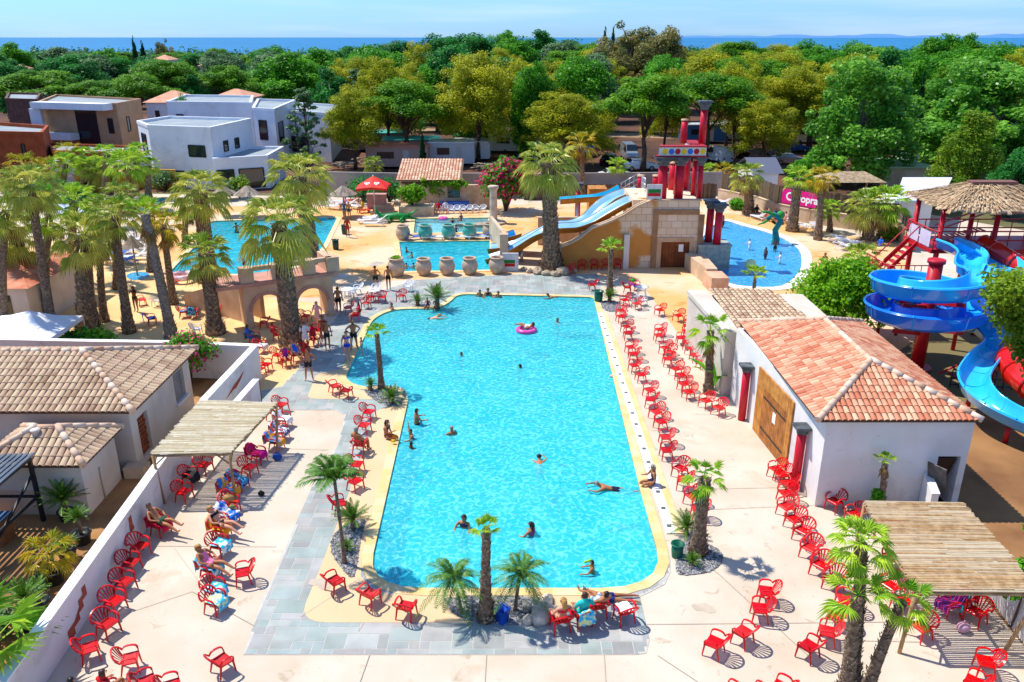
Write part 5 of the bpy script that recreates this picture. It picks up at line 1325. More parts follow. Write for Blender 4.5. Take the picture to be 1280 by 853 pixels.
# stone pier wall beside the kids pool
tag(MB().prism([(at(612,296).x,at(612,296).y-1),(at(616,296).x,at(616,296).y-1),(at(634,330).x,60.5),(at(629,330).x,60.5)], 0, 2.0).build('pier_wall', M_stone), 'narrow stone wall running between small pool and slides', 'wall')
tag(MB().box((at(630,338).x-.3,57.6,0), (at(630,338).x+.3,58.2,2.6)).build('stone_pier', M_stone), 'square stone pier at the slide end', 'pier')
p = at(617,278); tq = thing('stone_column', 'fluted pale stone column at the corner of the paddling pool', 'column', (p.x, p.y, 0))
mb = MB(); mb.tube([(0,0,.25),(0,0,2.9)], [.36,.32], 12, smooth=False); mb.box((-.5,-.5,0), (.5,.5,.25)); mb.build('shaft', M_limes, tq); MB().lathe([(.34,0),(.5,.3),(.5,.45),(.001,.45)], 12, (0,0,2.9)).build('capital', M_limes, tq)
tag(MB().prism([(p.x-3.4,p.y-1.6),(p.x-.5,p.y-.6),(p.x+.8,p.y+.9),(p.x+1.2,p.y-.8),(p.x,p.y-2.2)], -.3, .18).build('rock_slab', M_rock), 'flat rock slab in the corner of the paddling pool', 'rock')

# ---- stone pool house with wall
t = thing('stone_pool_house', 'small stone house with pale tiled roof and ivy behind the small pools', 'house', (0, 80, 0))
xl, xr, xw = xat(500,80,1.5), xat(575,80,1.5), xat(614,80,1.2)
mb = MB(); wall_with_openings(mb, (xl,0), (xr,0), 0, 2.85, .3, [(.45,2.1,1.35,2.5), (4.7,6.1,1.1,2.35)]); mb.box((xl,.3,0), (xr,5.0,2.85)); mb.build('wall', mat('house_stone', '#dcc0a0', '#c0a07c', 1.4, .9, bump=.4, bscale=6, detail=8), t)
mb = MB(); mb.box((xr+.003,.1,0), (xw,.5,2.0)); mb.prism([(xr+.003,.06),(xr+2,.06),(xr+2,.54),(xr+.003,.54)], 2.0, 2.35); mb.build('side_wall', MATS['house_stone'], t)
MB().box((xl+4.72,.2,1.12), (xl+6.08,.28,2.33)).build('window', M_glass, t); MB().box((xl+.47,.2,1.37), (xl+2.08,.28,2.48)).build('hatch', mat('hatch_grey', '#606468', '#a04838', 1.5), t)
mb = MB(); mb.box((xl+.2,-.08,2.5), (xl+2.4,.1,2.66)); mb.box((xl+4.4,-.08,2.36), (xl+6.4,.1,2.52)); mb.build('lintel', mat('lintel_wood', '#5c4634'), t)
mb = MB(); tile_plane(mb, V((xl-.3,-.35,2.85)), V((1,0,0)), V((0,5.4,1.35)).normalized(), [(0,0),(xr-xl+.5,0),(xr-xl+.5,5.56),(0,5.56)], .3, .5, .07, seed=9); mb.build('roof', [T_far, T_under], t)
RNG = np.random.default_rng(77)
Cc = [(xr-3.6+i*.32, -.12-.1*(i % 2), 2.75-.3*abs(math.sin(i*1.3))) for i in range(14)]+[(xr-.3,-.1,2.2),(xr-2.6,-.1,1.9),(xr-1.9,-.1,1.6),(xr+.1,0,2.6)]
q, tt = cloud(Cc, [.33]*len(Cc), 900, .13, 1, .2); obj('ivy', quadmesh('ivy', q, tt, L_bright), t)
p = at(497,258); tag(MB().box((xl+.3,76.4,0), (xl+3.6,78.2,.9)).build('planter_wall', MATS['house_stone']), 'stone planter in front of the pool house', 'planter')
tag(MB().box((xl-2.6,77.2,0), (xl-.4,78.6,.35)).box((xl-2.4,78.0,.353), (xl-.5,79.2,.8)).build('stone_steps', M_stone), 'pale stone steps left of the pool house planter', 'steps')
tag(MB().box((xl+4.0,79.0,0), (xw-2.2,79.7,.85)).build('blue_bench', mat('blue_mats', '#1c50b0', '#2c68c8', 2, .6)), 'long blue padded bench behind the white chairs at the pool house', 'bench')
# ---- boundary wall behind
def seg_wall(label, a, b, z0, z1, th, m, name='boundary_wall', cat='wall'):
    a, b = V((a[0],a[1],0)), V((b[0],b[1],0)); d = (b-a).normalized(); nn = V((-d.y, d.x, 0))*th/2
    return tag(MB().prism([a-nn, b-nn, b+nn, a+nn], z0, z1).build(name, m), label, cat)
M_reed = mat('reed_screen', '#5c4c3c', '#3c3026', 5, .95, tint='#786450')
seg_wall('grey rendered boundary wall left of the pool house', (xat(405,86,1),87), (xat(499,86,1),86), 0, 2.6, .3, M_grey)
seg_wall('grey rendered boundary wall right of the pool house', (xat(577,86,1),86), (xat(650,86,1),86), 0, 2.6, .3, M_grey)
seg_wall('long grey boundary wall behind the slides', (xat(650,86,1),86.4), (xat(905,86,1),87.5), 0, 2.5, .3, M_grey)
def reed(label, a, b, z0, z1, seed):
    rnd = random.Random(seed); a, b = V((a[0],a[1],0)), V((b[0],b[1],0)); L = (b-a).length; d = (b-a).normalized(); nn = V((-d.y,d.x,0)); mb = MB(); n_ = int(L/.16)
    for i in range(n_):
        p = a+d*(i+.5)*L/n_; mb.add([p-d*.09+nn*rnd.uniform(-.02,.02)+V((0,0,z0)), p+d*.09+V((0,0,z0)), p+d*.09+nn*rnd.uniform(-.03,.03)+V((0,0,z1+rnd.uniform(-.12,.05))), p-d*.09+V((0,0,z1+rnd.uniform(-.12,.05)))], [(0,1,2,3)], 0, rnd.random())
    return tag(mb.build('reed_fence', M_reed), label, 'fence')
reed('dark reed fence in front of the boundary wall behind the slides', (xat(655,84,1),84.6), (xat(900,84,1),85.6), 0, 1.6, 1)
# curved low wall right of the lagoon with reed fence above
wp = P([(898,252),(945,262),(968,271),(1010,279),(1058,286),(1118,292),(1136,315)])
wp[0] = V((wp[0].x, 84, 0))
wall_line('curved_wall', [tuple(p) for p in wp], 1.25, .3, M_stone, 'low curved beige wall bordering the right lagoon terrace', M_stone)
off = [p+V((.3,.55,0)) for p in wp]
for i, (a, b) in enumerate(zip(off[:-1], off[1:])):
    reed('reed screen above the curved wall, %s panel from the left' % ORD[i], a, b, 0.2, 2.9 if i < 4 else 2.5, 10+i)
# pink sign
a, b = at(977,247,0), at(1019,251,0)
Ys = off[2].lerp(off[4], .2).y-.85
sa = V((xat(977,off[2].y-.35,2.1), off[2].y-.30, 0)); sb = V((xat(1018,off[3].y,2.1), off[3].y-.75, 0)); sb.y = sa.y-(sa.y-off[4].y)*.62
d = (sb-sa); L = d.length; rz = math.atan2(d.y, d.x)
t = thing('pink_sign', 'bright pink sign with white lettering on the reed screen by the lagoon terrace', 'sign', (sa.x, sa.y-.25, 1.35), rz)
MB().box((0,-.03,0), (L,.03,1.35)).build('panel', mat('sign_pink', '#e8108c', rough=.6), t)
def text(body, size, loc, parent, m, name='lettering', rot=(math.pi/2, 0, 0), extrude=.004, align='LEFT', bold=.0):
    cu = bpy.data.curves.new('lettering', 'FONT'); cu.body = body; cu.size = size; cu.extrude = extrude; cu.align_x = align; cu.offset = bold
    o = bpy.data.objects.new(name, cu); COL.objects.link(o); bpy.context.view_layer.update()
    me = bpy.data.meshes.new_from_object(o.evaluated_get(bpy.context.evaluated_depsgraph_get())); bpy.data.objects.remove(o)
    me.materials.clear(); me.materials.append(m); o = bpy.data.objects.new(name, me); COL.objects.link(o); o.parent = parent; o.location = loc; o.rotation_euler = rot; return o
M_let = mat('white_lettering', '#ffffff')
text('Ca', 1.05, (.12*L,-.045,.35), t, M_let, bold=.03); text('lopra', .95, (.50*L,-.045,.38), t, M_let, bold=.03)

# ---- arches (stone bridge) at the left of the pool
M_pinkst = mat('pink_render', '#d4b496', '#bc9878', 1, .85, bump=.15); M_arch = mat('rose_trim', '#c4907c', '#b07c68', 2, .8); M_inner = mat('ochre_render', '#e0a050', '#d09048', 1.5, .85)
t = thing('stone_arches', 'pinkish two-level stone arcade with round arches left of the main pool', 'arcade', (0, 0, 0))
A0, A1 = at(312,412), at(411,392)
A1 = V((at(411,396).x, at(411,396).y, 0)); A0 = V((A0.x, A0.y, 0))
d = (A1-A0).normalized(); nn = V((-d.y, d.x, 0)); L = (A1-A0).length+.4
th_ = 1.6; hz_ = 2.6
mb = MB(); tr_ = MB()
def arch_wall(mb, tr_, s0, s1, n_, th, h):
    w_ = (s1-s0)/n_
    for i in range(n_):
        a, b = s0+i*w_, s0+(i+1)*w_; pw = .42; ra = (w_-2*pw)/2; cx = (a+b)/2; zc = 1.05
        ra = min(ra, h-zc-.35)
        poly = [(a,0),(a,h),(b,h),(b,0),(cx+ra,0)]+[(cx+ra*math.cos(k*math.pi/12), zc+ra*math.sin(k*math.pi/12)) for k in range(13)]+[(cx-ra,0)]
        tmp = MB().prism(poly, 0, th)
        mb.add([A0+d*v[0]+nn*v[2]+V((0,0,v[1])) for v in tmp.v], tmp.f)
        ringp = [(cx+(ra+.22)*math.cos(k*math.pi/12), zc+(ra+.22)*math.sin(k*math.pi/12)) for k in range(13)]+[(cx+(ra-.0)*math.cos(k*math.pi/12), zc+(ra)*math.sin(k*math.pi/12)) for k in range(12,-1,-1)]
        tmp = MB().prism(ringp, -.04, -.002); tr_.add([A0+d*v[0]+nn*v[2]+V((0,0,v[1])) for v in tmp.v], tmp.f)
arch_wall(mb, tr_, -.1, L, 2, th_, hz_)
mb.build('arcade_wall', M_pinkst, t); tr_.build('arch_trim', M_arch, t)
def ob(mb, s0, s1, n0, n1, z0, z1):
    q = [A0+d*s0+nn*n0, A0+d*s1+nn*n0, A0+d*s1+nn*n1, A0+d*s0+nn*n1]; mb.prism(q, z0, z1)
mb = MB(); ob(mb, -1.6, L+.3, -.3, th_+.3, hz_+.003, hz_+.22); mb.build('deck_slab', M_arch, t)
mb = MB()
for s in (-.2, 1.6, 3.4, L-.3): ob(mb, s, s+.75, -.2, .45, hz_+.223, hz_+1.1)
for s in (-.2, 1.6, 3.4): ob(mb, s+.75, s+1.8, -.05, .25, hz_+.85, hz_+1.1)
ob(mb, L-.3, L+.2, .45, th_+.2, hz_+.223, hz_+1.1)
mb.build('parapet', M_pinkst, t)
# ramp walls to the left
mb = MB()
for off_ in (0, 1.5):
    q = [A0+d*(-2.6+off_)+nn*6.5, A0+d*(-.1+off_*.8)+nn*1.6]; e = d*.22
    vs = [q[0], q[0]+e, q[1]+e, q[1]]; hs_ = [.8, .8, 2.6, 2.6]
    mb.add([v for v in vs]+[v+V((0,0,h)) for v, h in zip(vs, hs_)], [(0,1,5,4),(1,2,6,5),(2,3,7,6),(3,0,4,7),(4,5,6,7)])
mb.build('ramp_wall', M_pinkst, t)

# ---- houses behind (left)
M_whouse = mat('house_white', '#e8eaee', '#dcdfe6', .5, .8, stain=[(.3,.55,.7,'#c4c4c4')]); M_roofg = mat('flat_roof_grey', '#9aa4a8', '#8a9296', .5, .9); M_brown = mat('house_brown', '#c49a74', '#b48c68', .6, .85); M_brick = mat('house_brick', '#b05428', '#984420', 1, .9)
def flat_house(label, polypx, ztop, zbot, m, name='flat_roofed_house', rim=.35, wins=(), z_at=None, mroof=None):
    poly = [at(x, y, ztop) for x, y in polypx]
    n_ = len(poly); t = thing(name, label, 'house', (0,0,0))
    area = sum(poly[i].x*poly[(i+1) % n_].y-poly[(i+1) % n_].x*poly[i].y for i in range(n_))
    if area < 0: poly = poly[::-1]
    MB().prism(poly, 0, ztop).build('wall', m, t)
    inn = offset(poly, -.35)
    MB().prism(poly, ztop+.003, ztop+rim, holes=[inn]).build('parapet', m, t)
    MB().prism(inn, None, ztop+.06).build('roof', mroof or M_roofg, t)
    return t, poly
def win(t, a, b, s0, s1, z0, z1, m=None, name='window'):
    """window on the facade a->b between fractions s0,s1"""
    a, b = V((a.x,a.y,0)), V((b.x,b.y,0)); dd = (b-a); nn_ = V((dd.y, -dd.x, 0)).normalized()
    mb = MB(); p, q = a+dd*s0, a+dd*s1
    fr = [p, q]
    w = MB().add([p+nn_*.03+V((0,0,z0)), q+nn_*.03+V((0,0,z0)), q+nn_*.03+V((0,0,z1)), p+nn_*.03+V((0,0,z1))], [(0,1,2,3)]).build(name, m or M_glass, t)
    f = MB(); u_ = dd.normalized()
    for (A_, B_) in ((p+V((0,0,z0)), q+V((0,0,z0))), (p+V((0,0,z1)), q+V((0,0,z1))), (p+V((0,0,z0)), p+V((0,0,z1))), (q+V((0,0,z0)), q+V((0,0,z1)))): f.beam(A_+nn_*.03, B_+nn_*.03, .12, .12)
    f.build('frame', M_steel if m is None else m, w); return w
# white villa, front volume: footprint from photo
def quad_house(label, pts, h, m, wins, mr_=None, name='flat_roofed_house', rim=.35):
    t = thing(name, label, 'house', (0,0,0)); poly = [V((p[0],p[1],0)) for p in pts]; n_ = len(poly)
    MB().prism(poly, 0, h).build('wall', m, t); inn = offset(poly, -.3)
    MB().prism(offset(poly, .06), h+.003, h+rim, holes=[inn]).build('parapet', M_whouse if m == M_whouse else m, t); MB().prism(inn, None, h+.05).build('roof', mr_ or M_roofg, t)
    for w_ in wins: win(t, poly[w_[0]], poly[(w_[0]+1) % n_], *w_[1:])
    return t
# corner order counter-clockwise, starting front-left; facade 0 = front-left->front-right
fl = V((xat(191,93,3),93,0)); fr_ = V((xat(268,90.5,3),90.5,0)); br = V((xat(317,101,4),101,0)); bl = V((xat(215,104,4),104,0)); ll = V((xat(176,98,4),98,0))
quad_house('two-storey white modern villa with flat grey roof and a horizontal window', [fl, fr_, br, bl, ll], 6.5, M_whouse, [(0,.62,.88,3.6,4.8),(1,.25,.35,3.9,5.0),(1,.52,.62,3.9,5.0),(4,.3,.7,3.5,5.6),(0,.05,.5,.3,1.9)])
quad_house('lower white wing with dark garage opening right of the modern villa', [V((xat(268,89.5,2),89.5,0)), V((xat(336,92,2),92,0)), V((xat(356,100,2),100,0)), V((xat(300,100,2),100,0))], 3.3, M_whouse, [(0,.45,.9,.2,2.3),(0,.05,.35,.2,2.3)])
quad_house('long white villa with upper windows behind the two-storey one', [V((xat(213,116,4),116,0)), V((xat(318,114,4),114,0)), V((xat(320,128,4),128,0)), V((xat(235,130,4),130,0))], 7.4, M_whouse, [(0,.1,.18,4,6)])
quad_house('white villa with two grey windows behind the bare conifer', [V((xat(319,108,4),108,0)), V((xat(346,106,4),106,0)), V((xat(372,122,4),122,0)), V((xat(325,124,4),124,0))], 7.2, M_whouse, [(0,.25,.6,3.6,6),(1,.1,.3,3.2,5.6)])
quad_house('white and pink villa partly hidden by the yellow-green pine', [V((xat(345,118,4),118,0)), V((xat(412,112,4),112,0)), V((xat(425,126,4),126,0)), V((xat(360,132,4),132,0))], 6.2, M_whouse, [(0,.3,.6,1,3)])
t = quad_house('brown rendered villa with white frame and tall glazed entrance', [V((xat(54,122,4),122,0)), V((xat(150,118,4),118,0)), V((xat(180,127,4),127,0)), V((xat(75,137,4),137,0))], 7.0, M_brown, [(0,.46,.72,1.2,6.2),(0,.86,.92,3.2,5.2),(1,.3,.4,3.2,5.2)])
a, b = V((xat(54,122,4),121.7,0)), V((xat(143,118,4),117.9,0))
mb = MB(); mb.beam(a+V((0,-.8,6.9)), b+V((0,-.8,6.9)), 1.8, .9); mb.beam(a+V((0,-.8,.4)), a+V((0,-.8,6.4)), .9, 1.6); mb.beam(a+V((0,-.8,2.6)), a.lerp(b,.48)+V((0,-.8,2.6)), 1.6, .9); mb.build('white_frame', M_whouse, t)
quad_house('low orange brick building with flat roof at the left edge', [V((xat(-40,104,3),104,0)), V((xat(57,102,3),102,0)), V((xat(64,110,3),110,0)), V((xat(-40,118,3),118,0))], 4.6, M_brick, [(0,.7,.74,1.8,3.6)], rim=.5)
quad_house('dark brown timber-clad house behind the brick building', [V((xat(12,128,4),128,0)), V((xat(52,126,4),126,0)), V((xat(56,140,4),140,0)), V((xat(16,142,4),142,0))], 7.0, mat('dark_cladding', '#6c4438', '#543028', 2), [])
quad_house('grey and white annex wall in front of the brown villa', [V((xat(57,100,2),101.8,0)), V((xat(180,100,2),99.5,0)), V((xat(182,106,2),106,0)), V((xat(62,109,2),109,0))], 2.6, M_brick, [])
def tiled_house(label, px, y, Y, wpx, dep, h, rise, mwall=None, mroof=None, seed=0):
    X = xat(px, Y, h); w_ = wpx/F*(Y*.936+4); t = thing('tiled_roof_house', label, 'house', (X, Y, 0))
    MB().box((-w_/2,0,0), (w_/2,dep,h)).build('wall', mwall or M_whouse, t)
    hw = dep/2+.4; x0, x1 = -w_/2-.4, w_/2+.4; k = min(hw, (x1-x0)/2*.9); z = h+.004
    mb = MB(); mb.add([(x0,-.4,z),(x1,-.4,z),(x1,dep+.4,z),(x0,dep+.4,z),(x0+k,dep/2,z+rise),(x1-k,dep/2,z+rise)], [(0,1,5,4),(1,2,5),(2,3,4,5),(3,0,4),(3,2,1,0)]); mb.build('roof', mroof or T_far, t)
    for s in (-.28, .2): MB().box((s*w_,-.04,h*.35), (s*w_+w_*.12,-.005,h*.8)).build('window', M_glass, t)
    return t
tiled_house('tiled-roof house seen between brown and white villas', 205, 135, 135, 46, 9, 6.2, 1.6)
tiled_house('white villa with pale tiled roof among the trees on the left', 104, 80, 250, 26, 10, 9.4, 1.6)
tiled_house('small tiled house near the left skyline', 200, 78, 262, 20, 8, 9.5, 1.4)
tiled_house('pale house with tiled roof among trees right of the cypress pair', 233, 82, 245, 22, 8, 9.0, 1.4)
tiled_house('beige tiled house beside the broken roofs on the left', 258, 86, 235, 18, 8, 8.6, 1.4, M_stone)
tiled_house('small white house at the left edge among the trees', 17, 88, 240, 12, 7, 7.6, 1.2)
tiled_house('house with pink tiled roof behind the white villas', 285, 133, 136, 44, 9, 6.7, 1.3)
tiled_house('small tiled house behind the brown villa', 64, 129, 150, 26, 8, 7.2, 1.2)
# yellow terrace building at far left pool, thatched parasols
seg_wall('yellow ochre wall behind the small far left pool', (xat(148,92,1),92.2), (xat(225,92,1),91.0), 0, 2.2, .3, mat('yellow_render', '#e0a838', '#d09828', 1))
seg_wall('white-topped boundary wall behind the left terrace', (xat(66,95,1),94.8), (xat(300,93,1),93.5), 0, 2.7, .3, M_white)
tiled_house('low terrace building with tiled lean-to roof at the far left', 118, 240, 88, 52, 4, 2.0, .8, mat('yellow_render', '#e0a838'), T_far)
tiled_house('terracotta-roofed building partly cut by the left edge', -28, 330, 44.5, 120, 7, 2.6, 1.2, M_offwhite, T_pink)
M_thatch = mat('thatch', '#b8a080', '#8c765a', 3, .95, bump=.8, bscale=10, tint='#d8c09c'); M_thg = mat('grey_thatch', '#8c7c6c', '#6c5e50', 3, .95, bump=.8, tint='#b0a08c')
def thatch_umbrella(px, y, sc, label, m=M_thg, grp=None):
    p = at(px, y); sc *= .78; t = thing('thatched_parasol', label, 'parasol', (p.x, p.y, 0), 0, grp); rnd = random.Random(int(px))
    mb = MB(); n_ = 26; 
    for j, (r0, z0, r1, z1) in enumerate(((1.35,2.15,.75,2.5),(.9,2.42,.12,2.95))):
        vs = []
        for k in range(n_):
            a = 2*math.pi*k/n_; q = r0*(1+rnd.uniform(-.06,.06)); vs.append((q*math.cos(a)*sc, q*math.sin(a)*sc, z0*1+rnd.uniform(-.06,.03)))
        for k in range(n_): a = 2*math.pi*k/n_; vs.append((r1*math.cos(a)*sc, r1*math.sin(a)*sc, z1))
        for k in range(n_): mb.add([vs[k], vs[(k+1) % n_], vs[n_+(k+1) % n_], vs[n_+k]], [(0,1,2,3)], 0, rnd.random())
    mb.build('thatch_cap', m, t); MB().tube([(0,0,0),(0,0,2.8)], .06, 8).build('post', M_pole, t); return t
for px, y, sc, lb in [(179,286,1.3,'grey thatched parasol in front of the small far left pool'),(140,285,1.2,'grey thatched parasol left of the small far left pool'),(312,271,1.2,'grey thatched parasol at the back of the left lagoon'),(431,271,1.2,'grey thatched parasol left of the red parasol'),(391,271,1.1,'grey thatched parasol behind the tall palm crowns'),(283,270,1.1,'grey thatched parasol by the villa bushes'),(172,345,.7,'small closed thatched parasol beside the round puddle pool')]:
    thatch_umbrella(px, y, sc, lb)
tp_ = tag(MB().prism(smooth_poly(P([(158,345),(168,341),(182,341),(187,345),(178,350),(164,350)]), 3), .009, .03).build('foot_bath', W_lag), 'small round blue foot bath on the sand', 'basin')
# blue-grey tarp canopy
t = thing('shade_sail', 'pale blue shade canopy between the palms at far left', 'shade sail', (0,0,0))
pa = [at(55,262,2.6), at(72,252,2.8), at(108,262,2.6), at(95,272,2.4)]; MB().add(pa, [(0,1,2,3)]).add([p-V((0,0,.03)) for p in pa], [(3,2,1,0)]).build('cloth', mat('sail_blue', '#b4c4dc', '#a0b4d0', 1), t)
for p in pa: MB().tube([(p.x,p.y,0), p], .05, 6).build('post', M_metal, t)
# white party tent
t = thing('white_tent', 'white pyramid party tent at the left by the palms', 'tent', (0,0,0))
c0, c1, c2, c3 = V((xat(-28,38.9,1.5),38.9,1.5)), V((xat(62,38.9,1.5),38.9,1.5)), V((xat(103,42.6,1.5),42.6,1.5)), V((xat(-10,42.6,1.5),42.6,1.5))
ap = (c0+c2)/2+V((0,0,.9)); mb = MB()
for a, b in ((c0,c1),(c1,c2),(c2,c3),(c3,c0)):
    m_ = a.lerp(ap, .5)-V((0,0,.1)); n2 = b.lerp(ap, .5)-V((0,0,.1)); mb.add([a, b, n2, m_], [(0,1,2,3)]); mb.add([m_, n2, ap], [(0,1,2)]); mb.add([a-V((0,0,.25)), b-V((0,0,.25)), b, a], [(0,1,2,3)])
mb.build('canopy', mat('tent_cloth', '#f4f4fa', '#e8e8f2', .6, .7), t)
for c in (c0,c1,c2,c3): MB().beam((c.x,c.y,0), (c.x,c.y,1.48), .06, .06).build('leg', M_metal, t)
# ---- camp ground stuff: cars, caravans
P_w = mat('car_white', '#e8eaec', rough=.25, coat=.5); P_s = mat('car_silver', '#9ca4ac', rough=.25, metal=.5, coat=.5); P_k = mat('car_black', '#1c1e22', rough=.2, coat=.6); P_b = mat('car_blue', '#1c4c88', rough=.25, coat=.5); P_r = mat('car_red', '#a01c1c', rough=.25, coat=.5)
M_tyre = mat('tyre', '#151515'); M_rim = mat('wheel_rim', '#a8acb0', metal=.7, rough=.3); M_hl = mat('headlight', '#e8ecf0', rough=.1); M_tl = mat('tail_light', '#b01010', rough=.2)
def car(px, y, rz, paint, label, kind='car', grp=None):
    p = at(px, y); t = thing('parked_car' if kind == 'car' else 'parked_van', label, kind, (p.x, p.y, 0), rz, grp)
    if kind == 'car': pr = [(-2.1,.35),(-2.15,.8),(-1.95,.98),(-1.5,1.05),(-1.1,1.42),(.3,1.46),(1.0,1.02),(1.9,.88),(2.15,.65),(2.15,.35)]; cab = (1.05,1.42,-1.42,.92)
    else: pr = [(-2.4,.35),(-2.45,1.2),(-2.35,2.1),(-2.1,2.2),(1.1,2.15),(1.7,1.35),(2.35,1.1),(2.45,.7),(2.45,.35)]; cab = (1.35,2.0,-2.2,1.45)
    mb = MB(); n_ = len(pr); vs = []
    for yy, k in ((-.86,.0),(-.8,1),(.8,1),(.86,0)):
        for x, z in pr:
            hi = z > .95; vs.append((x*(.995 if k else .985), yy*(.84 if hi and z > 1.2 else 1), z if k or z < .5 else z-.05))
    fs = [(i*n_+j, i*n_+(j+1) % n_, (i+1)*n_+(j+1) % n_, (i+1)*n_+j) for i in range(3) for j in range(n_)]
    mb.add(vs, fs, 0, 0, False); mb.add(vs[:n_], [tuple(range(n_))]); mb.add(vs[3*n_:], [tuple(range(n_))[::-1]]); mb.build('body', paint, t)
    zb, zt_ = cab[0], cab[1]; g = MB()
    if kind == 'car':
        for sy in (-1, 1): g.add([(-1.35,sy*.80,1.05),(.85,sy*.80,1.05),(.25,sy*.735,1.40),(-1.05,sy*.735,1.38)], [(0,1,2,3)])
        g.add([(.98,-.68,1.06),(.98,.68,1.06),(.36,.6,1.45),(.36,-.6,1.45)], [(0,1,2,3)]); g.add([(-1.52,-.66,1.08),(-1.52,.66,1.08),(-1.14,.58,1.42),(-1.14,-.58,1.42)], [(0,3,2,1)])
    else:
        for sy in (-1, 1): g.add([(.1,sy*.87,1.3),(1.55,sy*.87,1.3),(1.0,sy*.76,2.0),(.1,sy*.76,2.0)], [(0,1,2,3)])
        g.add([(1.74,-.7,1.38),(1.74,.7,1.38),(1.16,.62,2.12),(1.16,-.62,2.12)], [(0,1,2,3)])
    g.build('windows', M_glass, t)
    ex = 2.1 if kind == 'car' else 2.4
    for sx in (-.62, .62):
        for sy in (-1, 1):
            w_ = MB().tube([(sx*ex,sy*.66,.33),(sx*ex,sy*.89,.33)], .33, 14).build('wheel', M_tyre, t); MB().tube([(sx*ex,sy*.88,.33),(sx*ex,sy*.905,.33)], .2, 10).build('rim', M_rim, w_)
    for sy in (-1, 1):
        MB().box((ex+.03,sy*.62-.16,.6), (ex+.07,sy*.62+.16,.76)).build('headlight', M_hl, t); MB().box((-ex-.06,sy*.62-.14,.7), (-ex-.02,sy*.62+.14,.9)).build('tail_light', M_tl, t)
    return t
car(786,199,-1.5,P_s,'pale blue-grey pickup-like van parked under the pines behind the slides','van')
car(762,206,1.2,P_k,'black car parked left of the grey van under the pines')
car(770,226,.2,P_w,'white car roof visible just behind the boundary wall','car')
car(800,213,.1,P_w,'white car parked in front of the grey van','car')
car(897,203,1.9,P_w,'white van parked right of the tallest red column','van')
car(922,196,1.7,P_k,'dark car parked in the shade right of the white van')
car(968,196,1.4,P_s,'silver van parked under the pines left of the plane tree','van')
car(992,190,.3,P_b,'blue car parked beside the silver van')
car(984,205,.1,P_s,'silver car parked near the small palm behind the curved wall')
car(945,212,.05,P_k,'black car behind the curved wall right of the red columns')
car(1135,205,.1,P_w,'white car in front of the green-roofed shed')
car(1108,187,.2,P_b,'blue car in the shade of the bright plane tree')
car(655,205,.3,P_k,'black car half hidden behind the massive palm crown')
car(737,195,1.3,P_b,'dark blue car under the olive pines')
def caravan(px, y, L, h, dep, m, label, mr_=None, rz=0, name='caravan'):
    p = at(px, y); t = thing(name, label, 'caravan' if name == 'caravan' else 'hut', (p.x, p.y, 0), rz)
    mb = MB(); tmp = MB().prism(fillet([(-L/2,.35),(L/2,.35),(L/2,h),(-L/2,h)], .3, 3), 0, dep); mb.add([(v[0], v[2], v[1]) for v in tmp.v], [f[::-1] for f in tmp.f]); mb.build('body', m, t)
    MB().box((-L*.32,-.04,h*.5), (-L*.05,-.004,h*.8)).build('window', M_glass, t); MB().box((L*.1,-.04,.4), (L*.1+.75,-.004,h*.85)).build('door', mat('caravan_door', '#b8b4ac'), t)
    MB().box((-L/2-.1,-.1,h+.004), (L/2+.1,dep+.1,h+.12)).build('roof', mr_ or P_w, t)
    if name == 'caravan':
        for s in (-.15, .15): MB().tube([(s*L,.0,.3),(s*L,.2,.3)], .3, 12).build('wheel', M_tyre, t)
    return t
M_teal = mat('teal_tarp', '#3c9c8c'); M_orr = mat('salmon_roof', '#dc8468')
caravan(497,212,8,2.8,5,mat('hut_brown', '#b09080'),'pinkish brown hut with red roof under the pines left of the slim cypress',M_orr,0,'camp_hut')
caravan(515,200,8,2.6,5,mat('hut_grey', '#8c8484'),'grey camp hut with teal roof behind the slim cypress',M_teal,.1,'camp_hut')
caravan(565,208,6,3.0,4,mat('silo_white', '#c4c0bc'),'pale rounded tank-like hut under the olive pine',None,0,'camp_hut')
caravan(477,190,7,2.6,5,mat('hut_grey', '#8c8484'),'grey camp hut under the yellow-green pine',M_teal,.2,'camp_hut')
caravan(590,202,5,2.6,4,P_w,'white caravan in deep shade under the olive pine')
caravan(880,180,7,2.9,3,mat('blue_tarp', '#2c6c9c'),'blue-walled caravan behind the tall red column',None,.05)
caravan(1008,180,7,2.9,3,P_w,'white caravan with dark window beyond the parked cars',None,-.1)
caravan(985,170,7,2.9,3,mat('caravan_cream', '#d8c8a8'),'cream caravan behind the silver van',None,.1)
caravan(700,190,7,2.8,3,mat('caravan_beige', '#b49c84'),'beige caravan deep under the olive pines',None,.1)
caravan(640,192,7,2.8,3,P_w,'white caravan under the large olive pines',None,-.15)
caravan(925,176,7,2.8,3,mat('caravan_grey', '#a4a09c'),'grey caravan in the shade right of the red columns',None,.15)
for i, (px, y) in enumerate([(545,205),(430,212),(455,206),(610,214),(840,190),(860,200),(640,210),(680,212)]):
    p = at(px, y); rnd2 = random.Random(i); mb = MB()
    for k in range(26): 
        a = rnd2.uniform(0, 3.1); x, yy, z = rnd2.uniform(-1.4,1.4), rnd2.uniform(-.6,.6), rnd2.uniform(.1,.9); dx = rnd2.uniform(.5,1.1); mb.tube([(x-dx*math.cos(a), yy-dx*math.sin(a)*.4, z), (x+dx*math.cos(a), yy+dx*math.sin(a)*.4, z+rnd2.uniform(-.2,.2))], .07, 5, 0, rnd2.random())
    tag(mb.build('log_pile', mat('cut_wood', '#c4b49c', '#94846c', 3, .9), None, (p.x, p.y, 0)), 'pile of pale cut branches on the camp ground', 'log pile', 'piles of cut branches on the camp ground')
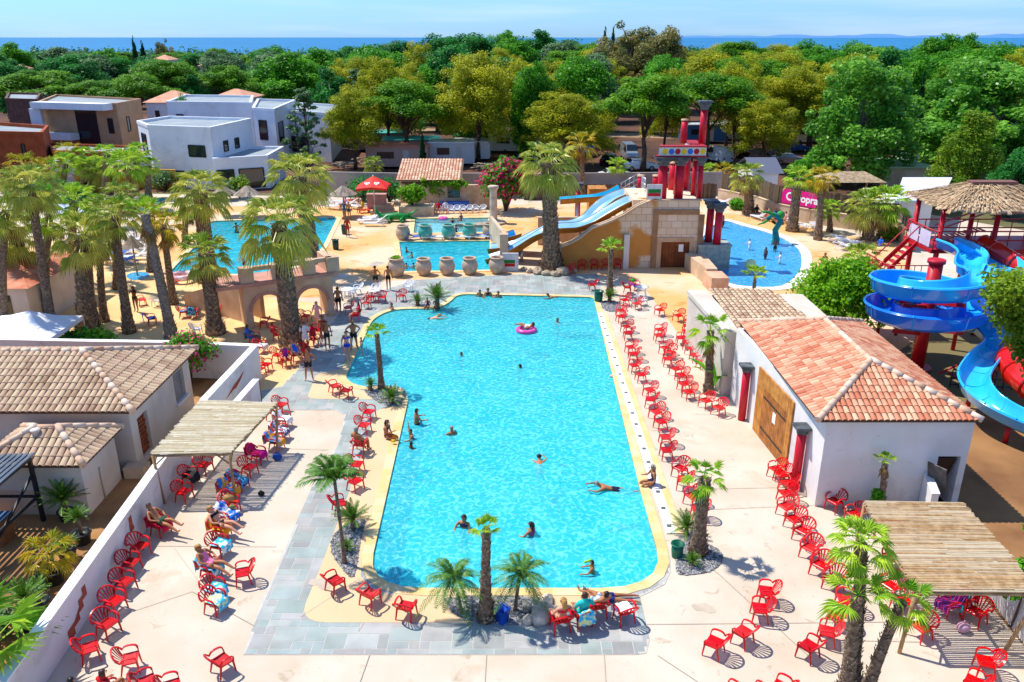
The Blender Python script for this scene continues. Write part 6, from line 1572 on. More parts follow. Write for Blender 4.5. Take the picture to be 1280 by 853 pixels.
# sheds at right
t = thing('green_roofed_shed', 'low shed with pale green roof behind the plane trees', 'shed', (0,0,0))
x0, x1 = xat(1105,92,2.2), xat(1168,92,2.2); MB().box((x0,92,0), (x1,99,2.2)).build('wall', M_stone, t); MB().prism([(x0-.3,91.7),(x1+.3,91.7),(x1-.6,99.5),(x0-.3,99.5)], 2.204, 2.4).build('roof', mat('roof_green', '#a4bc8c', '#94ac7c', .5), t)
t = thing('white_roofed_shed', 'white flat-roofed shed behind the pair of palms', 'shed', (0,0,0))
MB().box((xat(1118,70,2),70,0), (xat(1165,70,2),77,2.6)).build('wall', M_white, t); MB().prism([(xat(1115,70,2.6),69.6),(xat(1172,70,2.6),69.6),(xat(1190,82,2.6),82),(xat(1128,82,2.6),82)], 2.604, 2.8).build('roof', mat('roof_lilac', '#dcdcec', '#ccccdc', .5), t)
t = thing('grey_gabled_shed', 'grey-walled shed with dark gable roof behind the reed screen', 'shed', (0,0,0))
x0, x1 = xat(935,86,2), xat(972,84,2); MB().box((x0,84,0), (x1,90,3.0)).build('wall', mat('shed_grey', '#dcdce0'), t); MB().add([(x0-.3,83.7,2.9),(x1+.5,83.7,2.9),(x1+.5,87,4.1),(x0-.3,87,4.1),(x0-.3,90.3,2.9),(x1+.5,90.3,2.9)], [(0,1,2,3),(3,2,5,4)]).build('roof', mat('slate_roof', '#5c6070'), t)
t = thing('thatch_shelter', 'small shelter with straw roof behind the reed screen', 'shelter', (xat(1060,82,2), 82, 0))
MB().add([(-3,-2,2.6),(3,-2,2.6),(3,2,2.6),(-3,2,2.6),(-1.5,0,3.4),(1.5,0,3.4)], [(0,1,5,4),(1,2,5),(2,3,4,5),(3,0,4),(3,2,1,0)]).build('roof', M_thatch, t)
for x, y in ((-2.6,-1.6),(2.6,-1.6),(2.6,1.6),(-2.6,1.6)): MB().beam((x,y,0), (x,y,2.6), .15, .15).build('post', M_pole, t)
# power pole
for px, y, h, lb in ((375,214,7.5,'dark slim pole beside the bare conifer'),(378,150,9,'pale utility pole behind the bare conifer')):
    p = at(px, y if y > 180 else 190); tag(MB().tube([(0,0,0),(0,0,h)], .09, 6).box((-.6,-.05,h-.4), (.6,.05,h-.3)).build('utility_pole', mat('pole_grey', '#4c4844'), None, (p.x, p.y, 0)), lb, 'pole')
# ================================================================ SLIDE TOWER, HELIX
M_b1 = mat('slide_blue', '#20a8f4', '#2cb4f8', 1, .18, coat=.6); M_b2 = mat('slide_deep_blue', '#1070e4', '#187cec', .8, .2, coat=.6); M_cy = mat('slide_cyan', '#28b8f4', '#40c8f8', 1, .18, coat=.6)
M_redt = mat('slide_red', '#d01c10', '#dc2418', 1, .2, coat=.6); M_rs = mat('red_steel', '#c81828', '#b01220', 2, .4)
HX, HY, HR = 20.9, 38.6, 2.2
def helix(a0, a1, z0, z1, R_=HR, n_=28): return [V((HX+R_*math.cos(a0+(a1-a0)*i/n_), HY+R_*math.sin(a0+(a1-a0)*i/n_), z0+(z1-z0)*i/n_)) for i in range(n_+1)]
Uw = [(-.72,.62),(-.68,.66),(-.64,.6),(-.56,.2),(-.3,.02),(0,-.02),(.3,.02),(.56,.2),(.64,.6),(.68,.66),(.72,.62)]
t = thing('helix_slide', 'open blue spiral water slide winding around a red mast', 'water slide', (0,0,0))
def flume(name, pp, prof, mi, parent, mo=None):
    a = MB(); a.sweep(pp, prof); f = a.build(name, mi, parent)
    b = MB(); lo = [(x*1.05, y-.05) for x, y in prof]; b.sweep(pp, lo)
    b.build('outer_shell', mo or mi, f); return f
entry = smooth_poly([V((23.9,43.6,5.05)), V((24.2,42.4,5.0)), V((24.1,41.2,4.9)), V((23.5,40.2,4.8))]+helix(.3,-.2,4.75,4.7,HR,3), 6, False)
flume('entry_flume', entry, Uw, M_cy, t, M_b1)
up = helix(-.2, -.2-2*math.pi, 4.7, 3.15, HR, 44)
Uhi = [(x, y*1.3) for x, y in Uw]
flume('upper_flume', up, Uhi, M_b1, t, mat('slide_mid_blue', '#1c94ec', '#24a0f0', 1, .2, coat=.6))
lo_ = helix(-.2-2*math.pi, -.2-4*math.pi+.3, 3.15, 2.1, HR*1.03, 44)
flume('lower_flume', lo_, Uhi, M_b2, t, M_b2)
ex = smooth_poly([lo_[-4], lo_[-1], V((23.7,38.2,1.95)), V((23.4,36.3,1.8)), V((21.9,34.8,1.6)), V((20.6,33.2,1.35)), V((20.3,31.7,1.1)), V((20.9,30.3,.85)), V((22.2,29.2,.65)), V((24.5,28.2,.5))], 7, False)
flume('exit_flume', ex, [(x*.9, y) for x, y in Uw], M_cy, t, M_b1)
for i in range(10, len(ex), 5):
    mb = MB()
    p = ex[i]; dd = (ex[min(i+1, len(ex)-1)]-ex[i-1]).normalized(); sd_ = V((dd.y,-dd.x,0)).normalized()
    for q, q2 in zip(Uw, Uw[1:]): mb.beam(p+sd_*q[0]*.93+V((0,0,q[1]+.012)), p+sd_*q2[0]*.93+V((0,0,q2[1]+.012)), .05, .03)
    mb.build('joint_ring', M_b1, t)
for pth, r_ in ((up, Uhi), (lo_, Uhi)):
    for i in range(3, len(pth)-1, 6):
        mb = MB()
        p = pth[i]; dd = (pth[i+1]-pth[i-1]).normalized(); sd_ = V((dd.y,-dd.x,0)).normalized()
        for q, q2 in zip(r_, r_[1:]): mb.beam(p+sd_*q[0]*1.08+V((0,0,q[1]-.03)), p+sd_*q2[0]*1.08+V((0,0,q2[1]-.03)), .05, .04)
        mb.build('joint_ring', M_b1, t)
MB().tube([(HX,HY,0),(HX,HY,5.6)], .33, 18).tube([(HX,HY,5.6),(HX,HY,5.78)], .42, 18).tube([(HX,HY,0),(HX,HY,.12)], .7, 18).build('mast', M_rs, t)
mb = MB()
for a_, z in ((.1,4.4),(-1.3,4.1),(-2.6,3.8),(-4.2,3.4),(.2,2.9),(-1.2,2.7),(-2.7,2.4),(-4.4,2.2)): mb.beam((HX,HY,z-.5), (HX+HR*math.cos(a_), HY+HR*math.sin(a_), z-.02), .14, .2)
mb.build('bracket_arms', M_rs, t)
for x, y, h_ in ((23.4,36.3,1.7),(21.0,33.8,1.3),(20.8,30.4,.8),(24.1,41.2,4.8)): MB().tube([(x,y,0),(x,y,h_)], .11, 10).build('support', M_rs, t)
ch = smooth_poly([V((25.0,43.6,5.05)), V((25.3,42.6,4.9)), V((25.7,41.3,4.5)), V((25.5,40.0,4.2)), V((24.7,39.1,4.05)), V((23.7,38.7,4.0))], 6, False)
tt_ = thing('chute_slide', 'wide light blue chute dropping from the tower beside the spiral slide', 'water slide', (0,0,0))
flume('flume', ch, [(x*1.3, y*1.1) for x, y in Uw], M_cy, tt_, M_b1); MB().tube([(25.7,41.2,0),(25.7,41.2,4.4)], .11, 10).build('support', M_rs, tt_)
def ringprof(r, n_=14): return [(r*math.cos(2*math.pi*k/n_), r*math.sin(2*math.pi*k/n_)+r) for k in range(n_)]
def tube_slide(label, pts, r, m, ring=True):
    t = thing('tube_slide', label, 'water slide', (0,0,0)); pp = smooth_poly([V(p) for p in pts], 6, False)
    mb = MB(); mb.sweep(pp, ringprof(r), closed=True); mb.f = mb.f[:-2]; mb.m = mb.m[:-2]; mb.t = mb.t[:-2]; mb.sm = mb.sm[:-2]; mb.build('tube', m, t)
    for i in range(0, len(pp), 5):
        a = pp[i]; b = pp[min(i+1, len(pp)-1)] if i < len(pp)-1 else a+(a-pp[i-1]); d_ = (b-a).normalized()*.08; MB().sweep([a, a+d_], [(x, y-.05) for x, y in ringprof(r+.05)], closed=True).build('flange', m, t)
    return t
tube_slide('closed red tube slide leaving the thatched tower to the right', [(25.9,43.7,4.8),(26.2,42.7,4.6),(26.8,41.4,4.1),(27.3,40,3.5),(27.6,38.4,2.8),(27.6,36.6,2.2),(27.0,34.6,1.7),(26.4,33,1.3)], .52, M_redt)
tube_slide('red slide end lying behind the acacia beside the cyan slide', [(23.9,35.8,1.6),(23.0,34.6,1.4),(22.7,33.2,1.2),(22.9,31.9,1.0),(23.6,30.6,.8)], .6, M_redt)
tube_slide('dark blue tube slide at the right edge of the tower', [(29.6,43.6,4.7),(30.3,42.6,4.4),(31.4,41.8,4.0),(33,41.4,3.6)], .62, M_b2)
# tower
t = thing('slide_tower', 'red steel slide tower with a thatched hip roof', 'tower', (0,0,0))
TZ, ZR = 5.05, 7.5
for x, y in [(23.45,46.4),(23.5,43.6),(26.5,43.6),(30.2,43.6),(30.2,46.6),(26.8,46.6)]: MB().tube([(x,y,0),(x,y,ZR)], .14, 12).build('post', M_rs, t)
mb = MB(); mb.box((23.1,43.45,TZ-.22), (30.4,46.8,TZ)); mb.box((20.9,43.4,3.0), (23.05,46.2,3.15)); mb.build('platform', M_rs, t)
mb = MB(); pts = [(23.2,43.5),(30.3,43.5),(30.3,46.7),(23.2,46.7)]
for zz in (TZ+.5, TZ+1.0):
    for a, b in zip(pts, pts[1:]+pts[:1]): mb.tube([(*a,zz),(*b,zz)], .04, 6)
for a, b in zip(pts, pts[1:]+pts[:1]):
    n_ = 7
    for i in range(n_): c = V((*a,0)).lerp(V((*b,0)), i/n_); mb.tube([(c.x,c.y,TZ),(c.x,c.y,TZ+1.0)], .028, 5)
mb.build('railing', M_rs, t)
MB().add([(23.12,43.8,TZ+.05),(23.12,45.0,TZ+.05),(23.12,45.0,TZ+.9),(23.12,43.8,TZ+.9)], [(0,1,2,3)]).add([(23.12,45.15,TZ+.05),(23.12,46.3,TZ+.05),(23.12,46.3,TZ+.9),(23.12,45.15,TZ+.9)], [(0,1,2,3)]).build('side_panels', mat('panel_lilac', '#dcd0e0', '#ccc0d4', 2, .5), t)
# thatch roof: hip with ridge cap
def thatch_roof(cx, cy, wx, wy, z0, rise, rl, m, parent, seed):
    rnd = random.Random(seed); mb = MB(); n_ = 26
    def ring_(s):  # s 0 eave .. 1 ridge
        hx = wx/2*(1-s)+rl/2*s; hy = wy/2*(1-s)+.12*s; pts = []
        for (ax, ay, bx_, by_) in ((-1,-1,1,-1),(1,-1,1,1),(1,1,-1,1),(-1,1,-1,-1)):
            for k in range(n_): u = k/n_; pts.append(V((cx+hx*(ax+(bx_-ax)*u), cy+hy*(ay+(by_-ay)*u), z0+rise*s)))
        return pts
    L_ = 11; rings = [ring_(i/L_) for i in range(L_+1)]
    mb.add(rings[0]+[V((cx,cy,z0+rise*.3))], [(k, (k+1) % (4*n_), 4*n_) for k in range(4*n_)])
    for i in range(L_):
        a, b = rings[i], rings[i+1]; m_ = len(a)
        for k in range(m_):
            k2 = (k+1) % m_; t0 = rnd.random(); h = rnd.uniform(.03, .12); dn = rnd.uniform(.05, .3)*(1.4 if i == 0 else 1)
            o = (a[k]-V((cx,cy,a[k].z))).normalized()*dn*.8
            mb.add([a[k]+o+V((0,0,h-dn*.5)), a[k2]+o+V((0,0,h*.6-dn*.5)), b[k2]+V((0,0,h*.3)), b[k]+V((0,0,h*.3)), a[k]+o-V((0,0,dn*.5)), a[k2]+o-V((0,0,dn*.5))], [(0,1,2,3),(4,5,1,0)], 0, t0)
    # loose straws
    for i in range(2600):
        r_ = rnd.randrange(L_); k = rnd.randrange(4*n_); p = rings[r_][k].lerp(rings[r_+1][(k+1) % (4*n_)], rnd.random()); q = rings[0][k]-rings[-1][k]; q.normalize(); sdv = q.cross(V((0,0,1))).normalized()*.025
        up_ = V((0,0,.07)); e = p+q*rnd.uniform(.3,.6)+V((0,0,rnd.uniform(.02,.12)))
        mb.add([p-sdv+up_, p+sdv+up_, e+sdv+up_*.9, e-sdv+up_*.9], [(0,1,2,3)], 0, rnd.random())
    r_ = mb.build('thatched_roof', m, parent)
    MB().prism([(cx-rl/2-.1,cy-.35),(cx+rl/2+.1,cy-.35),(cx+rl/2+.1,cy+.35),(cx-rl/2-.1,cy+.35)], z0+rise-.02, z0+rise+.16).build('ridge_cap', mat('ridge_brown', '#7c5448'), r_)
thatch_roof(26.6, 45.0, 6.6, 5.2, 7.45, .95, 2.3, mat('straw', '#b8946c', '#94704c', 2.5, .95, tint='#dcc09a', bump=.5), t, 3)
# stairs
mb = MB()
for i in range(7): mb.box((21.6+i*.24,45.2,3.2+i*.27), (21.95+i*.24,46.2,3.25+i*.27))
for i in range(10): mb.box((17.6+i*.33,44.2,.25+i*.28), (18.05+i*.33,45.2,.3+i*.28))
for y in (44.2,45.2): mb.beam((17.5,y,.1), (21.0,y,3.0), .08, .2)
for y in (45.2,46.2): mb.beam((21.4,y,3.0), (23.2,y,TZ), .08, .2)
for x, y in ((20.95,43.5),(20.95,46.1),(22.0,43.5)): mb.tube([(x,y,0),(x,y,3.0)], .09, 8)
mb.build('stair', M_rs, t)
mb = MB()
for y in (44.2,45.2):
    mb.tube([(17.5,y,1.1),(21.0,y,4.0)], .035, 6)
    for i in range(8): x = 17.6+i*.45; mb.tube([(x,y,.2+i*.37),(x,y,1.15+i*.37)], .025, 5)
for y in (45.2,46.2): mb.tube([(21.4,y,4.0),(23.2,y,TZ+1)], .035, 6)
mb.build('stair_railing', M_rs, t)
mb = MB()
for i in range(10): mb.box((25.0+i*.22,45.6,TZ+.1+i*.05), (25.2+i*.22,46.4,TZ+.13+i*.05))
for y in (45.6,46.4): mb.tube([(24.6,y,TZ+.7),(27,y,TZ+1.6),(29.8,y,TZ+1.6)], .05, 6)
mb.build('inner_railing', mat('pinkish_rail', '#cc7078'), t)
railing('red steel railing around the half-height landing of the slide tower', [(20.85,46.2,3.15),(20.85,43.4,3.15),(23.1,43.4,3.15)], 1.0, M_rs, gap=.35, r=.03)
railing('dark ground railing under the spiral slide', [(21.4,36.2,0),(24.6,35.8,0),(27.5,34.5,0)], .9, M_steel, gap=.4)
t = thing('steel_ladder_frame', 'pinkish red tubular frame lying between the mast and the lower slide', 'frame', (22.9,37.0,.0), .4)
mb = MB()
for i in range(6): mb.tube([(-1.2+i*.45,-.6,.15+.1*i),(-1.0+i*.45,.7,.4+.1*i)], .04, 5)
for y, z in ((-.6,.1),(.7,.35)): mb.tube([(-1.5,y,z),(1.4,y,z+.6)], .05, 6)
mb.build('tubes', M_rs, t)
t = thing('water_toy', 'green and teal curling dragon-like water toy in the right lagoon', 'water toy', (at(968,304).x, at(968,304).y, -.5))
mb = MB(); mb.tube([(0,0,0),(.1,0,.8),(-.05,0,1.6),(.3,0,2.3),(.15,0,2.75),(-.35,0,2.9),(-.9,0,2.55)], [.32,.3,.24,.24,.26,.2,.08], 10); mb.build('body', mat('toy_teal', '#106870', '#1c8c78', 3), t)
mb = MB(); mb.tube([(-.3,-.1,2.85),(-.9,-.3,3.15),(-1.5,-.3,3.2)], [.14,.12,.05], 8); mb.tube([(-.5,.1,2.6),(-1.0,.1,2.2),(-1.5,.2,2.0)], [.12,.1,.04], 8); mb.blob((.25,0,2.85), .36, 10); mb.build('fins', mat('toy_green', '#18803c', '#3c9c30', 3), t)
t = thing('water_mushroom', 'pale ball-shaped fountain toy at the near edge of the right lagoon', 'water toy', (at(937,341).x, at(937,341).y, -.5)); MB().blob((0,0,1.1), .42, 14).tube([(0,0,0),(0,0,.9)], .1, 8).build('ball', mat('toy_cream', '#e8ecb0', '#c8dca0', 3), t)
# crocodile
p = at(500,277); t = thing('toy_crocodile', 'large green crocodile figure with raised tail beside the paddling pool', 'crocodile figure', (p.x, p.y, 0))
G_ = mat('croc_green', '#089038', '#0a7830', 3, .4)
mb = MB(); mb.tube([(-2.2,0,1.5),(-2.15,0,.9),(-1.7,0,.5),(-1.1,0,.45),(-.3,0,.5),(.4,0,.45),(.8,0,.4)], [.06,.16,.28,.4,.45,.38,.22], 12, flat=.8); mb.build('body', G_, t)
mb = MB(); mb.tube([(.7,0,.38),(1.2,0,.3),(1.7,0,.25)], [.25,.18,.08], 10, flat=.6); mb.tube([(.75,0,.55),(1.2,0,.8),(1.65,0,1.15)], [.25,.17,.08], 10, flat=.6)
for sy in (-1,1): mb.blob((.85,sy*.14,.75), .11, 8)
mb.build('head', G_, t)
for sx in (-.9, .3):
    for sy in (-1, 1): MB().tube([(sx,sy*.3,.4),(sx-.15,sy*.65,.25),(sx+.1,sy*.75,.05)], [.16,.13,.1], 8).build('leg', G_, t)
# red parasol
t = thing('red_parasol', 'red square promotional parasol with white heart-shaped emblems', 'parasol', (at(470,268).x, 77, 0))
mb = MB(); R_ = 1.45; 
cr_ = [(-R_,-R_,2.75),(R_,-R_,2.75),(R_,R_,2.75),(-R_,R_,2.75)]
for i in range(4):
    a, b = V(cr_[i]), V(cr_[(i+1) % 4]); mid = a.lerp(b, .5)+V((0,0,.15)); mb.add([a, mid, (0,0,3.75)], [(0,1,2)]); mb.add([mid, b, (0,0,3.75)], [(0,1,2)])
    mb.add([a-V((0,0,.22)), mid-V((0,0,.22)), mid, a], [(0,1,2,3)]); mb.add([mid-V((0,0,.22)), b-V((0,0,.22)), b, mid], [(0,1,2,3)])
mb.build('canopy', mat('parasol_red', '#dc2010', '#e83018', 1), t); MB().tube([(0,0,0),(0,0,3.85)], .05, 8).build('pole', M_metal, t)
for sx in (-.5, .5):
    em = MB(); base = V((sx*.9,-.92,3.14)); nrm = V((0,-.62,1)).normalized(); uu = V((1,0,0)); vv = nrm.cross(uu)
    def heart(k, lift): return [base+nrm*lift+uu*k*.016*16*math.sin(q)**3+vv*k*.016*(13*math.cos(q)-5*math.cos(2*q)-2*math.cos(3*q)-math.cos(4*q)) for q in [i*math.pi/14 for i in range(28)]]
    for k, lift, mi in ((1, .05, 0), (.68, .056, 1), (.4, .062, 0)): em.add(heart(k, lift), [tuple(range(28))], mi)
    em.build('emblem', [M_let, MATS['parasol_red']], t)
tag(MB().box((-.9,-.4,0), (.9,.4,1.7)).box((-.96,-.46,1.7), (.96,.46,1.76)).build('service_kiosk', mat('kiosk_pink', '#c8988c', '#b88880', 2), None, (at(474,262).x, 78.6, 0)), 'pinkish service counter under the red parasol', 'counter')
# urns
M_urn = mat('urn_clay', '#cbb49c', '#b39a82', 3, .8, bump=.3, bscale=16); M_urng = mat('urn_green_glaze', '#4ca894', '#c0b498', 1.1, .6, contrast=(.45, .6)); M_plg = L_bright
PRU = [(.36,0),(.46,.12),(.60,.45),(.63,.7),(.58,.95),(.46,1.12),(.42,1.18),(.5,1.22),(.5,1.3),(.40,1.3),(.38,1.2),(.45,1.0),(.3,.9),(.001,.9)]
def urn_mesh(m): return MB().lathe(PRU, 24).mesh('urn_body', m)
UB, UG = urn_mesh(M_urn), urn_mesh(M_urng)
RB = MB().tube([(.52*math.cos(k*math.pi/10), .52*math.sin(k*math.pi/10), 1.26) for k in range(21)], .035, 6, caps=False).mesh('rim', M_urn)
urns = [(496,345,0),(530,343.5,0),(559,343,0),(587.5,342.5,0),(621,341.5,0),(504,300,0),(532,299.5,1),(561,299,1),(587,298.5,1),(612,297.5,0)]
names = ['leftmost large clay urn of the front row, with a tuft of plants','second clay urn from the left in the front row','middle clay urn of the front row','fourth clay urn from the left in the front row','rightmost clay urn of the front row, beside the slide end','leftmost clay urn of the back row','second urn from the left in the back row, green-glazed belly','middle urn of the back row with turquoise glaze','fourth urn from the left in the back row, turquoise glazed','rightmost beige urn of the back row by the stone column']
for i, (x, y, g_) in enumerate(urns):
    p = at(x, y); t = thing('clay_urn', names[i], 'urn', (p.x, p.y, 0), 0, 'large clay urns around the small pool'); s_ = .93 if i < 5 else .97; t.scale = (s_*(1.1 if i == 0 else 1),)*3
    obj('urn_body', UG if g_ else UB, t); obj('rim', RB, t)
    if i == 0: obj('plant_tuft', quadmesh('plant_tuft', *cloud([(0,0,1.3)], [.4], 160, .09, .5), L_bright), t)
# pots in the garden
M_pot = mat('black_pot', '#26282a', rough=.5)
def pot_mesh(): return MB().lathe([(.2,0),(.26,.34),(.29,.34),(.29,.38),(.24,.38),(.23,.3),(.001,.3)], 16).mesh('pot', M_pot)
PM = pot_mesh()
for i, (x, y, sc, key, h, cs, lb) in enumerate([(69,728,1.25,'yellow',.75,.42,'potted fan palm with yellowing fronds, the biggest pot in the sand garden'),(104,679,1.15,'cycas',.75,.55,'potted pale green yucca on a thin stem'),(86,700,1.1,'cycas',.3,.5,'low black pot with strappy leaves behind the fan palm pot'),(52,765,1.1,'cycas',.5,.5,'black pot with a small silvery bush in the sand garden'),(40,790,1.0,'cycas',.9,.75,'tall dark green yucca standing in the sand garden'),(84,650,1.0,'cycas',.55,1.0,'bright green yucca growing against the hut wall')]):
    p = at(x, y); t = thing('potted_plant', lb, 'potted plant', (p.x, p.y, 0)); o = obj('pot', PM, t); o.scale = (sc,)*3
    MB().tube([(0,0,.3),(0,0,.3+h)], .06 if key != 'yellow' else .11, 8).build('stem', M_ptrunk, t)
    c = obj('fronds', crown_of(key) if key != 'cycas' else FCR['cycas'], t, (0,0,.3+h)); c.scale = (cs*1.3,)*3; c.rotation_euler = (0, 0, i)
p = at(14,850); t = thing('fan_palm', 'big fan palm cut by the lower left corner with broad bright fronds', 'palm tree', (-13.9,16.6,0)); MB().tube([(0,0,0),(.1,0,1.0)], .14, 10).build('trunk', M_ptrunk, t)
c = obj('fronds', crown_of('low'), t, (.1,0,1.0)); c.scale = (1.45,)*3; c.rotation_euler = (0,0,1.2)
t = thing('fan_palm', 'second fan palm at the lower left corner with yellow-green fronds', 'palm tree', (-15.0,16.2,0)); MB().tube([(0,0,0),(.1,0,.8)], .14, 10).build('trunk', M_ptrunk, t)
c = obj('fronds', crown_of('mid2'), t, (.1,0,.8)); c.scale = (1.15,)*3
shrub((at(10,800).x-.2, 18.6, 0), .7, .9, 800, L_grey, 'silvery green bush in the sand garden at the left edge', seed=70, lsz=.06)
shrub((at(50,745).x, at(50,745).y, 0), .35, .9, 500, L_grey, 'thin olive-like bush behind the potted yucca', seed=71, lsz=.05)
# bins
def bin_(px, y, col, label, h=.55, r=.22):
    p = at(px, y); t = thing('litter_bin', label, 'bin', (p.x, p.y, 0)); m = mat('bin_'+col[1:], col, rough=.4)
    MB().lathe([(r*.85,0),(r,h*.5),(r*.97,h),(r*.8,h),(r*.8,h*.6),(.001,h*.6)], 16).build('body', m, t); MB().tube([((r+.01)*math.cos(k*math.pi/8),(r+.01)*math.sin(k*math.pi/8),h) for k in range(17)], .025, 6, caps=False).build('rim', m, t)
bin_(846,696,'#0c6048','dark green bin beside the cycad on the right pool side',.5,.2)
bin_(748,377,'#0c5c48','dark green bin beside the small palm at the far pool corner',.7,.28)
bin_(420,312,'#1c3c2c','dark green bin on the sandy terrace left of the small pool',.8,.26)
bin_(431,293,'#1c3c2c','dark green bin beside the person with the towel',.8,.26)
t = thing('blue_bin', 'blue plastic bucket-like bin in the gravel bed at the near pool end', 'bin', (at(628,778).x, at(628,778).y, 0)); MB().lathe([(.17,0),(.24,.5),(.26,.5),(.2,.46),(.14,.1),(.001,.1)], 4).build('body', mat('bin_blue', '#1450c8', rough=.35), t); MB().tube([(-.2,0,.5),(0,0,.62),(.2,0,.5)], .015, 5).build('handle', MATS['bin_blue'], t)
# brown steps under the arches etc.
# ================================================================ CHAIRS
def chair_parts(m):
    W_ = .26
    seat = MB()
    for i in range(7):
        y = -.205+i*.41/6; pts = [(.24,y,.41),(.2,y,.435),(0,y,.42),(-.2,y,.405)]
        for a, b in zip(pts, pts[1:]): seat.beam(a, b, .062, .016)
    seat.beam((.235,-.23,.412), (.235,.23,.412), .05, .04); seat.beam((-.2,-.22,.405), (-.2,.22,.405), .05, .035)
    for sy in (-1, 1): seat.beam((.23,sy*.235,.415), (-.2,sy*.225,.41), .035, .05)
    back = MB(); c0 = V((-.2,0,.40)); rec = V((-.30,0,.44)).normalized()
    def bp(a, r): # angle from vertical in the back plane
        return c0+rec*(r*math.cos(a)+.02)+V((0, r*math.sin(a)*1.0, 0))+V((.0,0,0))
    rim = []
    for k in range(-8, 9):
        a = k/8*1.12; r = .50-.03*abs(k/8)-.12*(abs(k/8))**3
        rim.append(bp(a, r)+V((.07*(abs(k)/8)**2,0,0)))
    for a, b in zip(rim, rim[1:]): back.beam(a, b, .055, .036)
    for k in range(-3, 4):
        a = k/3*.86; b0 = c0+V((0,k*.055,.0)); e = bp(a, .47-.05*abs(k/3)); back.tube([b0, b0.lerp(e,.55)+V((-.015,0,0)), e], [.017,.024,.03], 4, smooth=False, flat=.6)
    back.beam(c0+V((0,-.2,.02)), c0+V((0,.2,.02)), .03, .06)
    parts = [('seat', seat), ('backrest', back)]
    for sy in (-1, 1):
        arm = MB(); r0 = rim[0] if sy < 0 else rim[-1]
        ap = smooth_poly([r0, V((-.14,sy*.30,.65)), V((.08,sy*.305,.655)), V((.22,sy*.285,.6)), V((.25,sy*.255,.43))], 3, False)
        for a, b in zip(ap, ap[1:]): arm.beam(a, b+(b-a)*.15, .062, .028)
        parts.append(('armrest', arm))
        for (x0, x1_) in ((.235,.28), (-.19,-.29)):
            lg = MB(); a = V((x0,sy*.235,.42)); b = V((x1_,sy*.265,0))
            lg.tube([a, a.lerp(b,.5), b], [.038,.032,.025], 6, smooth=False); parts.append(('leg', lg))
    return parts
CH = {}
def chair_proto(kind, m):
    t = thing('plastic_chair', 'x', 'chair')
    for n_, mb in chair_parts(m): mb.xf(Matrix.Diagonal((.82,.92,.88,1))).build(n_, m, t)
    CH[kind] = t; return t
M_cr = mat('chair_red', '#e0040c', '#d0020a', 2, .28, spec=.5); M_cw = mat('chair_white', '#f2f4f8', '#e4e6ec', 2, .35)
REDS = []
for k_, m_ in enumerate((M_cr, mat('chair_red_faded', '#d8141c', '#e0302c', 3, .45), mat('chair_red_dark', '#c80410', '#b8020c', 3, .35))): REDS.append(chair_proto('red', m_))
chair_proto('white', M_cw)
def chair(kind, x, y, ang_, label, group):
    p = at(x, y); pr_ = REDS[random.choice((0, 0, 1, 2))] if kind == 'red' else CH[kind]; o = place(pr_, USED, (p.x+random.uniform(-.04,.04), p.y+random.uniform(-.04,.04), .022), rad(ang_)+random.gauss(0, .14), label, 'chair', group); return o
def row(fmt, pts, group, kind='red'):
    n_ = len(pts)
    for i, q in enumerate(pts): chair(kind, q[0], q[1], q[2], fmt.format(ORD[i]), group)
OUT = []
row('red chair, {} from the far end of the line nearest the right pool edge', [(775,395,205),(776,403,190),(782,416,205),(784,424,185),(787,442,190),(791,451,185),(792,465,195),(801,477,185),(811,496,208),(813,508,185),(819,524,205),(826,537,190),(832,556,205),(833,573,185),(849,596,208),(853,611,180),(866,632,210),(871,649,180)], 'red chairs lined up along the right pool edge')
row('red chair, {} from the far end of the middle line, right terrace', [(825,395,208),(847,402,208),(824,420,190),(823,427,185),(830,443,210),(837,448,208),(834,457,185),(845,470,208),(851,477,190),(855,489,195),(860,499,190),(881,510,215),(897,519,200)], 'red chairs in the middle line of the right terrace')
row('red plastic chair, {} from the far end of the line beside the annex wall', [(861,408,200),(858,415,190),(857,422,185),(851,430,190),(857,436,190),(863,444,205),(868,452,190),(877,460,195)], 'red chairs beside the annex wall')
row('red chair, {} from the far end of the line by the long building', [(968,597,210),(977,604,205),(983,615,190),(981,628,190),(981,645,205),(992,660,205),(1001,675,208),(1011,697,208),(1024,718,208),(1042,737,208)], 'red chairs in the curved line by the long white building')
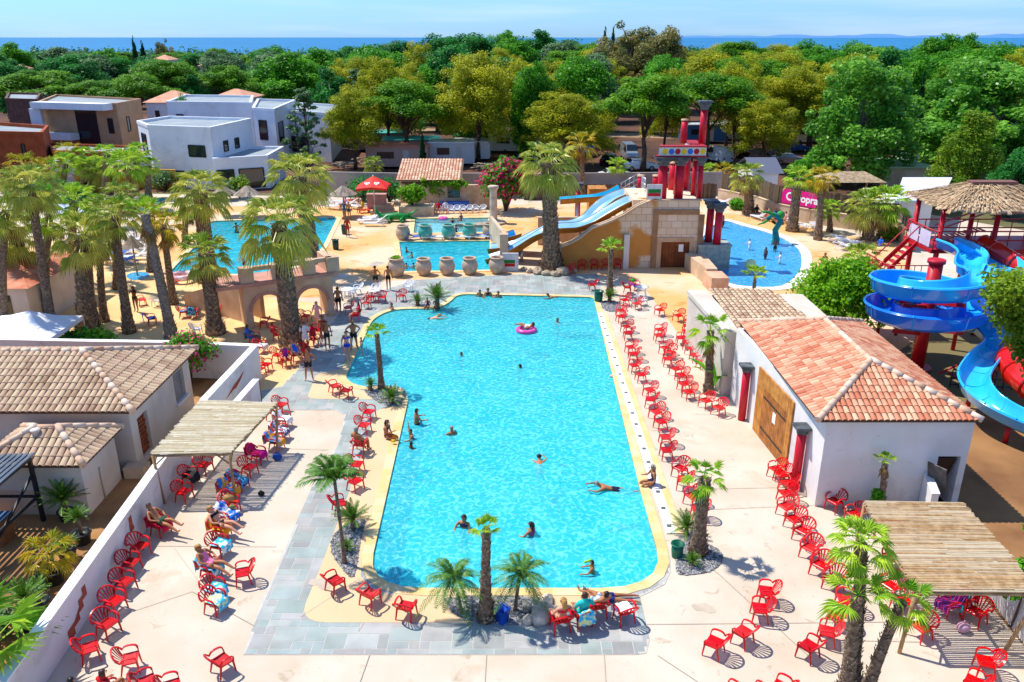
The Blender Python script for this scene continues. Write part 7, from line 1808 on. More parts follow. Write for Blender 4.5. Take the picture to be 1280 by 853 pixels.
for x, y, a, lb in [(739,363,205,'red chair standing alone at the far right pool corner'),(781,382,205,'red chair nearest the small palm at the far pool corner'),(796,387,208,'red chair right of the one nearest the small palm'),(793,363,300,'red chair holding pool toys, back turned to the slide wall'),(784,366,330,'red chair behind the pool toys by the slide wall'),
    (1041,638,212,'red chair by the shaded end wall of the long building, left of the boulder'),(1067,655,212,'red chair between the boulder and the right bamboo pergola'),
    (957,752,185,'red chair at the upper end of the loose row of four, lower right terrace'),(948,775,160,'second red chair from the top of the loose row of four, lower right terrace'),(928,803,145,'third red chair from the top of the loose row of four, lower right terrace'),(892,817,135,'lowest red chair of the loose row of four, lower right terrace'),
    (1053,762,160,'red chair partly hidden by the palm fronds at lower right'),(1043,781,150,'red chair left of the front palm trunk, upper one'),(1033,803,145,'red chair left of the front palm trunk, middle one'),(1008,823,135,'red chair left of the front palm trunk, lowest and farthest left'),
    (908,880,130,'left red chair of three cut by the bottom edge'),(940,882,130,'middle red chair of three cut by the bottom edge'),(972,875,135,'right red chair of three cut by the bottom edge'),
    (1105,676,210,'red chair half hidden by the left edge of the right pergola roof, rear one'),(1113,708,208,'red chair half hidden under the left edge of the right pergola roof'),(1111,744,208,'red chair under the drooping fronds by the right pergola'),(1127,765,208,'red chair right behind the front left post of the right pergola'),(1147,797,205,'red chair beside the front left post of the right pergola'),
    (1217,778,205,'red chair under the right pergola against the white wall'),(1199,765,205,'red chair with a turquoise towel under the right pergola'),(1183,768,200,'red chair covered by a pink flowered cloth under the right pergola'),(1229,841,160,'red chair at the lower right edge in front of the pergola'),(1214,868,145,'red chair cut by the bottom edge at lower right'),
    (306,729,190,'red chair facing the sunbathers, alone near the slate path'),(280,840,35,'red chair alone at the lower left on the cream terrace'),
    (178,695,335,'red chair by the garden wall, uppermost of five next to the reclining person'),(164,716,335,'red chair by the garden wall, second of five from the top'),(157,740,335,'red chair by the garden wall, middle one of five'),(147,764,335,'red chair by the garden wall, fourth of five from the top'),(138,794,335,'red chair by the garden wall, lowest of five'),
    (114,823,20,'red chair half hidden by the fan palm at lower left'),(163,838,25,'red chair with pale seat glare above the seated person at lower left'),(186,866,25,'red chair with pinkish seat right of the seated person at lower left'),(217,872,20,'red chair cut by the bottom edge at lower left'),(146,880,60,'red chair under the person in red at lower left'),(108,890,60,'red chair under the dark-haired person at the bottom left'),
    (272,764,340,'red chair with turquoise striped towel, lowest of the sunbather line'),(270,750,340,'red chair with blue towel under the sunbather with pink cloth'),(266,722,340,'red chair carrying the sunbather lying in front of the blue towel'),(277,693,340,'red chair with light blue towel below the yellow towel'),(278,672,340,'red chair draped with the yellow towel'),(288,655,340,'red chair with blue and white towel at the pergola foot'),(289,640,340,'red chair holding a straw bag'),(289,624,340,'red chair with blue and yellow cloth behind the pergola post'),(300,612,340,'red chair with navy patterned towel under the pale pergola'),
    (312,594,340,'empty red chair in the shade of the pale pergola'),(323,578,345,'red chair with magenta towel beyond the pale pergola'),(257,592,340,'red chair under the pale pergola near the wall, upper'),(238,606,340,'red chair with black bag under the pale pergola'),(231,626,345,'red chair with white cushion glare under the pale pergola, lowest near the wall'),(203,668,340,'red chair of the reclining person with the crimson towel'),
    (353,515,335,'upper red chair of the towel-covered group right of the pale pergola'),(343,524,340,'red chair left in the towel-covered group right of the pale pergola'),(356,534,345,'red chair with white towel right of the pale pergola post'),(352,549,345,'red chair with zebra-patterned towel beside the pergola post'),(346,562,345,'red chair with rainbow-coloured towel beside the pergola post'),
    (419,492,25,'left chair of the touching pair on the peach island'),(434,497,70,'right chair of the touching pair on the peach island'),(461,524,340,'red chair uppermost left of the main pool'),(456,541,340,'second red chair left of the main pool, above the seated man'),(451,566,80,'red chair of the man sitting left of the main pool'),(446,591,345,'red chair just below the man sitting left of the main pool'),(446,612,345,'red chair beside the queen palm fronds left of the pool'),(424,641,20,'red chair behind the queen palm trunk'),
    (421,739,25,'leftmost of three red chairs at the near left pool corner'),(462,756,55,'middle of three red chairs at the near left pool corner'),(509,771,82,'rightmost of three red chairs at the near left pool corner'),
    (700,787,95,'red chair of the blond sitter at the near pool end'),(727,780,105,'red chair with the turquoise shirt at the near pool end'),(747,770,100,'red chair between the turquoise shirt and the lying person'),(778,776,110,'empty red chair at the right of the group at the near pool end'),
    (348,426,330,'red chair behind the massive palm trunk near the arches'),(331,411,200,'dark red chair in the shade of the arches'),(393,432,335,'red chair above the dark palm shadow left of the pool'),(348,452,335,'red chair beside the seated couple at the massive palm'),(359,458,300,'red chair under the woman in purple'),(371,452,300,'red chair under the person with the blue towel'),(381,447,300,'red chair of the person behind the palm shade'),(327,441,345,'red chair with clothes behind the wall corner'),(318,430,340,'red chair piled with clothes near the wall corner'),
    (333,464,340,'upper chair of three at the corner of the garden wall'),(324,470,340,'middle chair of three at the corner of the garden wall'),(314,477,340,'lower chair of three at the corner of the garden wall'),
    (413,388,100,'red chair beside the standing couple near the arches'),(436,392,200,'red chair behind the heavy man near the pool corner'),(445,402,190,'red chair beside the woman in the blue bikini'),(400,421,340,'red chair with a red cloth in the crowd left of the pool'),(384,402,340,'red chair in the crowd under the arches'),
    (458,386,250,'front red chair of the row at the far left pool corner'),(464,378,260,'second red chair of the row at the far left pool corner'),(478,379,265,'third red chair of the row at the far left pool corner'),(501,377,255,'red chair next to the white one at the far left pool corner'),
    (712,343,225,'leftmost red chair in the shade of the slide wall'),(727,338,268,'second red chair in the shade of the slide wall'),(743,337.5,268,'third red chair in the shade of the slide wall'),(757,337.5,268,'fourth red chair in the shade of the slide wall'),(772,337,268,'rightmost red chair in the shade of the slide wall'),
    (230,397,20,'red chair with orange cloth under the stout palm'),(243,397,90,'red chair with navy cloth under the stout palm'),(190,406,30,'red chair with blue towel in the palm shade on the sand'),(178,382,20,'red chair behind the person standing on the sand'),(272,396,160,'red chair half hidden by the stout palm trunk')]:
    chair('red', x, y, a, lb, 'red plastic chairs on the terraces')
for x, y, a, lb in [(803,382,30,'white plastic chair beside the chair with pool toys'),(511,365,265,'white plastic chair beside the red ones at the far left pool corner'),(470,370,260,'white plastic chair behind the red row at the far left pool corner'),(248,419,20,'white plastic chair above the pink oleander'),(286,389,90,'left white chair under the palms in front of the arches ramp'),(302,391,90,'right white chair under the palms in front of the arches ramp'),(319,376,10,'white chair near the foot of the arches'),(197,383,95,'white chair left of the slender palm trunk on the sand'),(303,383,30,'white chair with blue cloth by the arches ramp'),
    (420,372,20,'leftmost white chair of the clutter by the arches'),(432,370,100,'second white chair of the clutter by the arches'),(441,372,180,'third white chair of the clutter by the arches'),(447,368,200,'rightmost white chair of the clutter by the arches')]:
    chair('white', x, y, a, lb, 'white plastic chairs around the pools')
row('white chair in front of the pool house, {} from the left', [(522,268.5,262),(531,268,270),(539.5,267.6,270),(548.5,267.4,270),(557,267.2,270),(563.5,267,270),(571.5,266.8,270),(579,266.6,270),(587,266.4,270),(594.5,266.2,270),(604,266,262)], 'white chairs in front of the pool house', 'white')
# every red prototype is used
def lounger_proto(m, name='sun_lounger'):
    t = thing(name, 'x', 'sun lounger'); fr = MB()
    for sy in (-1, 1): fr.beam((-.95,sy*.3,.3), (.95,sy*.3,.3), .05, .06)
    for x in (-.9,.9,0): fr.beam((x,-.3,.3), (x,.3,.3), .04, .05)
    fr.build('frame', m, t)
    s_ = MB()
    for i in range(9): s_.box((-.2+i*.125,-.28,.325), (-.1+i*.125,.28,.345))
    s_.build('bed', m, t); b = MB()
    for i in range(6): x = -.22-i*.115*.8; z = .34+i*.115*.62; b.beam((x,-.28,z), (x,.28,z), .1, .02)
    b.build('backrest', m, t)
    for x in (-.8,.8):
        for sy in (-1,1): MB().tube([(x,sy*.28,.3),(x*1.04,sy*.29,0)], .03, 6).build('leg', m, t)
    return t
LW = lounger_proto(M_cw); LB = lounger_proto(mat('lounger_blue', '#4c74c0', '#5c84cc', 1, .6)); LO = lounger_proto(mat('lounger_orange', '#e84820', '#f05c28', 1, .6))
def lounger(pr, x, y, a, lb): p = at(x, y); place(pr, USED, (p.x, p.y, .012), rad(a), lb, 'sun lounger', 'sun loungers around the back pools')
for x, y, a, lb in [(460,279,200,'white lounger leftmost of the stack on the sandy terrace'),(468,283,180,'white lounger in front of the stack on the sandy terrace'),(474,279,170,'white lounger at the right of the stack on the sandy terrace'),(466,276,190,'white lounger at the back of the stack on the sandy terrace'),
    (447,262,150,'white lounger left of the orange one by the red parasol'),(437,258,160,'white lounger with coloured towels left of the red parasol'),(428,256,150,'white lounger under the thatched parasol by the left lagoon'),(417,262,150,'white lounger at the upper right end of the left lagoon'),(408,257,160,'white lounger in the clutter above the left lagoon'),
    (1001,287,60,'white lounger with raised back behind the palm in front of the pink sign'),(1016,285,60,'second white lounger right of the palm in front of the pink sign'),(1046,302,40,'white lounger uppermost of the cluster near the spiky palm'),(1052,306,40,'white lounger in the middle of the cluster near the spiky palm'),(1056,312,30,'white lounger lowest of the cluster near the spiky palm'),(1064,308,30,'white lounger at the right of the cluster near the spiky palm'),(948,275,110,'white lounger behind the group seated by the right lagoon'),(985,278,120,'white lounger beside the dark pushchair-like seat'),(905,256,120,'white lounger near the wall behind the red column pair'),
    (541,300.5,0,'white lounger between urns of the back row, left'),(575,300,0,'white lounger between urns of the back row, middle'),(598,299.5,0,'white lounger between urns of the back row, right')]:
    lounger(LW, x, y, a, lb)
for x, y, a, lb in [(519,300,30,'blue lounger between the two left urns of the back row'),(604,299,170,'blue-grey lounger between the two right urns of the back row'),(160,330,150,'blue-covered lounger on the sand near the puddle'),(152,322,150,'second blue lounger on the sand by the slim palms'),(915,253,120,'blue-covered lounger by the wall right of the red columns')]:
    lounger(LB, x, y, a, lb)
lounger(LO, 461,266,200,'orange-red lounger beside the kiosk under the red parasol'); lounger(LO, 440,254,170,'orange lounger left of the red parasol')
for i, (x, y) in enumerate([(165,318),(150,308),(172,312),(140,318),(158,301),(146,329),(170,325),(178,303),(240,275),(205,290)]): lounger(LW, x, y, 140+i*9, 'white sun lounger among the palms on the far left terrace')
# tables
def table(x, y, lb, m=M_cw, r=.45):
    p = at(x, y); t = thing('round_table', lb, 'table', (p.x, p.y, .01)); MB().lathe([(r,.70),(r,.73),(.001,.73),(.001,.7),(r,.7)], 16).build('tabletop', m, t)
    for k in range(4): a = k*1.57+.78; MB().tube([(.25*math.cos(a),.25*math.sin(a),.7),(.4*math.cos(a),.4*math.sin(a),0)], .025, 6).build('leg', m, t)
table(802,372,'white round plastic table behind the pool toys'); table(469,376,'white table in the row of red chairs at the far pool corner'); table(436,375,'white table in the clutter by the arches'); table(310,386,'white table under the palms by the arches')
# ================================================================ TOWELS, TOYS
def towel_mat(name, a, b, sc=6, c=(.45,.55)): return mat(name, a, b, sc, .9, contrast=c)
def towel(x, y, ang_, m, label, seed=0, over=.45, full=True, name='towel'):
    rnd = random.Random(seed); w_ = .5
    prof = [(-.44,.25),(-.46,.55),(-.47,.86),(-.42,.88),(-.32,.7),(-.22,.47),(-.1,.45),(.1,.46),(.25,.46),(.3,.42),(.31,.2)] if full else [(-.22,.47),(-.1,.45),(.1,.46),(.25,.46),(.3,.40),(.31,.15)]
    n_ = 9; vs = []; fs = []
    for i, (px, pz) in enumerate(prof):
        for k in range(n_):
            u = k/(n_-1)-.5; vs.append((px*.95+rnd.uniform(-.02,.02), u*w_*(1+.08*rnd.uniform(-1,1)), pz*.88+.018+rnd.uniform(-.01,.02)+(.02*math.sin(k*2.1+i))-(.12*abs(u)*2 if full and 1 < i < 4 else 0)))
    for i in range(len(prof)-1):
        for k in range(n_-1): fs.append((i*n_+k, i*n_+k+1, (i+1)*n_+k+1, (i+1)*n_+k))
    mb = MB().add(vs, fs, 0, 0, True); p = at(x, y)
    return tag(mb.build(name, m, None, (p.x, p.y, .03), rad(ang_)), label, 'towel')
B1 = towel_mat('towel_turquoise', '#18b4d8', '#e8f0f0'); B2 = towel_mat('towel_crimson', '#d80c48', '#c00838'); B3 = towel_mat('towel_yellow', '#f0a010', '#e89008'); B4 = towel_mat('towel_bluewhite', '#1464c8', '#f0f4f8', 4)
B5 = towel_mat('towel_rainbow', '#f0a018', '#1478c8', 5); B6 = towel_mat('towel_zebra', '#f0eef4', '#4c4870', 12); B7 = towel_mat('towel_white', '#f4f0f0', '#e0d8dc'); B8 = towel_mat('towel_magenta', '#d80888', '#c00474'); B9 = towel_mat('towel_navy', '#103878', '#58b4e0', 9); B10 = towel_mat('towel_flowers', '#10b8c8', '#e0508c', 6); B11 = towel_mat('towel_blue', '#1060d0', '#0c50b8'); B12 = towel_mat('towel_striped', '#28b0e0', '#e0e8a0', 8); B13 = towel_mat('towel_pink', '#f0789c', '#f4a8b8', 5); B14 = towel_mat('black_cloth', '#141418', '#26262c'); B15 = towel_mat('towel_purple', '#c03080', '#602878', 6)
for i, (x, y, a, m, lb, full) in enumerate([(272,764,340,B12,'turquoise and yellow striped towel on the lowest chair of the sunbather line',False),(270,750,340,B1,'turquoise towel on the chair below the sunbather',False),(266,722,340,B1,'bright blue towel over the chair back behind the sunbather in pink',True),(277,693,340,B1,'light blue towel on the chair below the yellow towel',False),(278,672,340,B3,'yellow towel draped over the chair of the sunbather',True),
    (288,655,340,B4,'blue and white towel over the chair at the pergola foot',True),(289,624,340,B5,'blue and yellow cloth on the chair behind the pergola post',True),(300,612,340,B9,'navy and light blue patterned towel under the pale pergola',True),(323,578,345,B8,'magenta towel hung over a red chair back',True),(203,668,340,B2,'crimson towel under the reclining person by the garden wall',True),
    (356,534,345,B7,'large white towel on a red chair right of the pale pergola',True),(352,549,345,B6,'zebra-patterned towel beside the pergola post',True),(346,562,345,B5,'rainbow-coloured towel beside the pergola post',True),(1199,765,205,B10,'turquoise towel with pink flowers under the right pergola',True),(1183,768,200,B15,'pink and purple flowered cloth under the right pergola',True),
    (190,406,30,B11,'blue towel on the chair in the palm shade',True),(243,397,90,B9,'navy cloth over the chair under the stout palm',True),(230,397,20,B5,'orange cloth on the chair under the stout palm',False),(327,441,345,B7,'white clothes on the red chair behind the wall corner',False),(318,430,340,B9,'dark blue clothes piled on the chair near the wall corner',True),(238,606,340,B14,'black bag-like bundle on the chair under the pale pergola',False),(727,780,105,B12,'turquoise shirt hung over the chair at the near pool end',True),(778,776,110,B7,'small white cloth on the empty chair at the near pool end',False)]):
    towel(x, y, a, m, lb, i, full=full, name='towel')
def bag(x, y, m, lb, r=.2, z=.45):
    p = at(x, y); t = thing('bag', lb, 'bag', (p.x, p.y, z)); MB().blob((0,0,r*.7), r, 12, sq=(1,.75,.8)).build('body', m, t); MB().tube([(-r*.5,0,r*1.2),(0,0,r*1.9),(r*.5,0,r*1.2)], .012, 5).build('handle', m, t)
bag(288,641,mat('straw_bag', '#b88c50', '#a07840', 10),'straw beach bag on a red chair behind the pergola post'); bag(293,650,mat('green_bag', '#2c6c4c', '#b0a040', 5),'small green and ochre bag beside the straw bag',.12,.45)
bag(347,575,mat('blue_bag', '#103c98', '#285cb8', 8),'blue bag on the ground below the rainbow towel',.2,.01); bag(327,620,B14,'small black bag on the shaded floor under the pale pergola',.13,.01); bag(392,418,mat('pale_bag', '#d8e0e8'),'pale bag on the ground in the crowd left of the pool',.18,.01)
bag(1203,790,mat('pink_cloth', '#e0b0c0', '#c890a0', 6),'pink bundle on the floor under the right pergola',.2,.02); bag(380,437,mat('dark_green_bag', '#14502c'),'dark green backpack at the foot of the massive palm',.22,.01)
# inflatables
def ring_float(x, y, R_, r, m, lb, z=-.02, cat='inflatable ring', m2=None):
    p = at(x, y); t = thing('inflatable_ring', lb, cat, (p.x, p.y, z)); MB().tube([(R_*math.cos(k*math.pi/12), R_*math.sin(k*math.pi/12), r*.5) for k in range(25)], r, 10, caps=False).build('ring', m, t)
    if m2: MB().tube([(R_*math.cos(k*math.pi/12), R_*math.sin(k*math.pi/12), r*1.2) for k in range(3, 10)], r*.6, 8).build('patch', m2, t)
    return t
M_fp = mat('float_pink', '#e8409c', '#f060b0', 2, .3); M_fo = mat('float_orange', '#f07010', rough=.4); M_fg = mat('float_green', '#30c040', rough=.4)
ring_float(658,413,.48,.15,M_fp,'pink inflatable ring floating in the middle of the main pool',-.06,m2=mat('float_white', '#f4f0f8'))
ring_float(554,273.5,.3,.14,M_fp,'pink inflatable in the paddling pool',-.05)
ring_float(229,352,.7,.2,mat('float_redwhite', '#d81c50', '#f0e8f0', 3),'red and white inflatable on the sand under the palm',.3)
for (x, y, m, lb, r_) in [(487,549,M_fo,'orange armband beside the woman on the pool edge',.08),(494,551,mat('float_orange2', '#f08c20'),'second orange armband beside the woman on the pool edge',.08),(492,556,mat('float_yellow', '#f0b818'),'yellow armband on the pool coping',.07),(790,362,mat('ball_green', '#20b830'),'green ball on the chair with pool toys',.12),(788,367,mat('toy_pink', '#f070b8'),'pink toy on the chair with pool toys',.12),(794,369,mat('toy_violet', '#7c38d0'),'violet toy on the chair with pool toys',.1),(798,371,mat('toy_lime', '#90d840'),'lime green toy on the white table',.1)]:
    p = at(x, y); z = .5 if x > 700 else .1
    tag(MB().blob((0,0,0), r_, 10, sq=(1.2,1,.9)).tube([(r_*1.5*math.cos(k*math.pi/6), 0, r_*.9*math.sin(k*math.pi/6)) for k in range(7)], r_*.3, 6).build('pool_toy', m, None, (p.x, p.y, z+r_)), lb, 'pool toy')
for (px, y, lb, c) in [(306,358,'lime green inflatable on the ramp of the arches','#50c820'),(298,374,'orange cloth-covered bundle by the ramp of the arches','#e05028')]:
    p = at(px, y); tag(MB().blob((0,0,.5), .55, 10, sq=(1,.6,.7)).blob((.5,0,.6), .3, 8).build('inflatable', mat('infl_'+c[1:], c, rough=.5), None, (p.x, p.y, 0)), lb, 'inflatable')
# ================================================================ PEOPLE
SKINS = {'tan': mat('skin_tan', '#b87850', '#a86c44', 4, .55), 'fair': mat('skin_fair', '#dca080', '#d09070', 4, .55), 'brown': mat('skin_brown', '#7c4a30', '#6c4028', 4, .5)}
HAIRS = {'black': mat('hair_black', '#17120f', rough=.5), 'brown': mat('hair_brown', '#3c2416', rough=.5), 'blond': mat('hair_blond', '#b88c4c', '#a07838', 20, .5), 'grey': mat('hair_grey', '#8c8880', rough=.5)}
M_eye = mat('eye_dark', '#100c0a'); M_lip = mat('lip', '#98483c')
BASE = dict(pelvis=(0,0,.96), belly=(.0,0,1.10), chest=(.0,0,1.30), neck=(.0,0,1.47), headc=(.02,0,1.60), crown=(.01,0,1.69),
            shL=(0,.17,1.40), shR=(0,-.17,1.40), elL=(-.03,.25,1.13), elR=(-.03,-.25,1.13), wrL=(.05,.26,.89), wrR=(.05,-.26,.89),
            hipL=(0,.09,.90), hipR=(0,-.09,.90), knL=(.02,.10,.49), knR=(.02,-.10,.49), anL=(-.02,.10,.08), anR=(-.02,-.10,.08), toL=(.14,.12,.03), toR=(.14,-.12,.03))
POSES = {
 'stand': {}, 
 'hips': dict(elL=(-.08,.40,1.18), elR=(-.08,-.40,1.18), wrL=(.03,.20,1.02), wrR=(.03,-.20,1.02), knL=(.03,.14,.49), knR=(.03,-.14,.49), anL=(-.02,.17,.08), anR=(-.02,-.17,.08), toL=(.12,.22,.03), toR=(.12,-.22,.03)),
 'walk': dict(knL=(.14,.1,.52), anL=(.22,.1,.10), toL=(.37,.11,.06), knR=(-.02,-.1,.5), anR=(-.24,-.1,.14), toR=(-.10,-.11,.04), elL=(-.12,.24,1.15), wrL=(-.02,.26,.92), elR=(.08,-.24,1.14), wrR=(.22,-.24,.94)),
 'phone': dict(elL=(.12,.22,1.18), elR=(.12,-.22,1.18), wrL=(.26,.06,1.34), wrR=(.26,-.06,1.34), headc=(.05,0,1.59), crown=(.05,0,1.68)),
 'armsout': dict(elL=(.06,.38,1.25), wrL=(.16,.52,1.12), elR=(.0,-.36,1.22), wrR=(.12,-.5,1.08)),
 'sit': dict(pelvis=(-.12,0,.53), belly=(-.15,0,.66), chest=(-.2,0,.88), neck=(-.22,0,1.05), headc=(-.18,0,1.18), crown=(-.19,0,1.27), shL=(-.22,.17,.98), shR=(-.22,-.17,.98), elL=(-.14,.30,.74), elR=(-.14,-.30,.74), wrL=(.08,.27,.71), wrR=(.08,-.27,.71), hipL=(-.08,.09,.51), hipR=(-.08,-.09,.51), knL=(.34,.13,.53), knR=(.34,-.13,.53), anL=(.38,.13,.09), anR=(.38,-.13,.09), toL=(.53,.15,.04), toR=(.53,-.15,.04)),
 'recline': dict(pelvis=(-.05,0,.53), belly=(-.12,0,.62), chest=(-.26,0,.80), neck=(-.36,0,.93), headc=(-.38,0,1.05), crown=(-.40,0,1.14), shL=(-.33,.17,.88), shR=(-.33,-.17,.88), elL=(-.12,.30,.70), elR=(-.12,-.30,.70), wrL=(.10,.18,.66), wrR=(.10,-.18,.66), hipL=(.0,.09,.52), hipR=(.0,-.09,.52), knL=(.40,.11,.62), knR=(.42,-.11,.56), anL=(.80,.12,.46), anR=(.82,-.10,.34), toL=(.90,.13,.58), toR=(.93,-.11,.46)),
 'edge': dict(pelvis=(-.15,0,.13), belly=(-.16,0,.26), chest=(-.12,0,.46), neck=(-.09,0,.63), headc=(-.05,0,.76), crown=(-.06,0,.85), shL=(-.10,.17,.56), shR=(-.10,-.17,.56), elL=(-.12,.26,.30), elR=(.04,-.2,.34), wrL=(.02,.20,.12), wrR=(.22,-.08,.40), hipL=(-.1,.09,.11), hipR=(-.1,-.09,.11), knL=(.28,.13,.10), knR=(.30,-.13,.08), anL=(.42,.14,-.30), anR=(.46,-.14,-.30), toL=(.56,.15,-.34), toR=(.60,-.15,-.34)),
 'lie': dict(pelvis=(0,0,.15), belly=(-.14,0,.16), chest=(-.36,0,.18), neck=(-.54,0,.26), headc=(-.64,.0,.36), crown=(-.71,0,.42), shL=(-.46,.17,.2), shR=(-.46,-.17,.2), elL=(-.5,.36,.10), elR=(-.6,-.34,.10), wrL=(-.66,.2,.06), wrR=(-.78,-.2,.06), hipL=(.06,.09,.13), hipR=(.06,-.09,.13), knL=(.48,.14,.10), knR=(.48,-.10,.09), anL=(.88,.16,.07), anR=(.88,-.12,.07), toL=(1.02,.17,.04), toR=(1.02,-.13,.04)),
 'wade': dict(elL=(.14,.28,1.2), elR=(.14,-.28,1.2), wrL=(.36,.30,1.18), wrR=(.36,-.22,1.18), knL=(.08,.12,.5), knR=(-.04,-.12,.5), anL=(.0,.13,.08), anR=(-.14,-.13,.08), toL=(.14,.14,.03), toR=(0,-.14,.03)),
 'raise': dict(elR=(.02,-.33,1.5), wrR=(.02,-.44,1.74), elL=(.14,.28,1.22), wrL=(.32,.26,1.2)),
 'swim': dict(pelvis=(-.45,0,-.12), belly=(-.3,0,-.08), chest=(-.1,0,-.03), neck=(.08,0,.06), headc=(.2,0,.15), crown=(.22,0,.24), shL=(.0,.18,-.01), shR=(0,-.18,-.01), elL=(.2,.34,-.02), elR=(.24,-.3,.0), wrL=(.42,.28,-.01), wrR=(.48,-.2,.02), hipL=(-.52,.09,-.15), hipR=(-.52,-.09,-.15), knL=(-.9,.15,-.25), knR=(-.92,-.13,-.18), anL=(-1.28,.14,-.12), anR=(-1.3,-.12,-.2), toL=(-1.42,.14,-.14), toR=(-1.44,-.12,-.22)),
 'float': dict(pelvis=(0,0,.12), belly=(-.12,0,.16), chest=(-.3,0,.24), neck=(-.44,0,.36), headc=(-.48,0,.48), crown=(-.5,0,.57), shL=(-.4,.17,.3), shR=(-.4,-.17,.3), elL=(-.3,.38,.26), elR=(-.3,-.38,.26), wrL=(-.1,.46,.22), wrR=(-.1,-.46,.22), hipL=(.05,.09,.13), hipR=(.05,-.09,.13), knL=(.42,.13,.34), knR=(.42,-.13,.30), anL=(.72,.14,.2), anR=(.74,-.14,.16), toL=(.84,.14,.28), toR=(.86,-.14,.24)),
}
RADI = dict(pelvis=(.13,.1), belly=(.125,.09), chest=(.145,.10), neck=(.052,.052), headc=(.098,.088), crown=(.062,.058), shL=(.062,.058), shR=(.062,.058), elL=(.04,.04), elR=(.04,.04), wrL=(.028,.026), wrR=(.028,.026), hipL=(.092,.09), hipR=(.092,.09), knL=(.058,.058), knR=(.058,.058), anL=(.036,.036), anR=(.036,.036), toL=(.03,.02), toR=(.03,.02))
EDG = [('pelvis','belly'),('belly','chest'),('chest','neck'),('neck','headc'),('headc','crown'),('chest','shL'),('shL','elL'),('elL','wrL'),('chest','shR'),('shR','elR'),('elR','wrR'),('pelvis','hipL'),('hipL','knL'),('knL','anL'),('anL','toL'),('pelvis','hipR'),('hipR','knR'),('knR','anR'),('anR','toR')]
BODY = {}
def body_mesh(pose, build=1.0, female=False):
    key = (pose, build, female)
    if key in BODY: return BODY[key]
    J = dict(BASE); J.update(POSES[pose]); names = list(J); me = bpy.data.meshes.new('sk')
    me.from_pydata([J[n_] for n_ in names], [(names.index(a), names.index(b)) for a, b in EDG], []); o = bpy.data.objects.new('sk', me); COL.objects.link(o)
    sk = o.modifiers.new('s', 'SKIN'); sk.use_smooth_shade = True; sb = o.modifiers.new('b', 'SUBSURF'); sb.levels = 1; sb.render_levels = 1
    if not me.skin_vertices: bpy.context.view_layer.objects.active = o; bpy.ops.object.modifier_add(type='SKIN') if False else None
    sv = me.skin_vertices[0].data
    for i, n_ in enumerate(names):
        r = RADI[n_]; k = build if n_ in ('pelvis','belly','chest','hipL','hipR') else (1+(build-1)*.5)
        if female and n_ in ('chest',): r = (r[0]*.9, r[1]*1.0)
        if female and n_ == 'belly': r = (r[0]*.82, r[1]*.9)
        if n_ in ('headc','crown','neck'): k = 1
        sv[i].radius = (r[0]*k, r[1]*k); sv[i].use_root = (n_ == 'pelvis')
    bpy.context.view_layer.update(); dg = bpy.context.evaluated_depsgraph_get()
    bm_ = bpy.data.meshes.new_from_object(o.evaluated_get(dg)); bpy.data.objects.remove(o)
    # hands, nose, added to the same surface mesh
    vs = [tuple(v.co) for v in bm_.vertices]; fs = [tuple(p.vertices) for p in bm_.polygons]; bpy.data.meshes.remove(bm_)
    mb = MB(); mb.v = vs; mb.f = [list(f) for f in fs]; mb.m = [0]*len(fs); mb.t = [0.0]*len(fs); mb.sm = [True]*len(fs)
    hc, cr_ = V(J['headc']), V(J['crown']); upv = (cr_-V(J['neck'])).normalized(); fw = V((1,0,0)); fw = (fw-upv*fw.dot(upv)).normalized(); sd_ = upv.cross(fw)
    mb.tube([hc+fw*.085+upv*.02, hc+fw*.115-upv*.012, hc+fw*.09-upv*.03], [.009,.017,.012], 6)
    for s_ in (-1, 1): mb.blob(tuple(hc+sd_*s_*.088-upv*.0), .022, 6, sq=(.8,.5,1.2))
    for s_, e_, w_ in ((1,'elL','wrL'),(-1,'elR','wrR')):
        e, w0 = V(J[e_]), V(J[w_]); d = (w0-e).normalized(); dn = V((0,0,-1)); dn = (dn-d*dn.dot(d)); dn = dn.normalized() if dn.length > .2 else V((1,0,0)); lat = d.cross(dn).normalized()
        pc = w0+d*.045; mb.tube([w0-d*.01, w0+d*.04, w0+d*.085], [.026,.038,.034], 8, flat=.55)
        for k, (off_, ln) in enumerate(((-.028,.065),(-.010,.078),(.010,.074),(.027,.058))):
            b = w0+d*.08+lat*off_; mb.tube([b, b+d*ln*.5+dn*.004, b+d*ln*.85+dn*.022], [.0095,.0085,.006], 5)
        b = w0+d*.03-lat*.03*1; mb.tube([b, b-lat*.025+d*.03+dn*.006, b-lat*.032+d*.058+dn*.012], [.012,.010,.007], 5)
    BODY[key] = (mb, J, (hc, upv, fw, sd_)); return BODY[key]
def shell(mb, test, off_):
    """cloth/hair: faces of the body inside a zone pushed outwards"""
    V_ = [V(v) for v in mb.v]; nrm = [V((0,0,0)) for _ in V_]; sel = []
    for f, sm in zip(mb.f, mb.sm):
        c = sum((V_[i] for i in f), V((0,0,0)))/len(f)
        n_ = (V_[f[1]]-V_[f[0]]).cross(V_[f[2]]-V_[f[0]]); n_ = n_.normalized() if n_.length > 1e-9 else n_
        if test(c): sel.append(f); 
        for i in f: nrm[i] += n_
    used = {}; vs = []; out = MB(); fs = []
    for f in sel:
        g = []
        for i in f:
            if i not in used: used[i] = len(vs); vs.append(V_[i]+(nrm[i].normalized() if nrm[i].length > 1e-9 else V((0,0,0)))*off_)
            g.append(used[i])
        fs.append(g)
    out.add(vs, fs, 0, 0, True); return out if fs else None
def seg_d(p, a, b):
    ab = b-a; t = max(0, min(1, (p-a).dot(ab)/max(1e-9, ab.length_squared))); return (p-a-ab*t).length
SHC = {}
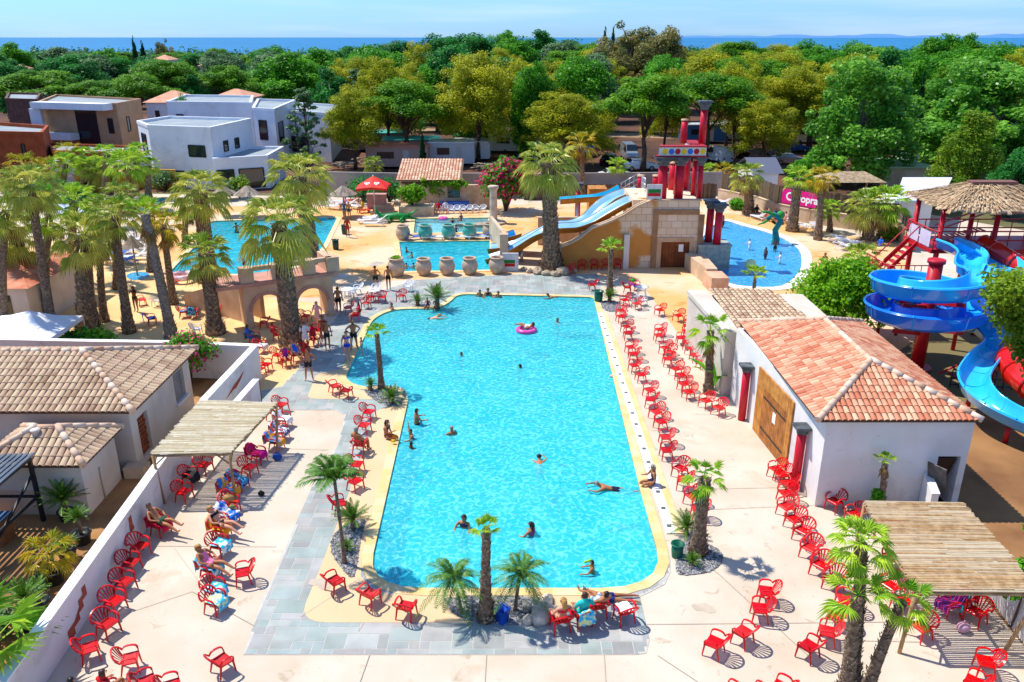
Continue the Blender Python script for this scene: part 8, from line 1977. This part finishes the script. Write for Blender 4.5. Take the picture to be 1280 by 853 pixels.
def suit_meshes(pose, build, female, suit, hair):
    """cached shells: dict of name -> MB"""
    k1 = (pose, build, female, suit, hair)
    if k1 in SHC: return SHC[k1]
    mb, J, (hc, up_, fw, sd_) = body_mesh(pose, build, female); Jv = {k: V(v) for k, v in J.items()}; out = {}
    pel, bel, che, nk = Jv['pelvis'], Jv['belly'], Jv['chest'], Jv['neck']
    ax = (bel-pel).normalized(); legs = [((Jv['hip'+s]), Jv['kn'+s]) for s in 'LR']
    def hips_(c, up_lim, leg_frac):
        if (c-pel).dot(ax) > up_lim: return False
        if (c-pel).length < .15*build and (c-pel).dot(ax) > -.14: return True
        for h, k in legs:
            t = (c-h).dot(k-h)/(k-h).length_squared
            if -.35 < t < leg_frac and seg_d(c, h, k) < .15*build: return True
        return False
    if suit == 'trunks': out['swim_trunks'] = shell(mb, lambda c: hips_(c, .06, .45), .014)
    elif suit == 'bikini':
        out['bikini_bottom'] = shell(mb, lambda c: hips_(c, .05, .08), .008); ca = (nk-che).normalized()
        out['bikini_top'] = shell(mb, lambda c: abs((c-che).dot(ca)-.015) < .05 and (c-che).length < .2, .012)
    elif suit == 'onepiece': out['swimsuit'] = shell(mb, lambda c: hips_(c, .06, .06) or (seg_d(c, pel, che) < .17 and min(seg_d(c, Jv['sh'+s], Jv['wr'+s]) for s in 'LR') > .1 and (c-che).dot((nk-che).normalized()) < .07), .01)
    elif suit == 'shirt':
        out['t_shirt'] = shell(mb, lambda c: seg_d(c, pel, che+(nk-che)*.5) < .19 or min(seg_d(c, Jv['sh'+s], Jv['sh'+s].lerp(Jv['el'+s], .5)) for s in 'LR') < .09, .015); out['shorts'] = shell(mb, lambda c: hips_(c, -.02, .5), .018)
    if hair != 'none':
        out['hair'] = shell(mb, lambda c: (c-hc).length < .18 and ((c-hc).dot(up_) > .045 or ((c-hc).dot(fw) < -.01 and (c-hc).dot(up_) > -.06)), .016)
        if hair == 'long' and out['hair']:
            b = hc-fw*.075; out['hair'].tube([b+up_*.05, b-fw*.02-up_*.08, nk-fw*.07-up_*.02, nk-fw*.08-up_*.14], [.08,.085,.06,.03], 8, flat=.6)
    SHC[k1] = out; return out
def person(x, y, ang_, pose, label, skin='tan', hair='short', hcol='brown', suit='trunks', scol='#141c38', build=1.0, h=1.0, z=0, female=False, hz_=None, scol2=None, world=None):
    p = world or at(x, y, hz_ or 0); t = thing('person', label, 'person', (p.x, p.y, z), rad(ang_)); t.scale = (h, h, h)
    z -= .05 if pose in ('sit', 'recline') and z > 0 else 0; t.location.z = z
    mb, J, (hc, up_, fw, sd_) = body_mesh(pose, build, female); mb.build('body', SKINS[skin], t)
    for n_, m_ in suit_meshes(pose, build, female, suit, hair).items():
        if not m_: continue
        m_.build(n_, HAIRS[hcol] if n_ == 'hair' else mat('cloth_'+(scol2 if scol2 and n_ in ('t_shirt',) else scol)[1:], scol2 if scol2 and n_ in ('t_shirt',) else scol, rough=.8), t)
    if h > 0 and y > 300:
        e = MB()
        for s_ in (-1, 1): e.blob(tuple(hc+fw*.088+sd_*s_*.034+up_*.012), .011, 6)
        e.build('eyes', M_eye, t); MB().tube([hc+fw*.092-up_*.045-sd_*.022, hc+fw*.097-up_*.045, hc+fw*.092-up_*.045+sd_*.022], .006, 5).build('mouth', M_lip, t)
    return t
# ---- more people in the background
for i, (x, y, a_, po, lb, su, sc) in enumerate([(383,440,280,'stand','person in a white shirt standing behind the massive palm','shirt','#e8e4e0'),(398,412,250,'walk','person walking beside the arches in a pale top','shirt','#d8a0a0'),(347,428,30,'sit','person in red sitting in the shade of the massive palm','shirt','#b81828'),
    (316,432,20,'sit','person in blue sitting by the wall corner','shirt','#2858b0'),(413,388,100,'sit','woman sitting beside the broad man near the arches','onepiece','#282868'),(445,402,190,'sit','person sitting behind the woman in the blue bikini','shirt','#c03040'),(156,318,200,'sit','person on the far left terrace among the loungers','trunks','#c04020'),(170,300,90,'stand','person standing on the far left terrace by the parasols','trunks','#204080'),
    (296,290,120,'wade','bather in the left lagoon near the palms','trunks','#203040'),(305,330,200,'wade','bather in the left lagoon at its near edge','trunks','#902030'),(365,300,40,'wade','bather in the left lagoon behind the massive palm','trunks','#203040'),(452,266,230,'sit','person sitting on a lounger left of the red parasol','shirt','#d0a030'),(430,262,200,'sit','person in pink on a lounger near the thatched parasol','shirt','#d070a0'),(160,262,200,'stand','person standing by the small far left pool','trunks','#a03020'),(147,258,200,'stand','second person standing by the small far left pool','onepiece','#d8d0d0')]):
    person(x, y, a_, po, lb, suit=su, scol=sc, female=su == 'onepiece', hair='long' if su == 'onepiece' else 'short', hcol=('brown', 'black')[i % 2], z=-.85 if po == 'wade' else .03, skin=('tan', 'fair', 'tan', 'brown')[i % 4])
# ---- in the main pool (feet below the surface)
WZ = -.05
def swimmer(x, y, ang_, label, pose='wade', depth=1.05, **kw): # (x,y) = where body meets the water
    p = at(x, y, WZ); kw.setdefault('hcol', 'black'); return person(x, y, ang_, pose, label, z=WZ-depth, world=p, **kw)
swimmer(521,530,20,'person wading with back to the left pool edge near the gravel bed','wade',.95,scol='#181c28')
swimmer(514,548,200,'child raising an arm next to the woman on the pool edge','raise',1.0,h=.85,skin='tan',scol='#203060')
swimmer(514,560,30,'dark-haired child deep in the water below the woman on the edge','wade',1.15,h=.85,skin='brown')
swimmer(565,543,120,'bald-looking swimmer left of the pool centre','wade',1.3,hcol='grey',hair='none',skin='tan')
swimmer(577,445,200,'small swimmer in the upper part of the main pool','wade',1.3,h=.9)
swimmer(580,659,250,'long-haired bather alone in the lower left of the pool','wade',1.2,female=True,suit='bikini',hair='long',scol='#302848')
swimmer(664,668,150,'dark-haired bather near the lower middle of the pool','wade',1.2,female=True,suit='bikini',hair='long',scol='#c03088')
swimmer(674,577,90,'swimmer with only the head above water in the pool centre','swim',.02)
swimmer(752,612,180,'grey-capped swimmer moving left at the right side of the pool','swim',-.12,hcol='grey')
swimmer(740,716,170,'child holding a green toy near the pool steps','wade',.85,h=.78,skin='tan',scol='#1450b8')
p_ = bpy.data.objects[-1] if False else None
pp = at(735,705,.2); tag(MB().tube([(0,0,0),(.1,0,.08),(.2,0,.02)], .035, 6).blob((-.05,0,.0), .05, 8).build('water_pistol', mat('toy_lime2', '#a0d820'), None, (pp.x, pp.y+.3, .06)), 'lime green toy held by the child near the pool steps', 'toy')
swimmer(650,460,180,'child with a pink headband left of the pool centre line','wade',1.15,h=.8,female=True,suit='onepiece',scol='#e060a0',hair='long')
swimmer(697,403,200,'swimmer with a green float right of the pink ring','wade',1.25,h=.9,hcol='brown')
swimmer(688,372,190,'swimmer leaning on the far pool edge by the steps','swim',-.05)
swimmer(600,371,250,'left bather of three at the far edge of the pool','wade',1.2,hcol='black'); swimmer(610,370,270,'middle bather of three at the far edge of the pool','wade',1.15,female=True,suit='bikini',hair='long',scol='#1c2c50'); swimmer(623,372,260,'right bather of three at the far edge of the pool','wade',1.25,hcol='black')
swimmer(546,398,10,'swimmer floating near the far left corner below the agave','swim',-.06,hcol='blond',skin='fair')
swimmer(490,388,200,'bather in the curved far left corner of the pool','wade',1.2)
pr = at(658,412,-.02); person(658,412,150,'float','person lying in the pink inflatable ring',female=True,suit='bikini',scol='#f0f0f0',hair='long',hcol='brown',world=pr,z=.0,h=.9)
# edge sitters
person(802,613,185,'edge','woman in a dark blue swimsuit sitting on the right pool edge',female=True,suit='onepiece',scol='#182050',hair='long',hcol='grey',z=.045,world=at(812,607))
person(489,551,-20,'edge','woman in a bikini sitting on the left pool edge beside orange armbands',female=True,suit='bikini',scol='#2c2430',hair='long',hcol='brown',z=.04,world=at(487,549))
person(546,383,250,'edge','person in purple sitting at the far pool edge by the agave',female=True,suit='onepiece',scol='#582878',z=.035,h=.75,world=at(534,385),hcol='black')
person(546,383,260,'edge','second small person at the far pool edge by the agave',suit='trunks',scol='#b03858',z=.035,h=.8,world=at(545,386),hcol='black',skin='brown')
# standing
for a in [
 (387,476,280,'hips','bare-chested man in dark shorts standing left of the pool','tan','short','black','trunks','#141828',1.0),
 (435,452,290,'stand','woman in a blue bikini and red cap near the pool corner','fair','short','brown','bikini','#1038c8',1.15),
 (443,438,290,'hips','heavy bare-chested man in black shorts behind the blue bikini','tan','short','blond','trunks','#101014',1.25),
 (424,392,100,'stand','broad man seen from behind in black shorts near the arches','tan','short','black','trunks','#101014',1.12),
 (453,445,200,'armsout','small child with outstretched arms at the pool corner','fair','short','blond','trunks','#48b0b0',.95),
 (405,430,260,'phone','woman in a red towel standing in the crowd by the palm','tan','long','brown','bikini','#c81828',1.0),
 (410,438,300,'stand','man in dark green shorts behind the woman with the red towel','tan','short','brown','trunks','#0c3028',1.0),
 (470,363,85,'hips','left man of the two standing by the front urns','tan','short','black','trunks','#101418',1.0),
 (486,363,95,'stand','right man of the two standing by the front urns','tan','short','black','trunks','#0c1014',1.0),
 (171,390,260,'phone','slim woman in a bikini standing on the sand among the palms','brown','long','brown','bikini','#301c18',1.0),
 (435,297,280,'stand','person in red shorts on the sandy terrace','brown','short','black','shirt','#a83020',1.0),
 (437,275,300,'stand','tall person beside the blue-green towel on the sandy terrace','tan','short','black','trunks','#203850',1.0),
 (431,274,280,'stand','person wrapped in a blue-green cloth on the sandy terrace','tan','long','brown','onepiece','#14708c',1.1),
 (1028,345,285,'stand','man in navy shorts standing right of the right lagoon','tan','short','brown','trunks','#0c2060',1.0),
]:
    person(a[0], a[1], a[2], a[3], a[4], skin=a[5], hair=a[6], hcol=a[7], suit=a[8], scol=a[9], build=a[10], h=.62 if 'child' in a[4] else 1.0, female=a[8] in ('bikini', 'onepiece'), z=.02)
for (x, y, ag, po, lb, sc, h_) in [(956,328,200,'stand','child standing in dark shorts in the right lagoon','#142840',.8),(968,318,230,'wade','child bending beside the water toy in the right lagoon','#301838',.8),(936,316,180,'wade','child in white in the left part of the right lagoon','#f0f0f0',.75),(974,334,160,'wade','child in a white shirt splashing in the right lagoon','#e8f0f4',.75),(903,288,200,'wade','dark figure wading at the far side of the right lagoon','#202020',.9)]:
    person(x, y, ag, po, lb, suit='shirt' if 'white' in lb else 'trunks', scol=sc, h=h_, z=-.45, world=at(x, y, -.3), hcol='black', skin='fair' if 'white' in lb else 'brown')
for (x, y, ag, lb, sk_) in [(508,316,30,'left bather of the two by the small pool steps','tan'),(515,322,200,'right bather of the two by the small pool steps','tan'),(508,336,60,'child at the near left corner of the small pool','fair'),(517,336,90,'child with orange armbands at the near edge of the small pool','fair')]:
    person(x, y, ag, 'wade', lb, suit='trunks', scol='#c02840', h=.8, z=-.95, world=at(x, y, -.06), hcol='black', skin=sk_)
for (x, y, ag, po, lb, h_) in [(565,282,250,'sit','woman sitting in the paddling pool beside the pink inflatable',.9),(575,276,230,'sit','second adult sitting in the paddling pool',.9),(570,290,90,'sit','person sitting low in the paddling pool nearest the urns',.85)]:
    person(x, y, ag, po, lb, suit='onepiece', scol='#281848', h=h_, z=-.48, world=at(x, y, -.05), hcol='black', female=True)
for (x, y, lb, sc, po) in [(539.5,267.6,'person sitting on the third white chair at the pool house','#e8e0e0','sit'),(548.5,267.4,'person in red on a white chair at the pool house','#d01820','sit'),(557,267.2,'person with a pale cap on a white chair at the pool house','#d8d8dc','sit')]:
    person(x, y, 270, po, lb, suit='shirt', scol=sc, z=.02, hcol='brown')
person(478,262,270,'sit','attendant in red sitting beside the kiosk','tan',suit='shirt',scol='#c01818',z=.02)
# seated near
person(203,668,340,'recline','dark-haired person reclining on the crimson towel by the garden wall',suit='trunks',scol='#205040',hcol='black',z=.05)
person(279,671,340,'recline','woman in a black bikini reclining on the yellow towel',female=True,suit='bikini',scol='#141014',hair='long',hcol='blond',skin='fair',z=.05)
person(266,722,340,'recline','woman in pink stretching her legs onto the facing red chair',female=True,suit='onepiece',scol='#f080a8',hair='long',hcol='blond',skin='tan',z=.05)
person(146,880,60,'sit','dark-haired person in a red top sitting at the lower left edge',suit='shirt',scol='#c80818',hcol='brown',z=.03)
person(108,890,60,'sit','person in dark red seen from behind at the bottom left',suit='shirt',scol='#6c0c14',hcol='black',z=.03)
person(451,566,60,'sit','bare-backed man sitting in a red chair left of the pool',suit='trunks',scol='#181818',hcol='grey',z=.03,build=1.1)
person(359,458,300,'sit','woman in a purple top sitting by the massive palm',female=True,suit='onepiece',scol='#a81c98',hcol='brown',z=.03)
person(371,452,310,'recline','person covered with a blue towel reclining by the massive palm',suit='onepiece',scol='#1860d0',hcol='brown',z=.03,skin='fair',build=1.15)
person(393,432,300,'sit','person sitting in the crowd above the palm shadow',suit='shirt',scol='#d02030',hcol='black',z=.03)
person(700,787,110,'sit','blond person leaning back in a red chair at the near pool end',female=True,suit='bikini',scol='#c02838',hair='long',hcol='blond',skin='fair',z=.03)
person(727,780,105,'sit','person in a turquoise shirt sitting at the near pool end',suit='shirt',scol='#18b8b0',hcol='brown',z=.03)
person(747,770,120,'recline','person in pale blue shorts with raised legs at the near pool end',suit='trunks',scol='#b8d8f0',hcol='black',z=.03)
person(770,752,0,'lie','man in navy trunks lying face down beside the pool coping',suit='trunks',scol='#0c2870',hcol='brown',z=.03,world=at(758,752))
for (x, y, a_, lb, sc) in [(957,275,250,'left person of the group seated by the curved wall','#e05030'),(963,277,260,'middle person of the group seated by the curved wall','#f0a020'),(968,275,240,'right person of the group seated by the curved wall','#d04858'),(979,279,200,'person in pink beside the dark pushchair by the curved wall','#e8a0a8'),(947,270,300,'dark-clothed person sitting higher by the curved wall','#1c1c24')]:
    person(x, y, a_, 'sit', lb, suit='shirt', scol=sc, z=-.2, hcol='brown')
person(1097,313,200,'sit','person in blue sitting by the palm pair near the tower',suit='shirt',scol='#1060c0',z=-.15)
t = thing('pushchair', 'dark blue pushchair by the curved wall near the pink sign', 'pushchair', (at(972,280).x, at(972,280).y, 0)); MB().add([(-.3,-.25,.5),(-.3,.25,.5),(.25,.25,.45),(.25,-.25,.45),(-.5,-.25,1.15),(-.5,.25,1.15)], [(0,1,2,3),(0,4,5,1)]).tube([(-.5,-.2,1.1),(-.1,-.25,1.3),(.1,-.2,1.0)], .05, 6).blob((-.3,0,.9), .35, 10, sq=(.9,.8,1)).build('seat', mat('navy_cloth', '#182440'), t)
for sx in (-.35, .35):
    for sy in (-.25, .25): MB().tube([(sx,sy-.02,.13),(sx,sy+.02,.13)], .13, 12).build('wheel', M_tyre, t)
MB().beam((-.35,-.25,.13), (.35,-.25,.5), .03, .03).beam((-.35,.25,.13), (.35,.25,.5), .03, .03).beam((.35,-.25,.13), (-.6,-.25,1.05), .03, .03).beam((.35,.25,.13), (-.6,.25,1.05), .03, .03).build('frame', M_steel, t)
# report duplicates
